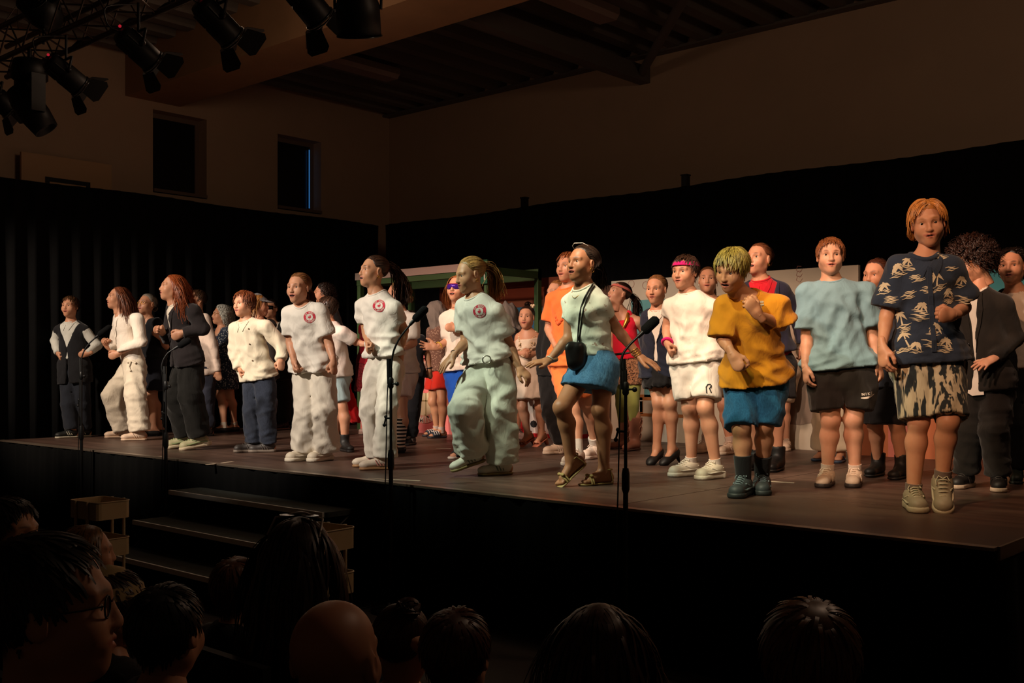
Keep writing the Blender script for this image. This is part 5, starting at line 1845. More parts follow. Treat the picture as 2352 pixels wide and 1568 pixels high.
def visor_glasses(p, mat, frame_mat):
    a = np.radians(np.linspace(-62, 62, 17)); V = []
    for z, k in ((-.024, 1.0), (.0, 1.06), (.020, 1.02)):
        zz = z + 0*a + (.010*np.exp(-(a/.22)**2) if z < 0 else 0)
        V.append(np.stack([.074*k*np.sin(a), .012 + .082*k*np.cos(a), zz], 1))
    n = 17; V = hpt(p, np.concatenate(V)) - p.base; i = np.arange(n-1)
    Q = np.concatenate([np.stack([j*n+i, j*n+i+1, (j+1)*n+i+1, (j+1)*n+i], 1) for j in range(2)])
    o = obj('sunglasses', raw_mesh('sunglasses', V, Q, mat), p.root)
    so = o.modifiers.new('t', 'SOLIDIFY'); so.thickness = .002
    tb = [hpt(p, np.stack([.0745*1.02*np.sin(a), .013 + .0835*1.02*np.cos(a), .021 + 0*a], 1))]
    for s in (-1, 1): tb.append(hpt(p, [(s*.067, .052, .012), (s*.077, .0, .006), (s*.077, -.03, -.006)]))
    b = MB()
    for q in tb: b.tube(np.asarray(q) - p.base, .003, 6)
    b.build('frame', frame_mat, o)
def necklace(p, mat, r=.075, droop=.05, bead=.006, n=44, name='pearl_necklace', fwd=.03, up=.0):
    a = np.linspace(0, 2*np.pi, n, endpoint=False)
    c = p.N - p.sp*.015*p.s + p.sp*up
    P = c + (r*np.cos(a))[:, None]*p.L + ((r*.95+fwd)*np.sin(a))[:, None]*p.F*np.where(np.sin(a) > 0, 1.25, .8)[:, None] - (droop*np.clip(np.sin(a), 0, 1)**1.3)[:, None]*p.sp - (0.02*(1 - np.abs(np.cos(a)))*(np.sin(a) > 0))[:, None]*p.sp
    if bead:
        b = MB()
        for q in P: b.ball(q - p.base, bead, 6, 4)
        o = b.build(name, mat, p.root)
    else:
        o = tubes(p, name, [(P, .0016, True)], mat, seg=5)
    return o, P
def bracelet(p, k, mat, r=.029, t=.004, off=.02, name='bracelet', n=1, label=None):
    u = unit(p.W[k] - p.E[k]); items = []
    for i in range(n):
        items.append((ring_pts(p.W[k] - u*(off + .012*i), u + p.F*.1*(i-1), r*p.s, 18), t, True))
    return tubes(p, name, items, mat, label)
def earring(p, mat, r=.008, side=(-1, 1)):
    for s in side:
        c = hpt(p, [s*.079, -.012, -.046])
        tubes(p, 'earring', [(ring_pts(c, p.HM[:3, 0], r, 12), .0018, True)], mat)
def px_path(p, garment, pts, lift):
    bv = bvh_of(p.top[garment]); out = []
    pts = np.array(pts, float); k = np.linspace(0, len(pts)-1, (len(pts)-1)*4+1) if len(pts) > 3 else np.arange(len(pts))
    pts = np.stack([np.interp(k, np.arange(len(pts)), pts[:, i]) for i in (0, 1)], 1)
    for x, y in pts:
        d = unit(at(x, y, 1) - CAM); h, nn, _, _ = bv.ray_cast(Vector(CAM), Vector(d))
        if h is not None: out.append(np.array(h) - d*lift)
    return np.array(out)
M_pearl = plain('pearl', (226, 212, 190), .25); M_gold = plain('gold', (212, 160, 70), .3, metal=.9)
M_print_red = plain('print_red', (206, 44, 66), .8); M_print_white = plain('print_white', (232, 222, 210), .8)
M_print_black = plain('print_black', (18, 18, 18), .8)
def flamingo_logo(p, px, py, r=.046):
    f1, f2, f3 = (on_cloth(p, 't_shirt', px, py, l) for l in (.0022, .0036, .0050))
    if f1 is None: return
    fan = lambda R: Flat().ring(0, 0, 0.0, R, 26)
    f = Flat()
    for q in range(3): f.ring(0, 0, r*q/3, r*(q+1)/3, 26)
    o = f.lay('logo_ring', M_print_red, f1, p.root, 'round red flamingo print on the chest')
    g = Flat()
    for q in range(2): g.ring(0, .0, r*.60*q/2, r*.60*(q+1)/2, 24)
    g.text('DE ROZE', 0, 0, r*.34, (r*.80, math.pi/2, 1), .70).text('FLAMINGO', 0, 0, r*.34, (r*.80, -math.pi/2, -1), .66)
    g.lay('logo_lettering', M_print_white, f2, o)
    h = Flat().disc(r*.02, -r*.02, r*.24, r*.17, 14, .35).disc(-r*.14, r*.05, r*.08, r*.07, 10).line([(r*.16, r*.05), (r*.22, r*.20), (r*.16, r*.32), (r*.06, r*.33), (r*.02, r*.26)], r*.07).line([(r*.02, -r*.15), (r*.02, -r*.48)], r*.04)
    h.lay('logo_flamingo', M_print_red, f3, o)

def buttons(p, garment, pts, mat, r=.007):
    b = MB()
    P = px_path(p, garment, pts, .003)
    d = unit(CAM - p.P)
    for q in P: b.lathe([(0, 0), (r, 0), (r, .003), (0, .004)], 10, look(q - p.base, d))
    if len(P): b.build('button', mat, p.root)

SN_W = sh('sneaker', (214, 200, 178), (222, 210, 190), (232, 222, 205))
# 1 boy in the black waistcoat
p = person('boy in black waistcoat over white shirt, furthest left on the stage', dict(H=1.5, yaw=-12, pel=(172, 850), neck=(163, 733), head=(161, 703, -10, 3, 0), RS=(129, 750), LS=(201, 748), RA=[(127, 783, .2), (133, 811, -.6), (139, 824, -.4)], LA=[(224, 793, .2), (202, 811, -.7), (184, 815, -.5)], RL=(158, 930, -.03, 166, 1005), LL=(189, 930, -.03, 196, 1003), foot=(-50, -50), lean=0),
  hair=dict(kind='short', len=.065, sweep=.3), haircol=(86, 58, 36), hands=('fist', 'fist'), seed=11,
  wear=[top('shirt', (214, 214, 206), sleeve=2.0, loose=.014, sl_r=0.014, hem=-.12, collar=False, amp=.007), top('waistcoat', (26, 26, 30), sleeve=0, loose=.036, hem=.14, neckr=.075, open_=(.003, .46, .42, .04), amp=.004, vox=.009), legs('jeans', (34, 38, 48), kn=.03, ank=.034)],
  shoes=sh('lowshoe', (26, 28, 26), (206, 200, 180), (210, 206, 186)))
shirt_collar(p, 'shirt', cloth('shirt_cloth', (214, 214, 206)), .06)
# 2 girl in white
p = person('girl in cropped white blazer and wide white trousers with long brown hair', dict(H=1.60, yaw=-62, pel=(308, 838), neck=(279, 716), head=(271, 683, -60, 6, 0), LS=(322, 722), RA=[(262, 790, -.2), (249, 797, -.2), (240, 783, -.3)], LA=[(324, 786, -.1), (272, 811, -.5), (258, 817, -.3)], RL=(256, 908, -.05, 283, 1005), LL=(311, 910, -.05, 322, 1011), foot=(-70, -65), lean=-.06, sw=.27),
  hair=dict(kind='long', len=.33, wave=.35), haircol=(112, 62, 40), hands=('fist', 'soft'), fine=True, vox=.0105, seed=12, nh=1300,
  wear=[blazer((240, 228, 214), hem=-.16, op=(.006, .46, .24, .10)), shirt((240, 232, 222), 'blouse'), legs('trousers', (226, 214, 194), th=.018, kn=.044, ank=.060, amp=.013, waist=.16)],
  shoes=sh('lowshoe', (224, 196, 172), (214, 186, 160)))
tubes(p, 'waist_knot', [(px_path(p, 'trousers', [(292, 832), (302, 828), (312, 834)], .012), .012, False), (px_path(p, 'trousers', [(300, 830), (296, 842), (300, 852)], .010), .010, False)], cloth('trousers_cloth', (226, 214, 194)))
lapels(p, 'blazer', cloth('blazer_cloth', (240, 228, 214)), .46, .24)
# 3 grey haired girl with round glasses
p = person('girl with grey hair, round glasses and pearls in a black dress', dict(H=1.60, yaw=-35, pel=(351, 822), neck=(341, 731), head=(337, 698, -28, 8, 0), RA=[(318, 786, .3), (345, 788, -.6), (357, 780, -.4)], LA=[(381, 796, .4), (370, 775, -.7), (364, 770, -.3)], RL=(343, 906, -.05, 352, 1001), LL=(350, 909, -.05, 366, 999), foot=(-60, -50)),
  hair=dict(kind='bun', tail=(0, -.105, -.02), bun=.028, cap=.07), haircol=(150, 142, 132), hands=('soft', 'soft'), seed=13,
  wear=[top('dress_top', (20, 22, 28), sleeve=.5, loose=.012, hem=.02, scoop=.05), skirt('dress_skirt', (22, 25, 36), length=.86, flare=.01)],
  shoes=sh('ballet', (22, 20, 20), (20, 18, 18)))
o, P = necklace(p, M_pearl, .078, .10, .0065); necklace(p, M_pearl, .070, .15, .0055); glasses(p, M_gold)
necklace(p, plain('dotted_ruffle', (214, 204, 184), .8), .070, .03, .014, 26, 'ruffle_collar')
# 4 girl in the dark blazer
p = person('girl with long auburn hair in a dark blazer and black trousers, stepping left', dict(H=1.65, yaw=-60, pel=(434, 836), neck=(407, 690), head=(396, 659, -66, 6, 0), LS=(450, 702), RA=[(386, 775, -.2), (376, 764, -.4), (367, 760, -.3)], LA=[(466, 755, .1), (420, 764, -.5), (403, 772, -.3)], RL=(405, 912, -.06, 430, 1029), LL=(438, 912, -.05, 464, 1032), foot=(-65, -65), pitchfoot=(-8, -10), lean=-.08, sw=.28),
  hair=dict(kind='long', len=.36, wave=.5, vol=1.4), haircol=(150, 74, 36), hands=('fist', 'soft'), fine=True, vox=.0105, seed=14, nh=1400,
  wear=[blazer((40, 34, 36), hem=.0, op=(.006, .40, .22, .14)), shirt((232, 220, 204)), legs('trousers', (28, 27, 25), th=.02, kn=.045, ank=.05, amp=.012)],
  shoes=sh('sneaker', (196, 190, 150), (224, 206, 176), (150, 170, 120)))
lapels(p, 'blazer', cloth('blazer_cloth', (40, 34, 36)), .40, .22); shirt_collar(p, 'shirt', cloth('shirt_cloth', (232, 220, 204)), .04)
g = on_cloth(p, 'trousers', 413, 812, .018)
if g: Flat().poly([(-.05, .06), (.04, .05), (.05, -.045), (-.055, -.03)]).lay('shirt_tail', cloth('shirt_cloth', (232, 220, 204)), g, p.root)
# 4b boy hidden behind her
p = person('boy in pink-white shirt and navy trousers hidden behind the dark blazer girl', dict(H=1.5, yaw=-50, pel=(468, 838), neck=(458, 722), head=(452, 688, -50, 0, 0), RA=[(440, 780, 0), (440, 830, 0)], LA=[(488, 792, .2), (500, 853, -.1), (504, 872, 0)], RL=(462, 915, -.02, 466, 1000), LL=(474, 915, -.02, 478, 1001), foot=(-50, -50)),
  hair=dict(kind='short', len=.06), haircol=(70, 48, 34), hands=('soft', 'fist'), vox=.016, seed=15,
  wear=[top('shirt', (226, 204, 190), sleeve=2.0, loose=0.019, sl_r=0.017, hem=.12, collar=False), legs('trousers', (44, 46, 60), kn=.03, ank=.03, amp=.012)],
  shoes=sh('lowshoe', (24, 22, 22), (30, 28, 26)))
# 5 curly grey wig
p = person('girl in curly silver wig, pearls and blue flowered dress', dict(H=1.48, yaw=-42, pel=(516, 830), neck=(509, 752), head=(508, 722, -62, 4, 0), RA=[(488, 800, .3), (497, 850, -.3)], LA=[(540, 800, .3), (538, 845, -.3)], RL=(507, 909, -.05, 514, 993), LL=(528, 906, -.05, 538, 991), foot=(-55, -50)),
  hair=dict(kind='curls', len=.19, vol=3.2, drop=.12, cap=.2), haircol=(196, 196, 188), nh=700, seed=16,
  wear=[top('dress_top', (44, 54, 72), 'floral', (186, 190, 190), sleeve=.25, loose=0.014, hem=-.02, scoop=.06), skirt('dress_skirt', (44, 54, 72), 'floral', (186, 190, 190), length=.80, flare=.035, amp=.010)],
  shoes=sh('ballet', (22, 20, 20), (20, 18, 18)))
necklace(p, M_pearl, .072, .05, .0065); necklace(p, M_pearl, .082, .15, .006); glasses(p, M_gold, r=.018)
sock(p, cloth('sock_white', (214, 198, 180)), .12)
# 6 boy in the linen shirt
p = person('boy in cream linen shirt and dark jeans, brown hair', dict(H=1.46, yaw=-30, pel=(594, 862), neck=(565, 729), head=(560, 696, -34, -3, 0), RS=(533, 745), LS=(618, 737), RA=[(541, 810, .2), (550, 846, -.4), (556, 862, -.2)], LA=[(648, 796, .3), (646, 826, -.5), (645, 842, -.3)], RL=(579, 944, -.04, 583, 1038), LL=(611, 942, -.04, 617, 1038), foot=(-70, -75), lean=-.06),
  hair=dict(kind='short', len=.075, sweep=-.6, vol=1.4), haircol=(112, 62, 34), hands=('fist', 'fist'), seed=17, fine=True, vox=.010,
  wear=[top('shirt', (220, 208, 184), sleeve=2.0, loose=0.024, sl_r=0.022, hem=.03, collar=False, amp=.013), legs('jeans', (38, 44, 58), 'denim', (52, 60, 78), kn=.030, ank=.036, amp=.012)],
  shoes=sh('trainer', (54, 48, 46), (120, 108, 98), (84, 76, 70)))
buttons(p, 'shirt', [(571, 755), (573, 790), (580, 828)], plain('button_wood', (116, 92, 68), .5))
shirt_collar(p, 'shirt', cloth('shirt_cloth', (220, 208, 184)), .05)
# 7 person in the grey cap
p = person('person in grey peaked cap with blond hair and ripped jeans behind the linen shirt boy', dict(H=1.52, yaw=60, pel=(607, 850), neck=(599, 733), head=(594, 700, 95, 0, 0), RA=[(625, 790, 0), (625, 840, 0)], LA=[(575, 790, 0), (580, 840, 0)], RL=(618, 925, -.02, 616, 1008), LL=(596, 925, -.02, 590, 1010), foot=(30, 30)),
  hair=dict(kind='long', len=.16), haircol=(168, 116, 60), seed=18,
  wear=[top('jacket', (40, 36, 34), sleeve=2.0, hem=.1), legs('jeans', (66, 76, 92), 'blots', (190, 186, 180), kn=.03, ank=.03)], shoes=sh('lowshoe', (190, 150, 130), (150, 110, 96)))
b = MB(); n = 24
Vc = []
for z, k in ((.040, 1.17), (.065, 1.19), (.095, 1.16), (.112, 1.05)): Vc.append(head_ring(p, min(z, .1045), 0, k if z < .1 else 1.6, n) + [0, 0, z - min(z, .1045)])
Vc.append(np.tile([[0, HC[1], .126]], (n, 1)))
Vc = hpt(p, np.concatenate(Vc)) - p.base; i = np.arange(n); i2 = (i+1) % n
capo = obj('cap', raw_mesh('cap', Vc, np.concatenate([np.stack([j*n+i, j*n+i2, (j+1)*n+i2, (j+1)*n+i], 1) for j in range(4)]), cloth('cap_cloth', (112, 112, 116))), p.root)
a = np.linspace(.35, np.pi-.35, 13); inn = np.stack([.086*np.cos(a), -.015 + .108*np.sin(a), .046 + 0*a], 1); out = np.stack([.084*np.cos(a), -.015 + .108*np.sin(a) + .07*np.sin(a)**.6, .034 - .012*np.sin(a)], 1)
Vb = np.concatenate([inn, out, inn + [0, 0, .004], out + [0, 0, .004]]); m = 13; i = np.arange(m-1)
obj('peak', raw_mesh('peak', hpt(p, Vb) - p.base, np.concatenate([np.stack([i, i+1, m+i+1, m+i], 1), np.stack([2*m+i, 3*m+i, 3*m+i+1, 2*m+i+1], 1), np.stack([m+i, m+i+1, 3*m+i+1, 3*m+i], 1)]), cloth('cap_cloth', (112, 112, 116))), capo)
# 8 person with moustache and sunglasses
p = person('person in sunglasses, false moustache and dark suit at the back curtain', dict(H=1.60, yaw=-20, pel=(640, 842), neck=(628, 740), head=(622, 708, -22, 4, 0), RA=[(615, 795, .2), (632, 825, -.4)], LA=[(662, 795, .2), (658, 825, -.4)], RL=(632, 915, -.03, 636, 985), LL=(652, 915, -.03, 654, 986), foot=(-30, -30)),
  hair=dict(kind='buzz', len=.03), haircol=(42, 30, 24), seed=19,
  wear=[blazer((26, 24, 25)), shirt((176, 160, 146)), legs('trousers', (24, 23, 25), kn=.03, ank=.03)], shoes=sh('lowshoe', (40, 34, 32), (120, 104, 92)))
visor_glasses(p, plain('dark_lens', (12, 12, 14), .15), M_dark)
tubes(p, 'moustache', [(hpt(p, [(-.028, .078, -.056), (-.014, .092, -.048), (0, .097, -.047), (.014, .092, -.048), (.028, .078, -.056)]), [.003, .006, .006, .006, .003], False)], hair_mat((30, 22, 18)))
# 9 girl leaning forward in white
p = person('girl leaning forward in white flamingo t-shirt and wide white trousers', dict(H=1.60, yaw=-18, pel=(721, 845), neck=(697, 692), head=(685, 660, -22, -2, 0), RS=(655, 708), LS=(744, 700), RA=[(667, 787, .2), (674, 826, -.4), (677, 846, -.2)], LA=[(757, 792, .2), (766, 830, -.4), (767, 852, -.2)], RL=(705, 948, -.10, 702, 1057), LL=(744, 946, -.10, 746, 1057), foot=(-40, -30), lean=-.14),
  hair=dict(kind='pony', tail=(0, -.105, -.01), tail_len=.20), haircol=(130, 84, 48), hands=('soft', 'fist'), seed=20, fine=True, vox=.009, mouth=2,
  wear=[top('t_shirt', WHITE, sleeve=.72, loose=0.023, hem=.0, sl_r=0.029, flare=.012, collar=True, amp=0.0174), legs('trousers', (228, 218, 202), th=.022, kn=.045, ank=.066, amp=.014)],
  shoes=SN_W)
flamingo_logo(p, 711, 728)
necklace(p, M_gold, .062, .04, 0, 30, 'necklace')
# 10 boy in white polo seen from behind
p = person('boy in white polo shirt and pale blue shorts behind the leaning girl', dict(H=1.42, yaw=-100, pel=(776, 858), neck=(760, 740), head=(750, 707, -105, 0, 0), RS=(745, 752), LS=(792, 752), RA=[(778, 815, .2), (796, 856, .1), (801, 872, .1)], LA=[(817, 785, .3), (838, 790, -.2), (848, 788, -.1)], RL=(768, 936, -.02, 770, 1030), LL=(786, 935, -.02, 792, 1036), foot=(40, 30), fat=1.1),
  hair=dict(kind='short', len=.055), haircol=(58, 40, 28), seed=21,
  wear=[top('polo_shirt', (232, 220, 210), sleeve=.85, loose=0.024, sl_r=0.026, hem=.04, collar=False), legs('shorts', (160, 182, 186), length=.86, kn=.035)],
  shoes=sh('boot', (30, 26, 24), (36, 30, 28)))
# 10b dark person
p = person('person in dark jacket with dark wavy hair behind the white polo boy', dict(H=1.66, yaw=-60, pel=(765, 840), neck=(752, 708), head=(742, 674, -75, 0, 0), RA=[(735, 780, .1), (740, 830, -.2)], LA=[(790, 780, .1), (780, 830, -.2)], RL=(758, 918, -.02, 757, 1000), LL=(772, 918, -.02, 775, 1000), foot=(-40, -40)),
  hair=dict(kind='curls', len=.09, vol=1.6), haircol=(40, 28, 22), vox=.016, seed=22,
  wear=[top('jacket', (24, 22, 22), sleeve=2.0, loose=0.022, hem=.14, collar=False), legs('trousers', (22, 21, 22), kn=.03, ank=.03)], shoes=sh('lowshoe', (22, 20, 20), (28, 26, 24)))
# 11 tall girl with the ponytail
p = person('tall girl with long dark ponytail in white flamingo t-shirt and white flared jeans', dict(H=1.60, yaw=-42, pel=(884, 838), neck=(868, 664), head=(857, 622, -58, 5, 0), RS=(825, 690), LS=(912, 692), RA=[(842, 762, .2), (846, 788, -.9), (846, 800, -.4)], LA=[(928, 758, .4), (918, 812, -.3), (914, 838, -.1)], RL=(850, 938, -.08, 866, 1071), LL=(888, 940, -.06, 884, 1078), foot=(-72, -75), lean=-.02),
  hair=dict(kind='pony', tail=(0, -.112, .050), tail_len=.34, tail_dir=(0, -1, .05)), haircol=(62, 40, 28), hands=('fist', 'fist'), seed=23, fine=True, vox=.009, skin='tan', mouth=2,
  wear=[top('t_shirt', WHITE, sleeve=.62, loose=.016, hem=-.06, sl_r=0.019, flare=-.012, collar=True, amp=0.0159), legs('jeans', (228, 220, 206), th=.008, kn=.018, ank=.045, amp=.012)],
  shoes=sh('lowshoe', (224, 208, 188), (176, 132, 90), (220, 150, 140)))
flamingo_logo(p, 871, 702); bracelet(p, 'L', plain('bracelet_black', (30, 26, 24), .5), n=2); earring(p, M_gold)
# 12 girl with the bun in white tee and striped leg warmers
p = person('blond child in white t-shirt and striped leg warmers behind the tall girl', dict(H=1.50, yaw=-110, pel=(928, 858), neck=(923, 712), head=(913, 674, -105, 0, 0), RS=(900, 725), LS=(955, 722), RA=[(905, 790, .1), (905, 840, 0)], LA=[(950, 788, .2), (925, 800, -.6)], RL=(917, 945, .0, 910, 1032), LL=(923, 945, .0, 918, 1040), foot=(-40, -40)),
  hair=dict(kind='bun', tail=(0, -.105, -.04), bun=.032), haircol=(134, 100, 58), seed=24,
  wear=[top('t_shirt', (236, 222, 208), sleeve=.8, loose=0.022, sl_r=0.025, hem=.0), legs('shorts', (226, 206, 192), length=.6, kn=.03)], shoes=sh('ballet', (24, 22, 22), (22, 20, 20)))
m_st = cloth('striped_knit', (226, 206, 190), 'stripes', (26, 22, 24), .85)
sock(p, m_st, .30, r=.012, z0=.04)
# 12b short child in black tee
p = person('child in black t-shirt and black trousers with a wristwatch left of the hooded child', dict(H=1.36, yaw=-20, pel=(941, 865), neck=(948, 768), head=(940, 738, -20, 0, 0), RS=(922, 778), LS=(974, 772), RA=[(925, 830, 0), (925, 860, -.2)], LA=[(982, 815, .3), (987, 848, -.1), (988, 862, 0)], RL=(926, 945, -.03, 933, 1020), LL=(948, 945, -.03, 945, 1021), foot=(-35, -20)),
  hair=dict(kind='short', len=.06), haircol=(50, 36, 28), hands=('soft', 'fist'), skin='tan', seed=25,
  wear=[top('t_shirt', (24, 24, 27), sleeve=.7, loose=0.020, hem=.0), legs('trousers', (26, 26, 30), kn=.026, ank=.026, amp=.010)], shoes=sh('trainer', (26, 24, 26), (60, 54, 50), (200, 180, 170)))
bracelet(p, 'L', plain('watch_dark', (30, 26, 26), .4), .027, .007, .012, 'wristwatch')
# 12c red sequin dress
p = person('child in red top and sequin skirt hidden behind the tall ponytail girl', dict(H=1.46, yaw=-40, pel=(846, 838), neck=(853, 742), head=(862, 712, -50, 0, 0), RA=[(832, 800, .2), (838, 842, -.3)], LA=[(875, 800, .2), (872, 845, -.2)], RL=(838, 915, -.02, 848, 995), LL=(858, 915, -.02, 862, 996), foot=(-30, -30), d=11.9),
  hair=dict(kind='pony'), haircol=(70, 48, 34), vox=.016, seed=26, skin='olive',
  wear=[top('red_top', (150, 24, 40), sleeve=.3, loose=.012, hem=.0), skirt('sequin_skirt', (120, 30, 42), 'sequin', (220, 90, 96), length=.75, flare=.05), legs('tights', (70, 34, 32), th=.003, kn=.006, ank=.006, amp=.0)],
  shoes=sh('lowshoe', (214, 190, 176), (200, 176, 160)))
# red bag
p10 = [q for q in PEOPLE if 'white polo shirt' in q.root['label']][0]
handpt = p10.W['R'] + p10.HD['R']*.085*p10.s
bgc = handpt - UV*.235
t = empty('tote_bag', bgc - UV*.17, 'red cloth bag hanging behind the boy with the pale blue shorts', 'bag')
f = Field((-.14, -.08, -.20), (.14, .08, .22), .012); f.cone((0, 0, .14), (0, 0, -.10), .035, .115, .02, cvec(0, 1), .35); f.half((0, 0, -.15), (0, 0, -1)); V, Q = f.net()
V = V + vnormals(V, Q)*(.006*wrinkle(V, 3, [(RV, .06), (RV, .05)]))[:, None]
obj('bag_body', raw_mesh('bag_body', V + [0, 0, .17], Q, cloth('red_cloth', (196, 20, 26))), t)
mb = MB(); mb.tube([(-.02, 0, .30), (-.015, 0, .40), (.015, 0, .40), (.02, 0, .30)], .008, 6); mb.build('handle', cloth('red_cloth', (196, 20, 26)), t)
# 13 hooded child in red shorts
M_scarf = cloth('grey_scarf', (126, 112, 102), wr=.5)
def hood(p, drop=.30, seed=3, amp=.010):
    f = Field(*body_bounds([p.hc + UV*.05, p.hc - UV*drop, p.N], .21), .0105)
    f.ball(on_head(p, 0, -.01, .01), (.100, .125, .122), .02, axes=[unit(p.HM[:3, i]) for i in range(3)])
    f.cone(on_head(p, 0, -.02, -.02), p.N - p.F*.02 - p.sp*.03, .098, .085, .06)
    f.cone(p.N - p.F*.05, p.N - p.F*.07 - UV*(drop - .14), .095, .11, .05, p.F, .7)
    f.cone(on_head(p, 0, .06, -.02), on_head(p, 0, .22, -.03), .066, .085, .02, sub=True)
    V, Q = f.net(); V = relax(V, Q, 1)
    V = V + vnormals(V, Q)*(amp*wrinkle(V, seed, [(RV, .05), (RV*.9 + UV*.3, .06), (UV*.6 + RV, .07)]))[:, None]
    part(p, 'hood_scarf', (V, Q), M_scarf)
p = person('child in grey hooded scarf, flowered brown top and red shorts', dict(H=1.47, yaw=-60, pel=(1007, 848), neck=(1004, 748), head=(1000, 718, -118, -6, 0), RA=[(985, 805, .1), (985, 850, -.1)], LA=[(1036, 800, .2), (1034, 850, -.1)], RL=(994, 922, -.03, 1003, 1001), LL=(1015, 922, -.03, 1014, 1005), foot=(-60, -55)),
  hair=dict(kind='short', len=.05), haircol=(50, 38, 30), seed=27, skin='tan',
  wear=[top('flowered_top', (112, 78, 64), 'floral', (176, 140, 116), 1.2, sleeve=.55, loose=0.019, hem=.02), legs('shorts', (206, 46, 30), length=.62, kn=.05, amp=.010)],
  shoes=sh('slide', (40, 50, 62), (60, 62, 70), (206, 198, 190)))
hood(p); sock(p, cloth('sock_white', (200, 180, 168)), .12)
# 14 purple visor glasses
p = person('girl with purple visor sunglasses, white t-shirt and blue shorts', dict(H=1.55, yaw=-15, pel=(1068, 852), neck=(1054, 706), head=(1050, 662, -24, 8, 0), RS=(1017, 722), LS=(1090, 722), RA=[(1033, 781, -.1), (1003, 797, -.5), (987, 796, -.2)], LA=[(1098, 768, -.2), (1050, 754, -.7), (1034, 752, -.2)], RL=(1062, 955, -.03, 1073, 1052), LL=(1098, 955, -.03, 1117, 1034), foot=(-55, -40), fat=1.12),
  hair=dict(kind='long', len=.24, wave=.2), haircol=(170, 104, 60), hands=('open', 'fist'), seed=28, fine=True, vox=.010, mouth=2, skin='fair',
  wear=[top('t_shirt', (238, 222, 206), sleeve=.85, loose=0.024, hem=-.01, sl_r=0.029, collar=True), legs('shorts', (26, 84, 186), length=.86, kn=.035)],
  shoes=sh('slide', (34, 32, 36), (206, 190, 176), (60, 56, 60)))
visor_glasses(p, plain('violet_lens', (96, 46, 176), .12, metal=.55), plain('crimson_frame', (170, 24, 60), .4)); sock(p, cloth('sock_pink_white', (226, 206, 192)), .15)
o, P = necklace(p, M_black, .066, .13, 0, 40, 'neck_cord')
bracelet(p, 'R', plain('yellow_charm', (214, 170, 60), .5), .033, .006, .03, 'yellow_bracelet')
# 15 girl in mint light
p = person('girl with blond ponytail in white flamingo t-shirt and belted wide jeans, nearest of the three', dict(H=1.62, yaw=-46, pel=(1127, 838), neck=(1091, 672), head=(1078, 630, -62, -12, 0), RS=(1058, 690), LS=(1148, 700), RA=[(1070, 786, -.1), (1042, 814, -.6), (1022, 836, -.2)], LA=[(1170, 792, .5), (1192, 843, -.3), (1214, 866, -.2)], RL=(1067, 940, -.22, 1094, 1066, -.05), LL=(1148, 934, -.06, 1156, 1090), foot=(-68, -66), pitchfoot=(-16, 0), lean=-.07),
  hair=dict(kind='pony', tail=(0, -.115, .030), tail_len=.27), haircol=(172, 128, 72), hands=('open', 'relax', (-.3, -.4, .8), (.6, -.6, .3)), seed=29, fine=True, vox=.009, mouth=1, skin='tan',
  wear=[top('t_shirt', WHITE, sleeve=.70, loose=0.020, hem=-.04, sl_r=0.026, flare=-.008, collar=True, amp=0.0174), legs('jeans', (222, 222, 206), th=.022, kn=.050, ank=.064, amp=.015)],
  shoes=sh('lowshoe', (226, 222, 204), (150, 132, 84), (120, 128, 108)))
flamingo_logo(p, 1101, 715); bracelet(p, 'R', plain('hair_tie', (60, 44, 36), .6), .026, .003, .012); earring(p, M_gold, .010)
tubes(p, 'belt', [(ring_pts(p.P + p.sp*.055, p.sp, .146, 30, x=p.HL, q=.82), .016, True)], cloth('belt_cloth', (206, 206, 190))); bk = px_path(p, 't_shirt', [(1118, 826)], .03)
if len(bk): tubes(p, 'buckle', [(ring_pts(bk[0], unit(CAM - bk[0]), .028, 20), .005, True)], plain('buckle_metal', (190, 186, 170), .3, metal=.8))
# 16 person with grey scarf behind her
p = person('child wrapped in grey head scarf behind the girl with the blond ponytail', dict(H=1.47, yaw=-70, pel=(1174, 848), neck=(1167, 752), head=(1163, 722, -140, 0, 0), RA=[(1150, 805, .1), (1155, 850, -.1)], LA=[(1192, 805, .1), (1190, 850, -.1)], RL=(1166, 922, -.03, 1168, 1004), LL=(1184, 922, -.03, 1188, 1008), foot=(20, 30)),
  hair=dict(kind='short', len=.05), haircol=(50, 38, 30), seed=30,
  wear=[top('dark_top', (30, 26, 28), sleeve=.6, loose=0.019, hem=.08), legs('shorts', (40, 30, 30), length=.7, kn=.03)], shoes=sh('trainer', (206, 190, 180), (190, 176, 168), (90, 84, 84)))
hood(p, .16, 5)
# 17 girl in white with the flower garland
p = person('girl in white strapless romper with cream flower garland and hair bun', dict(H=1.38, yaw=-18, pel=(1219, 845), neck=(1212, 757), head=(1209, 728, -16, 2, 0), RS=(1185, 766), LS=(1246, 766), RA=[(1183, 806, .1), (1196, 812, -.8), (1205, 814, -.3)], LA=[(1248, 808, .2), (1224, 812, -.7), (1212, 812, -.3)], RL=(1200, 935, -.04, 1217, 1024), LL=(1240, 935, -.04, 1248, 1024), foot=(-45, -40), pitchfoot=(-24, -24)),
  hair=dict(kind='bun', tail=(0, -.055, .108), bun=.034), haircol=(56, 36, 28), seed=31, mouth=1, toes=True, nh=400,
  wear=[top('romper_top', (226, 206, 184), straps=True, sleeve=0, loose=.014, hem=-.02), skirt('romper_skirt', (228, 210, 190), length=.78, flare=.055, amp=.010)],
  shoes=sh('blockheel', (206, 130, 100), (190, 112, 86)))
for k in 'RL': pass
o, P = necklace(p, M_pearl, .078, .20, .004, 60, 'garland_string')
rr = random.Random(5); b = MB()
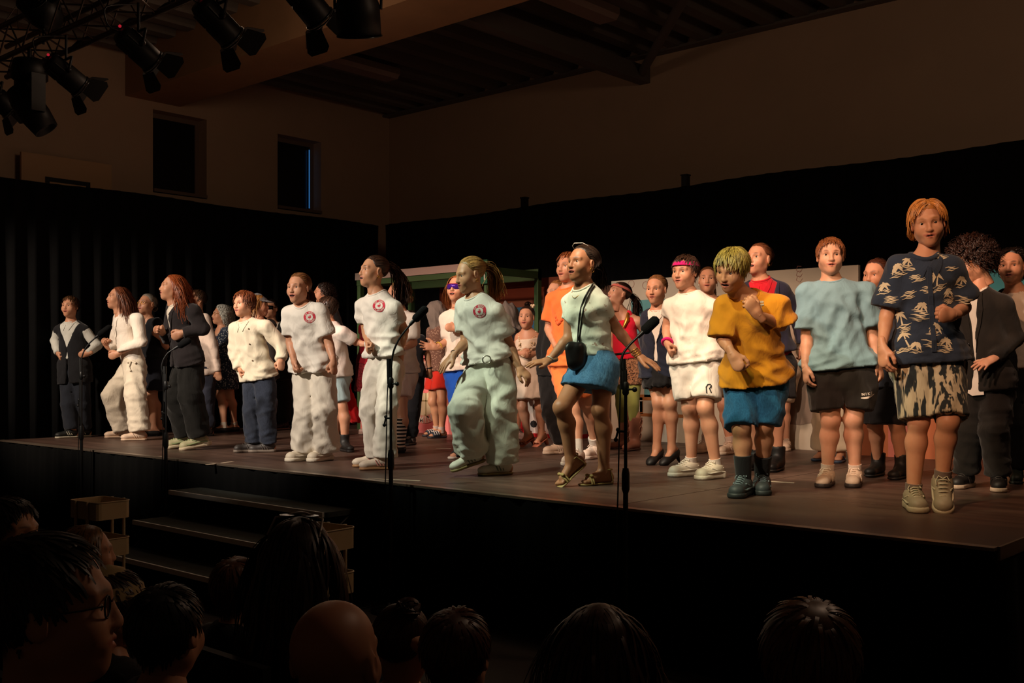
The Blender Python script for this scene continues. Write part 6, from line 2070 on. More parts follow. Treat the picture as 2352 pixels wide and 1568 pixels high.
for q in P[::1]:
    for k in range(2):
        c = q - p.base + np.array([rr.uniform(-.012, .012) for _ in range(3)]) + p.F*.012
        b.ball(c, (rr.uniform(.009, .017), rr.uniform(.009, .017), rr.uniform(.007, .013)), 6, 4)
o = b.build('flower_garland', cloth('petal_cream', (222, 196, 160)), p.root); o['kind'] = 'stuff'; o['label'] = 'cream flower garland'
b = MB()
for k in range(9): b.ball(hpt(p, [-.05 + rr.uniform(-.02, .02), -.03 + rr.uniform(-.02, .02), .098 + rr.uniform(-.03, .03)]) - p.base, rr.uniform(.010, .016), 6, 4)
b.build('hair_flower', cloth('petal_cream', (222, 196, 160)), p.root)
tubes(p, 'ruffle', [(ring_pts(p.N - p.sp*.155, p.sp, .142, 40, x=p.L, q=.80) + np.array([[0, 0, .006*math.sin(k*2.6)] for k in range(40)]), .014, True)], cloth('romper_top_cloth', (226, 206, 184)))
# 18 person in black jacket
p = person('fair haired person in black jacket and trousers hidden behind the orange t-shirt boy', dict(H=1.52, yaw=-40, pel=(1276, 858), neck=(1281, 712), head=(1279, 672, -55, 0, 0), RS=(1250, 728), RA=[(1246, 800, .1), (1245, 846, -.1), (1243, 866, 0)], LA=[(1312, 800, .1), (1310, 846, -.1)], RL=(1268, 950, -.03, 1290, 1042), LL=(1290, 950, -.03, 1306, 1040), foot=(-62, -40)),
  hair=dict(kind='bun', tail=(0, -.09, .06)), haircol=(150, 96, 54), hands=('relax', 'soft'), seed=32,
  wear=[top('jacket', (26, 24, 24), sleeve=1.95, loose=0.024, sl_r=0.017, hem=.02, collar=False), legs('trousers', (28, 26, 26), kn=.03, ank=.030, amp=.012)],
  shoes=[sh('trainer', (216, 192, 168), (212, 190, 166), (230, 214, 194)), sh('trainer', (216, 192, 168), (212, 190, 166), (230, 214, 194))])
# 19 boy in orange
p = person('boy in bright orange t-shirt and orange shorts behind the denim skirt girl', dict(H=1.68, yaw=-45, pel=(1308, 832), neck=(1306, 652), head=(1305, 612, -42, 0, 0), RS=(1262, 676), LS=(1348, 680), RA=[(1261, 756, .2), (1274, 790, -.8), (1280, 806, -.3)], LA=[(1350, 760, .2), (1345, 810, -.3)], RL=(1316, 942, -.04, 1327, 1066), LL=(1347, 925, -.04, 1368, 1052), foot=(-35, -35)),
  hair=dict(kind='short', len=.06), haircol=(150, 86, 50), seed=33, vox=.010, mouth=1,
  wear=[top('t_shirt', (246, 126, 62), sleeve=.72, loose=0.022, sl_r=0.030, hem=.03, collar=True), legs('shorts', (246, 130, 66), length=.75, kn=.03)],
  shoes=sh('trainer', (236, 206, 188), (226, 200, 184), (236, 214, 200)))
sock(p, cloth('sock_white', (226, 210, 196)), .17); necklace(p, cloth('petal_orange', (240, 110, 60)), .075, .26, .016, 36, 'orange_garland')
# 20 girl in the denim skirt
p = person('girl in pale patterned t-shirt and denim skirt dancing with both arms spread', dict(H=1.64, yaw=-46, pel=(1367, 838), neck=(1342, 648), head=(1337, 604, -50, 4, 0), RS=(1300, 678), LS=(1392, 680), RA=[(1307, 774, -.1), (1262, 827, -.5), (1238, 831, -.2)], LA=[(1414, 752, .5), (1468, 818, -.4), (1496, 833, -.2)], RL=(1291, 935, -.16, 1330, 1080, -.08), LL=(1379, 940, -.05, 1387, 1112), foot=(-66, -60), pitchfoot=(-38, 0), lean=-.04),
  hair=dict(kind='pony', tail=(0, -.112, .0), tail_len=.16), haircol=(52, 36, 26), hands=('open', 'open', (-.1, -.3, .9), (.1, -.3, .9)), seed=34, fine=True, vox=.0085, mouth=2, skin='olive', toes=True, bust=.050,
  wear=[top('t_shirt', (216, 222, 204), 'blots', (168, 146, 128), sleeve=.48, loose=.006, hem=-.06, hips=False, sl_r=.008, flare=-.01, collar=True, amp=0.0116, bust=.050), skirt('denim_skirt', (66, 116, 158), 'denim', (104, 156, 192), length=.52, flare=.0, loose=.010, amp=.004)],
  shoes=sh('sandal', (168, 140, 84), (176, 148, 92)))
bracelet(p, 'L', M_gold, .027, .0022, .012, 'bangle', 4); bracelet(p, 'R', plain('bead_bracelet', (206, 196, 180), .4), .026, .004, .01); earring(p, M_gold, .016); necklace(p, M_gold, .060, .03, 0, 30, 'necklace')
pts = px_path(p, 't_shirt', [(1362, 652), (1352, 666), (1342, 684), (1334, 706), (1330, 730), (1328, 756), (1327, 780)], .006)
q2 = px_path(p, 't_shirt', [(1366, 656), (1357, 668), (1348, 686), (1340, 708), (1336, 732), (1333, 756), (1330, 780)], .006)
M_leather = plain('black_leather', (16, 15, 15), .4)
bagc = at(1324, 812, (p.P - CAM) @ FV - .12)
if len(pts) > 2:
    tubes(p, 'bag_strap', [(np.vstack([pts, bagc + UV*.05]), .0045, False), (np.vstack([q2, bagc + UV*.05 + RV*.02]), .0045, False)], M_leather)
f = Field(bagc - .12, bagc + .12, .008); f.cone(bagc + UV*.03 - RV*.03, bagc - UV*.05 - RV*.01, .050, .060, .02, cvec(.5, -.85), .5); f.cone(bagc + UV*.03 + RV*.025, bagc - UV*.05 + RV*.02, .045, .050, .03, cvec(.5, -.85), .5)
part(p, 'shoulder_bag', f.net(), M_leather)
hp = hpt(p, [(-.055, .01, .100), (-.05, .05, .112), (.02, .055, .116), (.062, .03, .106), (.078, -.02, .075)])
tubes(p, 'hair_clip', [(hp, .0025, False)], plain('clip_white', (216, 206, 196), .4))
tubes(p, 'tie_bow', [(px_path(p, 'denim_skirt', [(1400, 790), (1408, 782), (1414, 788), (1406, 796)], .016), .006, False)], cloth('t_shirt_cloth', (216, 222, 204), 'blots', (168, 146, 128), 1.0))
# 21 red top and leopard skirt
p = person('girl in red tank top, leopard print skirt, green tights and cowboy boots', dict(H=1.50, yaw=-42, pel=(1442, 832), neck=(1430, 711), head=(1421, 674, -66, 18, 0), RS=(1400, 728), LS=(1474, 726), RA=[(1405, 785, .1), (1410, 830, -.2)], LA=[(1486, 772, .4), (1462, 838, -.5), (1450, 848, -.2)], RL=(1428, 930, -.03, 1432, 1030), LL=(1454, 930, -.03, 1458, 1034), foot=(-62, -40)),
  hair=dict(kind='pony', tail=(0, -.112, .03), tail_len=.26), haircol=(58, 38, 28), hands=('soft', 'fist'), seed=35, mouth=2,
  wear=[top('tank_top', (222, 24, 52), straps=True, sleeve=0, loose=.008, hem=-.03, amp=.003), skirt('leopard_skirt', (164, 116, 84), 'leopard', (34, 22, 18), 1.6, length=.50, flare=.0, amp=.003), legs('tights', (150, 156, 84), length=1.5, th=.003, kn=.006, ank=.006, amp=.0, waist=.0)],
  shoes=sh('cowboy', (150, 96, 74), (84, 52, 40), (172, 116, 90)))
headband(p, cloth('headband_cloth', (214, 110, 96)), .052, .026, .008); tubes(p, 'gold_sash', [(px_path(p, 'tank_top', [(1442, 718), (1440, 735), (1432, 752)], .012), [.010, .022, .012], False)], plain('gold_foil', (186, 130, 50), .3, metal=.7))
tubes(p, 'waistband', [(ring_pts(p.P + p.sp*.085, p.sp, .137, 26, x=p.HL, q=.82), .012, True)], M_leather)
gl = p.W['L'] + p.HD['L']*.04
b = MB(); b.ball(gl + cvec(-.03, -.05, 0) - p.base, .05, 12, 8); b.build('dark_ball', plain('dark_rubber', (24, 20, 20), .5), p.root)
# 22 girl in the navy blazer
p = person('girl in navy blazer and short black frilled skirt wearing black pumps', dict(H=1.46, yaw=-28, pel=(1519, 842), neck=(1513, 704), head=(1507, 664, -30, -3, 0), RS=(1480, 718), LS=(1552, 716), RA=[(1486, 790, .3), (1488, 830, -.5), (1496, 842, -.2)], LA=[(1556, 790, .2), (1550, 830, -.4)], RL=(1513, 924, -.05, 1513, 1065), LL=(1540, 926, -.05, 1549, 1066), foot=(-35, -45), pitchfoot=(-24, -24)),
  hair=dict(kind='bun', tail=(0, -.108, .01), bun=.026), haircol=(136, 92, 56), seed=36, fine=True, mouth=1, skin='fair',
  wear=[blazer((34, 38, 54), hem=.09, op=(.006, .42, .30, .10)), shirt((236, 224, 210)), skirt('frilled_skirt', (20, 19, 21), length=.52, flare=.02, amp=.012, pleat=.045)],
  shoes=sh('pump', (18, 17, 18), (18, 16, 16)))
lapels(p, 'blazer', cloth('blazer_cloth', (34, 38, 54)), .42, .30); shirt_collar(p, 'shirt', cloth('shirt_cloth', (236, 224, 210)), .05)
# 23 boy with pink headband
p = person('boy with bright pink headband in white t-shirt and white shorts', dict(H=1.56, yaw=-34, pel=(1601, 838), neck=(1583, 668), head=(1573, 624, -42, -2, 0), RS=(1530, 692), LS=(1646, 690), RA=[(1533, 752, .2), (1532, 788, -.6), (1538, 806, -.3)], LA=[(1655, 765, .2), (1655, 825, -.3)], RL=(1585, 936, -.06, 1588, 1092), LL=(1620, 936, -.06, 1644, 1098), foot=(-62, -52), fat=1.12),
  hair=dict(kind='short', len=.055, vol=1.3), haircol=(64, 44, 32), hands=('fist', 'soft'), seed=37, fine=True, vox=.009, mouth=1, skin='fair',
  wear=[top('t_shirt', (240, 228, 212), sleeve=.45, loose=.018, sl_r=0.016, hem=-.02, flare=.004, collar=True, amp=0.0159), legs('shorts', (232, 222, 208), length=.80, kn=.040, amp=.010)],
  shoes=SN_W)
headband(p, cloth('headband_pink', (232, 24, 120)), .050, .030, .006); bracelet(p, 'R', cloth('headband_pink', (232, 24, 120)), .031, .011, .014, 'sweatband'); sock(p, cloth('sock_white', (226, 210, 196)), .13)
f3 = on_cloth(p, 'shorts', 1628, 892, .003)
if f3:
    g = Flat().line([(-.016, -.030), (-.016, .012), (-.004, .028), (.012, .028), (.018, .018), (.010, .004)], .008).line([(.018, .018), (.014, .004), (.004, .004), (.014, -.030)], .007).lay('shorts_emblem', M_print_black, f3, p.root, 'small black emblem on the shorts leg')
# 24 girl behind with the sequin skirt
p = person('girl in black top and glittering gold skirt between pink headband and ochre t-shirt boys', dict(H=1.56, yaw=-15, pel=(1645, 842), neck=(1630, 680), head=(1626, 642, -14, 4, 0), RA=[(1608, 770, .1), (1640, 800, -.8), (1660, 812, -.3)], LA=[(1672, 770, .1), (1668, 800, -.8)], RL=(1626, 935, -.03, 1622, 1038), LL=(1662, 930, -.03, 1678, 1042), foot=(-40, -40)),
  hair=dict(kind='pony'), haircol=(110, 72, 46), seed=38, mouth=1,
  wear=[top('black_top', (28, 24, 26), sleeve=.4, loose=.014, hem=.0), skirt('gold_skirt', (66, 48, 26), 'sequin', (176, 136, 72), length=.72, flare=.0)], shoes=sh('trainer', (222, 190, 160), (216, 188, 160), (230, 206, 184)))
sock(p, cloth('sock_white', (220, 196, 178)), .15); earring(p, M_pearl, .012)
# 25 boy in the ochre tee
p = person('boy bending forward in ochre t-shirt and blue denim shorts, face down', dict(H=1.62, yaw=-20, pel=(1737, 872), neck=(1718, 668), head=(1680, 616, -42, -24, 8), RS=(1650, 688), LS=(1800, 684), RA=[(1660, 778, -.1), (1682, 812, -.5), (1692, 832, -.2)], LA=[(1794, 746, .1), (1742, 722, -.8), (1728, 704, -.2)], RL=(1703, 983, -.08, 1708, 1137), LL=(1756, 975, -.08, 1750, 1130), foot=(-28, -12), lean=-.20, ds=-.08),
  hair=dict(kind='short', len=.080, vol=1.7, sweep=-.3, up=.30, back=-.2, fringe=.1), haircol=(150, 132, 62), hands=('soft', 'soft', (-.6, -.7, .2), (-.2, -.9, .3)), seed=39, fine=True, vox=.009, mouth=2, skin='tan', nh=1000,
  wear=[top('t_shirt', (206, 138, 28), sleeve=.95, loose=0.030, sl_r=0.040, hem=-.02, flare=.012, collar=True, amp=0.0203), legs('denim_shorts', (26, 84, 124), 'denim', (50, 116, 156), length=1.0, kn=.040, th=.026, amp=.010)],
  shoes=sh('sneaker', (58, 66, 68), (44, 50, 50), (112, 130, 134)))
sock(p, cloth('sock_black', (22, 22, 24)), .22, r=.006)
g = on_cloth(p, 't_shirt', 1747, 698, .003)
if g: Flat().line([(-.018, .012), (.018, .012)], .012).line([(-.018, -.004), (.018, -.004)], .010).line([(0, -.01), (0, -.03)], .008).lay('chest_print', plain('print_grey', (190, 180, 150), .8), g, p.root, 'small pale print on the chest')
# 26 girl behind in blazer with red collar
p = person('laughing girl in navy blazer with red collar behind the ochre t-shirt boy', dict(H=1.66, yaw=-20, pel=(1772, 832), neck=(1748, 634), head=(1742, 594, -46, 6, 0), RS=(1708, 656), LS=(1806, 652), RA=[(1700, 750, .2), (1700, 810, -.3)], LA=[(1832, 722, .3), (1846, 790, -.2)], RL=(1735, 940, -.03, 1735, 1076), LL=(1782, 940, -.03, 1786, 1080), foot=(-30, -30)),
  hair=dict(kind='bun', tail=(0, -.108, .0), bun=.028), haircol=(118, 70, 44), seed=40, fine=True, mouth=2,
  wear=[blazer((38, 36, 54), hem=-.06), shirt((196, 24, 40), 'red_blouse'), skirt('black_skirt', (24, 22, 26), length=.7)], shoes=sh('boot', (22, 20, 20), (26, 24, 22)))
earring(p, M_gold, .010)
lapels(p, 'blazer', cloth('blazer_cloth', (38, 36, 54)), .38, .27); shirt_collar(p, 'red_blouse', cloth('red_blouse_cloth', (196, 24, 40)), .07)
# 26b child hidden behind
p = person('child with cream shorts and white trainers hidden behind the red collar girl', dict(H=1.44, yaw=-20, pel=(1796, 850), neck=(1790, 722), head=(1788, 690, -20, 0, 0), RA=[(1768, 800, .1), (1768, 845, -.1)], LA=[(1816, 800, .1), (1818, 845, -.1)], RL=(1778, 935, -.02, 1776, 1032), LL=(1802, 935, -.02, 1805, 1033), foot=(-25, -15)),
  hair=dict(kind='short', len=.06), haircol=(90, 60, 40), vox=.016, seed=41,
  wear=[top('t_shirt', (200, 180, 160), sleeve=.7, loose=0.019, hem=.08), legs('shorts', (206, 184, 156), length=.85, kn=.03)], shoes=sh('trainer', (226, 196, 170), (216, 190, 166), (200, 176, 156)))
# 27 boy in the pale blue tee
p = person('boy in pale blue t-shirt and black shorts standing still with white trainers', dict(H=1.58, yaw=-12, pel=(1934, 858), neck=(1911, 641), head=(1907, 587, -12, 0, 0), RS=(1840, 656), LS=(2002, 652), RA=[(1854, 776, .2), (1850, 842, -.5), (1852, 872, -.1)], LA=[(2002, 768, .3), (2018, 832, -.4), (2024, 858, -.1)], RL=(1908, 965, -.04, 1900, 1114), LL=(1960, 962, -.04, 1964, 1114), foot=(-28, -24), fat=1.25, ds=.0),
  hair=dict(kind='short', len=.060, sweep=.9, vol=1.0, crown=(.03, -.05, .105), back=.9), haircol=(132, 80, 44), hands=('relax', 'relax'), seed=42, fine=True, vox=.0085, mouth=1, skin='pale', nh=1000,
  wear=[top('t_shirt', (126, 164, 176), sleeve=.80, loose=0.016, hem=-.034, sl_r=0.029, flare=.006, collar=.008, amp=0.0188), legs('shorts', (32, 29, 26), length=.78, kn=.045, th=.02, amp=.010)],
  shoes=sh('trainer', (222, 200, 176), (48, 40, 36), (236, 220, 200)))
sock(p, cloth('sock_white', (220, 204, 188)), .13)
g = on_cloth(p, 'shorts', 1990, 911, .003)
if g:
    t = np.linspace(0, 1, 12); f = Flat()
    P = np.stack([-.034 + .086*t, -.004 - .016*np.sin(np.clip(t*2.2, 0, 3.14)) + .026*t], 1); f.line(P, .013*np.sin(np.pi*np.clip(t*.95+.04, 0, 1))**.7)
    f.text('NIKE', .008, .018, .024, None, .72); f.lay('shorts_print', M_print_white, g, p.root, 'small white print on the shorts leg')
# 27b person in white trousers behind
p = person('child in white trousers and flip-flops hidden behind the pale blue t-shirt boy', dict(H=1.46, yaw=-20, pel=(1912, 850), neck=(1916, 712), head=(1914, 678, -20, 0, 0), RS=(1882, 730), RA=[(1868, 790, .2), (1870, 838, -.2)], LA=[(1950, 790, .1), (1950, 838, -.1)], RL=(1895, 945, -.02, 1890, 1056), LL=(1928, 945, -.02, 1932, 1060), foot=(-40, -30)),
  hair=dict(kind='short', len=.06), haircol=(90, 60, 40), vox=.016, seed=43,
  wear=[top('t_shirt', (214, 190, 176), sleeve=.3, loose=0.014, hem=.06), legs('trousers', (224, 204, 174), th=.02, kn=.04, ank=.06, amp=.013)], shoes=sh('flipflop', (60, 84, 110), (60, 74, 96)))
# 28 girl in dark clothes
p = person('girl in slate top, long black skirt and ankle boots behind the palm shirt boy', dict(H=1.52, yaw=-42, pel=(2036, 868), neck=(2022, 672), head=(2012, 631, -50, -4, 0), RS=(1996, 690), LS=(2080, 692), RA=[(1998, 775, .2), (2008, 835, -.2)], LA=[(2086, 775, .2), (2080, 830, -.3)], RL=(2010, 975, -.03, 2016, 1092), LL=(2060, 975, -.03, 2070, 1098), foot=(-40, -40)),
  hair=dict(kind='pony', tail=(0, -.10, -.02)), haircol=(84, 48, 34), seed=44, mouth=1, skin='fair',
  wear=[top('slate_top', (66, 72, 84), sleeve=.7, loose=0.017, hem=.06), skirt('black_skirt', (28, 27, 30), length=.98, flare=.0)], shoes=sh('boot', (28, 24, 22), (30, 26, 24)))
# 29 boy in the palm shirt
p = person('blond boy in navy palm print shirt and tie-dye shorts, nearest of the cast', dict(H=1.64, yaw=-8, pel=(2132, 832), neck=(2120, 579), head=(2131, 510, -18, -10, -6), RS=(2046, 594), LS=(2198, 592), RA=[(2036, 728, .2), (2026, 796, -.5), (2029, 828, -.2)], LA=[(2214, 706, .3), (2190, 722, -.95), (2168, 724, -.3)], RL=(2110, 966, -.05, 2098, 1168), LL=(2178, 966, -.10, 2164, 1128, -.02), foot=(-12, -20), pitchfoot=(0, -34), lean=-.03, ds=.0, sw=.29),
  hair=dict(kind='bowl', len=.082, vol=1.9, part=-.01, drop=.05, fringe=.22), haircol=(206, 136, 66), hands=('relax', 'fist', (-.9, -.3, .2)), seed=45, fine=True, vox=.0082, mouth=1, skin='fair', nh=2000,
  wear=[top('palm_shirt', (44, 54, 72), sleeve=.82, loose=0.024, sl_r=0.040, hem=-.005, flare=.010, collar=.013, amp=.012, vox=.0082), legs('tie_dye_shorts', (40, 46, 50), 'brush', (196, 184, 158), length=.96, kn=.042, th=.022, amp=.010)],
  shoes=sh('sneaker', (150, 140, 118), (176, 164, 138), (190, 182, 158)))
sock(p, cloth('sock_grey', (120, 104, 96)), .125)
shirt_collar(p, 'palm_shirt', cloth('palm_shirt_cloth', (44, 54, 72)), .060)
M_palm = plain('palm_print_cream', (212, 196, 166), .85); rp = random.Random(4)
for px, py, kind_ in ((2060, 612, 1), (2085, 598, 1), (2108, 640, 2), (2150, 632, 0), (2178, 668, 1), (2188, 622, 2), (2066, 722, 0), (2075, 768, 0), (2062, 812, 2), (2118, 700, 1), (2112, 735, 2), (2150, 748, 1), (2176, 700, 2), (2104, 790, 1), (2140, 792, 2), (2172, 782, 1), (2128, 668, 2), (2030, 655, 1), (2040, 690, 2), (2208, 640, 1), (2210, 690, 2), (2084, 680, 2), (2158, 592, 2), (2100, 838, 1), (2150, 842, 2)):
    g = on_cloth(p, 'palm_shirt', px, py, .0025, rot=rp.uniform(-.25, .25))
    if g is None: continue
    f = Flat()
    if kind_ < 2:
        h = rp.uniform(.055, .08) if kind_ == 0 else .03; ln = rp.uniform(-.02, .02)
        f.line([(ln, -h), (ln*.5, -h*.6), (.004, -h*.25), (0, 0)], [.011, .008, .007, .006])
        for aa in (-.4, .15, .7, 1.3, 1.9, 2.5, 3.1, 3.6):
            L = rp.uniform(.026, .040); t = np.linspace(0, 1, 5)
            aa += rp.uniform(-.15, .15)
            f.line(np.stack([L*t*math.cos(aa), L*t*math.sin(aa) - .022*t*t], 1), [.004, .012, .011, .008, .001])
        base_y = -h
    else: base_y = .02
    for k in range(rp.randint(3, 5)):
        x0, w = rp.uniform(-.02, .02), rp.uniform(.018, .038); y0 = base_y - .008*k
        f.line([(x0 - w, y0), (x0 - w*.3, y0 + .003), (x0 + w*.3, y0 - .002), (x0 + w, y0 + .002)], [.001, .006, .006, .001])
    f.lay('palm_print', M_palm, g, p.root)
fnp = drape(p, 'palm_shirt', .003)
LNp = np.linalg.norm(p.N - p.P); strip(p, 'button_placket', fnp, [(-.012, .0), (-.012, LNp*.5), (-.012, LNp - .06)], [(.012, .0), (.012, LNp*.5), (.012, LNp - .06)], cloth('palm_shirt_cloth', (44, 54, 72)), .003)
# 30 person in the black suit
p = person('person with big dark curly hair in black suit turned left, white shirt tail showing', dict(H=1.54, yaw=-46, pel=(2262, 884), neck=(2243, 652), head=(2232, 602, -98, -24, 0), RS=(2196, 682), LS=(2318, 682), RA=[(2196, 770, .1), (2222, 826, -.5)], LA=[(2330, 776, .3), (2284, 822, -.8), (2262, 834, -.2)], RL=(2222, 985, -.05, 2220, 1118), LL=(2284, 985, -.05, 2294, 1124), foot=(-45, -25)),
  hair=dict(kind='afro', len=.15, vol=3.2, drop=.30), haircol=(50, 28, 20), hands=('soft', 'open', None, (.0, -.3, .9)), seed=46, fine=True, vox=.009, nh=1000, mouth=0, skin='fair',
  wear=[blazer((34, 29, 24), 'suit_jacket', hem=.03, op=(.004, .34, .07, .09)), shirt((226, 214, 198)), legs('suit_trousers', (32, 28, 24), th=.018, kn=.032, ank=.036, amp=.012)],
  shoes=sh('trainer', (28, 24, 22), (206, 180, 156), (44, 38, 34)))
lapels(p, 'suit_jacket', cloth('suit_jacket_cloth', (34, 29, 24)), .34, .07)
buttons(p, 'suit_jacket', [(2226, 790), (2232, 824)], M_dark, .010)
g = on_cloth(p, 'suit_trousers', 2240, 888, .020)
if g: Flat().poly([(-.055, .05), (.05, .06), (.06, -.05), (-.01, -.055), (-.065, -.02)]).lay('shirt_tail', cloth('shirt_cloth', (226, 214, 198)), g, p.root)
# 31 boy at the right edge
p = person('dark curly haired boy in black jacket at the right picture edge', dict(H=1.56, yaw=-30, pel=(2352, 856), neck=(2334, 656), head=(2324, 610, -38, -2, 0), RS=(2296, 672), LS=(2384, 676), RA=[(2300, 760, .3), (2310, 820, -.3)], LA=[(2392, 760, .2), (2390, 820, -.3)], RL=(2332, 965, -.03, 2334, 1106), LL=(2372, 965, -.03, 2378, 1110), foot=(-25, -20)),
  hair=dict(kind='curls', len=.07, vol=1.3), haircol=(34, 24, 20), seed=47, fine=True, mouth=1, skin='fair',
  wear=[blazer((26, 24, 24), 'jacket', op=(.02, .2, .25, .1)), shirt((226, 206, 190)), legs('trousers', (26, 25, 24), kn=.03, ank=.03)], shoes=sh('lowshoe', (44, 52, 40), (40, 44, 36)))
# ------------------------------------------------------------------ lighting truss at the upper left
M_truss = plain('truss_aluminium', (96, 84, 78), .38, metal=.85)
M_lampbody = plain('lamp_black', (13, 13, 14), .5, spec=.4)
M_rim = plain('lamp_rim', (70, 72, 72), .25, metal=.8)
M_door = plain('barn_door', (24, 22, 21), .55)
M_led = bpy.data.materials.new('red_indicator'); M_led.use_nodes = True
bs = M_led.node_tree.nodes['Principled BSDF']; bs.inputs['Base Color'].default_value = (.3, .0, .02, 1); bs.inputs['Emission Color'].default_value = (1, .03, .06, 1); bs.inputs['Emission Strength'].default_value = .35
TX0, TX1, TY, TZ, TW = -10.4, -2.0, 4.06, 4.34, .29
tr = empty('lighting_truss', ((TX0+TX1)/2, TY, TZ), 'aluminium lattice lighting truss hanging in the upper left', 'truss')
tx = (TX0+TX1)/2
for y in (0, TW):
    for z in (0, TW):
        mb = MB(); mb.tube([(TX0-tx, y, z), (TX1-tx, y, z)], .025, 10); mb.build('chord', M_truss, tr)
n = int((TX1-TX0)/.25)
faces = [((0, 0), (0, TW)), ((TW, 0), (TW, TW)), ((0, 0), (TW, 0)), ((0, TW), (TW, TW))]
brace = {}
for (a, b) in faces:
    for i in range(n):
        x0 = TX0 - tx + i*.25; (p0, p1) = (a, b) if i % 2 == 0 else (b, a)
        mb = MB(); mb.tube([(x0, *p0), (x0+.25, *p1)], .0085, 6); mb.build('lattice_brace', M_truss, tr)
for x in (TX0+.6, -6.2, TX1-.5):
    mb = MB(); mb.tube([(x-tx, TW/2, TW), (x-tx, TW/2, ZC+.1-TZ)], .006, 6); mb.tube([(x-tx, 0, TW), (x-tx, TW/2, TW+.25), (x-tx, TW, TW)], .006, 6); mb.build('hanging_wire', M_truss, tr)
pts = np.array([(x, .30 + .02*math.sin(x*5), .02 + .03*math.sin(x*9)) for x in np.linspace(TX0-tx+.1, TX1-tx-.1, 60)])
mb = MB(); mb.tube(pts, .012, 6); mb.build('cable', M_cable, tr)

def fresnel(px, py, aim, label, doors=((.6, 0), (.6, 0), (.6, 0), (.6, 0)), L=.29, r=.095, col=None, power=0, warm_door=None, ang=55):
    u = (px - 1176)/FPX; d = TY/(FV[1] + RV[1]*u); c = at(px, py, d)
    z = unit(aim); M = look(c, z)
    t = empty('stage_lamp', (c[0], TY, TZ), label, 'stage lamp', None)
    off = lambda P: np.asarray(P) - [c[0], TY, TZ]
    M2 = M.copy(); M2[:3, 3] = off(c)
    mb = MB(); mb.lathe([(0, -L*.62), (r*.72, -L*.60), (r*.86, -L*.5), (r*.92, -L*.1), (r, -L*.05), (r, L*.42), (r*.97, L*.5), (r*.9, L*.5), (r*.88, L*.30), (0, L*.30)], 24, M2); mb.build('lamp_body', M_lampbody, t)
    mb = MB()
    a = np.arange(28)*2*np.pi/28
    for k, zz in ((1.03, L*.46), (1.06, L*.52)):
        P = np.stack([r*k*np.cos(a), r*k*np.sin(a), zz + 0*a], 1) @ M2[:3, :3].T + M2[:3, 3]
        mb.tube(P, .006, 6, closed=True)
    mb.build('front_ring', M_rim, t)
    mb = MB(); mb.lathe([(0, L*.31), (r*.6, L*.34), (r*.87, L*.31)], 20, M2)
    lens = mb.build('lens', plain('lamp_lens', (120, 110, 96), .15), t)
    for q in range(7):
        aa = math.pi*2*q/7
        mb = MB(); 
        A = M2.copy(); mb.box((-.004, r*.88, -L*.48), (.004, r*.99, -L*.12), A @ np.array([[math.cos(aa), -math.sin(aa), 0, 0], [math.sin(aa), math.cos(aa), 0, 0], [0, 0, 1, 0], [0, 0, 0, 1.]])); mb.build('cooling_fin', M_lampbody, t)
    for q in range(4):
        aa = math.pi/2*q; op = doors[q][0]
        Rz = np.array([[math.cos(aa), -math.sin(aa), 0, 0], [math.sin(aa), math.cos(aa), 0, 0], [0, 0, 1, 0], [0, 0, 0, 1.]])
        w0, w1, h = r*.80, r*1.15, r*1.5
        V = []
        for th_ in (0, .003):
            for x, y in ((-w0, 0), (w0, 0), (w1, h*.8), (w1*.7, h), (-w1*.7, h), (-w1, h*.8)):
                V.append((x, r*1.06 + y*math.sin(op) + th_, L*.53 + y*math.cos(op)))
        V = np.c_[np.array(V), np.ones(12)] @ (M2 @ Rz).T
        b = MB(); b._add(V[:, :3], [(0, 1, 2, 3, 4, 5), (11, 10, 9, 8, 7, 6)] + [(i, 6+i, 6+(i+1) % 6, (i+1) % 6) for i in range(6)]); o = b.build('barn_door', M_door, t)
    # yoke and clamp up to the chord
    side = M[:3, 0]; cc = off(c); topp = np.array([0, .0, -.03]) if True else 0
    mid = cc + UV*(r*1.45) - np.array([0, cc[1], 0])*0
    b = MB()
    for s in (-1, 1):
        b.tube([cc + side*s*r*1.12 - M[:3, 2]*L*.1, cc + side*s*r*1.12 + UV*r*1.35], .011, 6)
        b.ball(cc + side*s*r*1.15 - M[:3, 2]*L*.1, .022, 8, 5)
    b.tube([cc - side*r*1.12 + UV*r*1.35, cc + side*r*1.12 + UV*r*1.35], .011, 6); b.build('yoke', M_lampbody, t)
    b = MB(); b.tube([cc + UV*r*1.35, np.array([cc[0], 0, -.05])], .012, 6); b.tube(ring_pts(np.array([cc[0], 0, 0]), (1, 0, 0), .033, 14), .010, 6, closed=True); b.build('hook_clamp', M_lampbody, t)
    b = MB(); q = cc - M[:3, 2]*L*.6
    b.ball(q + UV*r*.45, .012, 8, 5); b.build('indicator', M_led, t)
    cp = np.array([q, q - M[:3, 2]*.12 - UV*.04, q - M[:3, 2]*.16 + UV*.08, np.array([cc[0]-.12, .05, -.02])])
    k = np.linspace(0, 3, 16); cp = np.array([[np.interp(v, range(4), cp[:, i]) for i in range(3)] for v in k])
    for _ in range(3): cp[1:-1] = (cp[:-2] + 2*cp[1:-1] + cp[2:])/4
    b = MB(); b.tube(cp, .006, 6); b.build('power_cable', M_cable, t)
    if power:
        s = spot('lamp_light', c + z*L*.36, c + z*3, power, col, ang, .5, .05)
    return t
fresnel(-4, 226, (.05, .80, -.62), 'black stage lamp with barn doors cut off by the left picture edge')
fresnel(152, 172, (.02, .84, -.52), 'black stage lamp with barn doors, first complete one from the left on the truss')
fresnel(318, 112, (.0, .84, -.52), 'black barn door stage lamp in the middle of the row, red light on its back')
fresnel(500, 52, (.0, .82, -.55), 'black stage lamp whose right barn door glows tan', power=2.5, col=(1, .62, .38))
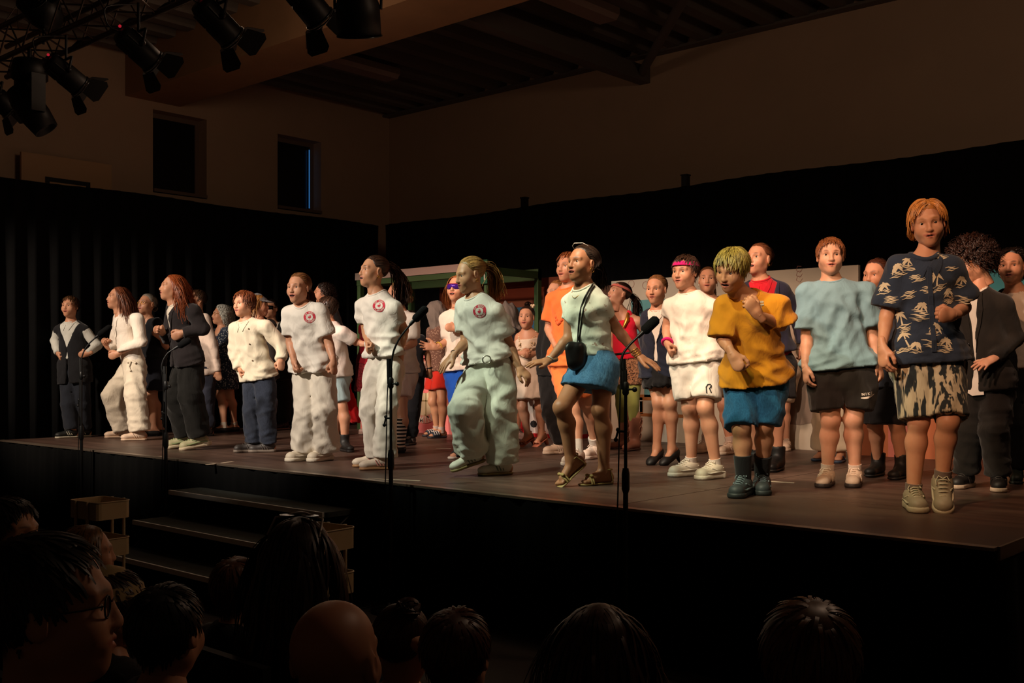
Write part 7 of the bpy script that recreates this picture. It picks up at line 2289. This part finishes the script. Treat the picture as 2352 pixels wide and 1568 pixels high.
fresnel(702, 2, (.0, .80, -.60), 'black stage lamp cut off by the top picture edge, barn door glowing green', power=3.5, col=(.62, 1, .70))
# round par and moving head
def par(px, py, aim, label, r=.13, L=.30):
    u = (px - 1176)/FPX; d = TY/(FV[1] + RV[1]*u); c = at(px, py, d)
    M = look(c, aim); t = empty('par_lamp', (c[0], TY, TZ), label, 'stage lamp'); M[:3, 3] -= [c[0], TY, TZ]
    mb = MB(); mb.lathe([(0, -L*.55), (r*.5, -L*.55), (r*.8, -L*.35), (r, -.02), (r, L*.5), (r*.94, L*.5), (r*.9, L*.2), (0, L*.15)], 24, M); mb.build('lamp_can', M_lampbody, t)
    mb = MB()
    a = np.arange(24)*2*np.pi/24
    for k in (.3, .55, .8, 1.03): mb.tube(np.stack([r*k*np.cos(a), r*k*np.sin(a), L*.5 + 0*a], 1) @ M[:3, :3].T + M[:3, 3], .004, 5, closed=True)
    mb.build('guard_ring', M_rim, t)
    cc = M[:3, 3]; b = MB(); b.tube([cc + M[:3, 0]*r*1.05, cc + M[:3, 0]*r*1.1 + UV*r*1.4, cc - M[:3, 0]*r*1.1 + UV*r*1.4, cc - M[:3, 0]*r*1.05], .010, 6)
    b.tube([cc + UV*r*1.4, np.array([cc[0], 0, -.04])], .012, 6); b.tube(ring_pts(np.array([cc[0], 0, 0]), (1, 0, 0), .033, 14), .010, 6, closed=True); b.build('yoke', M_lampbody, t)
par(822, 22, (-.25, .30, -.9), 'round black par lamp cut off by the top edge, right end of the truss')
par(100, 26, (.3, -.55, .35), 'round black par lamp above the truss seen from its front', .15)
c = at(68, 150, TY/(FV[1] + RV[1]*((68-1176)/FPX)))
t = empty('moving_head_lamp', (c[0], TY, TZ), 'black moving head lamp hanging lowest at the left of the truss', 'stage lamp')
o3 = np.array([0, 0, c[2]-TZ])
mb = MB(); mb.lathe([(0, .03), (.13, .02), (.15, -.05), (.15, -.14), (.10, -.17), (0, -.17)], 20, frame(o3 + [0, 0, .02], (1, 0, 0), (0, 1, 0), (0, 0, 1))); mb.build('base', M_lampbody, t)
for s in (-1, 1):
    mb = MB(); mb.box((s*.15-.025, -.06, o3[2]-.42), (s*.15+.025, .06, o3[2]-.10)); mb.build('fork_arm', M_lampbody, t)
Mh = look(o3 + [0, 0, -.36], (.35, .45, -.8)); mb = MB(); mb.lathe([(0, -.20), (.09, -.19), (.125, -.08), (.125, .10), (.105, .24), (.095, .24), (.09, .2), (0, .2)], 20, Mh); mb.build('head', M_lampbody, t)
mb = MB(); mb.tube([o3, np.array([0, 0, -.03])], .02, 8); mb.tube(ring_pts(np.array([0., 0, 0]), (1, 0, 0), .034, 14), .010, 6, closed=True); mb.build('hook_clamp', M_lampbody, t)

# ------------------------------------------------------------------ the audience, seated with their backs to us
M_chair = plain('stacking_chair', (18, 18, 20), .6)
def chair(p, s, label):
    c = p.P; F = p.HF; L = p.HL; z = max(.16, c[2] - .130*s)
    t = empty('audience_chair', (c[0], c[1], 0), label, 'chair', 'audience chairs')
    M = frame([0, 0, 0], -L, F, UV)
    mb = MB(); mb.box((-.21, -.20, z-.035), (.21, .22, z), M); mb.build('seat', M_chair, t)
    mb = MB(); mb.box((-.20, -.235, z+.14), (.20, -.205, z+.40), M); mb.build('backrest', M_chair, t)
    for x, y in ((-.19, -.22), (.19, -.22), (-.19, .20), (.19, .20)):
        mb = MB(); mb.tube((np.array([(x, y, 0), (x, y, z-.02 if y > 0 else z+.38)]) @ M[:3, :3].T), .011, 6); mb.build('leg', M_chair, t)
def seated(label, px, py, d, s=1.0, yaw=None, hpitch=0, hroll=0, hyaw=None, skin='fair', hair=None, haircol=(50, 36, 28), shirtcol=(26, 24, 26), bald=False, arms='lap', nh=900, sl=2.0, **kw):
    """head centre given by its place in the picture and its distance"""
    p = Person(); p.s = s; p.H = 1.5*s; p.fat = kw.pop('fat', .95)
    yaw = 138 if yaw is None else yaw; hyaw = yaw if hyaw is None else hyaw
    _, p.F, _ = facing(yaw); p.L = np.cross(UV, p.F); p.HF, p.HL = p.F, p.L
    p.hs = s**.55
    p.hc = at(px, py, d)
    R, F, U = facing(hyaw, hpitch, hroll); p.HM = frame(p.hc, R*p.hs, F*p.hs, U*p.hs)
    p.N = p.hc - UV*.165*p.hs - p.F*.02
    p.P = p.N - UV*min(.43*s, max(.28, p.N[2] - .42)) - p.F*.03; p.sp = unit(p.N - p.P)
    sw = .29*s*p.fat
    p.S = {k: p.N + q*p.L*sw/2 - UV*.05*s for k, q in (('R', -1), ('L', 1))}
    p.Hp = {k: p.P + q*p.L*.075*s for k, q in (('R', -1), ('L', 1))}
    p.K = {k: p.Hp[k] + p.F*.37*s + q*p.L*.04 + UV*.01 for k, q in (('R', -1), ('L', 1))}
    p.floor = {k: np.array([*(p.K[k] + p.F*.03)[:2], 0.0]) for k in 'RL'}
    p.FM = {k: frame(p.floor[k], -p.L, p.F, UV) for k in 'RL'}
    p.A = {k: p.floor[k] + UV*.09*s for k in 'RL'}
    p.E = {k: p.S[k] - UV*.24*s + p.F*.08*s + q*p.L*.05 for k, q in (('R', -1), ('L', 1))}
    p.W = {k: p.E[k] + p.F*.19*s - q*p.L*.06 - UV*.06*s for k, q in (('R', -1), ('L', 1))}
    if arms == 'up':
        for k, q in (('R', -1), ('L', 1)):
            p.E[k] = p.S[k] + q*p.L*.16*s + UV*.12*s; p.W[k] = p.E[k] + UV*.10*s - q*p.L*.19*s
    p.HD = {k: unit(p.W[k] - p.E[k]) for k in 'RL'}
    q = person(label, p, skin=skin, hair=hair, haircol=haircol, bald=bald, mouth=0, vox=.0165, seed=int(px) % 97 + 3, nh=nh, floor_z=0.0, fine=d < 2.5, hands=('soft', 'soft'),
      wear=[top('shirt', shirtcol, sleeve=sl, loose=.026, sl_r=.026, hem=.10, collar=.010), legs('trousers', (30, 30, 36), kn=.03, ank=.03)], shoes=sh('lowshoe', (40, 36, 34), (60, 54, 50)))
    chair(p, s, 'black chair carrying the ' + label[:label.index(',')] if ',' in label[:60] else 'black chair under the ' + ' '.join(label.split()[:12]))
    return p
DK = (34, 25, 20)
seated('audience member in profile at the left picture edge with dark hair', 22, 1222, 3.6, 1.08, hyaw=75, hair=dict(kind='short', len=.06), haircol=(30, 22, 18), skin='tan')
seated('audience woman with light brown shoulder length hair in front of the left trolley', 203, 1268, 4.1, .92, hyaw=118, hair=dict(kind='long', len=.26), haircol=(120, 84, 50), nh=700)
p = seated('large dark haired audience man with glasses, head in profile, low at the left', 112, 1392, 1.62, 1.0, hyaw=112, hair=dict(kind='short', len=.05, vol=.8), haircol=(26, 20, 17), skin='fair', nh=700)
glasses(p, M_dark)
p = seated('audience member in a beige cap right of the dark haired man with glasses', 262, 1392, 3.1, .95, hyaw=120, hair=dict(kind='short', len=.05), haircol=(60, 44, 34))
n = 24; Vc = []
for z, k in ((.030, 1.17), (.065, 1.20), (.095, 1.17), (.115, 1.0)): Vc.append(head_ring(p, min(z, .1045), 0, k if z < .1 else 1.6, n) + [0, 0, z - min(z, .1045)])
Vc.append(np.tile([[0, HC[1], .128]], (n, 1))); Vc = hpt(p, np.concatenate(Vc)) - p.base; i = np.arange(n); i2 = (i+1) % n
capo = obj('cap', raw_mesh('cap', Vc, np.concatenate([np.stack([j*n+i, j*n+i2, (j+1)*n+i2, (j+1)*n+i], 1) for j in range(4)]), cloth('beige_cap', (190, 166, 122))), p.root)
m = 13; a = np.linspace(.35, np.pi-.35, m); inn = np.stack([.086*np.cos(a), -.015 + .108*np.sin(a), .040 + 0*a], 1); out = np.stack([.084*np.cos(a), -.015 + .108*np.sin(a) + .08*np.sin(a)**.6, .030 - .010*np.sin(a)], 1)
Vb = np.concatenate([inn, out, inn + [0, 0, .004], out + [0, 0, .004]]); i = np.arange(m-1)
obj('peak', raw_mesh('peak', hpt(p, Vb) - p.base, np.concatenate([np.stack([i, i+1, m+i+1, m+i], 1), np.stack([2*m+i, 3*m+i, 3*m+i+1, 2*m+i+1], 1), np.stack([m+i, m+i+1, 3*m+i+1, 3*m+i], 1)]), cloth('beige_cap', (190, 166, 122))), capo)
seated('audience member with short black hair, dark head below the lowest step', 385, 1448, 2.7, 1.12, hyaw=166, hair=dict(kind='short', len=.05), haircol=(20, 17, 16), nh=700)
seated('audience child with reddish brown hair beside the woman with sunglasses on her head', 545, 1348, 3.9, .95, hyaw=166, hair=dict(kind='short', len=.09, vol=1.4), haircol=(104, 66, 44), nh=700)
p = seated('audience woman with long dark hair and sunglasses pushed up on her head', 690, 1270, 3.45, 1.12, hyaw=166, hair=dict(kind='long', len=.36, vol=.8), haircol=(46, 30, 24), nh=800)
b = MB()
for s in (-1, 1):
    a = np.arange(14)*2*np.pi/14; b._add(hpt(p, np.stack([s*.036 + .028*np.cos(a), -.01 + .022*np.sin(a), .118 + 0*a], 1)) - p.base, [tuple(range(14))])
o = b.build('sunglasses', plain('dark_lens', (12, 12, 14), .15), p.root)
tubes(p, 'sunglasses_frame', [(hpt(p, [(-.085, -.05, .06), (-.078, -.01, .108), (-.01, .012, .122), (.01, .012, .122), (.078, -.01, .108), (.085, -.05, .06)]), .004, False)], plain('frame_light', (170, 160, 150), .3))
seated('bald audience man, large smooth head low in front of the steps', 772, 1512, 2.03, 1.12, hyaw=166, skin=(196, 140, 110), bald=True, shirtcol=(20, 18, 18))
p = seated('audience member with a hair bun and raised bare arms beside the bald man', 926, 1478, 3.1, 1.05, hyaw=166, hair=dict(kind='bun', tail=(.03, -.05, .10), bun=.030, cap=.08), haircol=(66, 36, 28), skin='tan', shirtcol=(60, 24, 24), arms='up', sl=.5)
seated('audience child with short auburn hair and light grey shirt, centre bottom', 1050, 1500, 2.6, .98, hyaw=166, hair=dict(kind='short', len=.06, vol=1.1, up=.2), haircol=(84, 48, 32), shirtcol=(120, 120, 118), nh=700)
seated('audience woman with long dark brown hair at bottom centre', 1378, 1490, 2.6, 1.02, hyaw=166, hair=dict(kind='long', len=.34, vol=.8), haircol=(70, 44, 28), nh=900)
seated('audience member with tousled brown hair, alone at bottom right', 1862, 1512, 2.05, 1.03, hyaw=166, hair=dict(kind='short', len=.09, vol=1.7, up=.25), haircol=(108, 68, 38), nh=700)
# ------------------------------------------------------------------ thin the dense cloth and body meshes
todo = []
for o in bpy.data.objects:
    if o.type != 'MESH' or o.parent is None or o.parent.get('category') != 'person': continue
    if o.name.split('.')[0] in ('hair', 'shoe') or len(o.data.polygons) < 1500: continue
    m = o.modifiers.new('thin', 'DECIMATE'); m.ratio = .42 if o.name.startswith('body') else .50
    todo.append(o)
dg = bpy.context.evaluated_depsgraph_get()
new = [bpy.data.meshes.new_from_object(o.evaluated_get(dg), preserve_all_data_layers=True, depsgraph=dg) for o in todo]
for o, me in zip(todo, new):
    old = o.data; o.modifiers.clear(); o.data = me; me.name = old.name
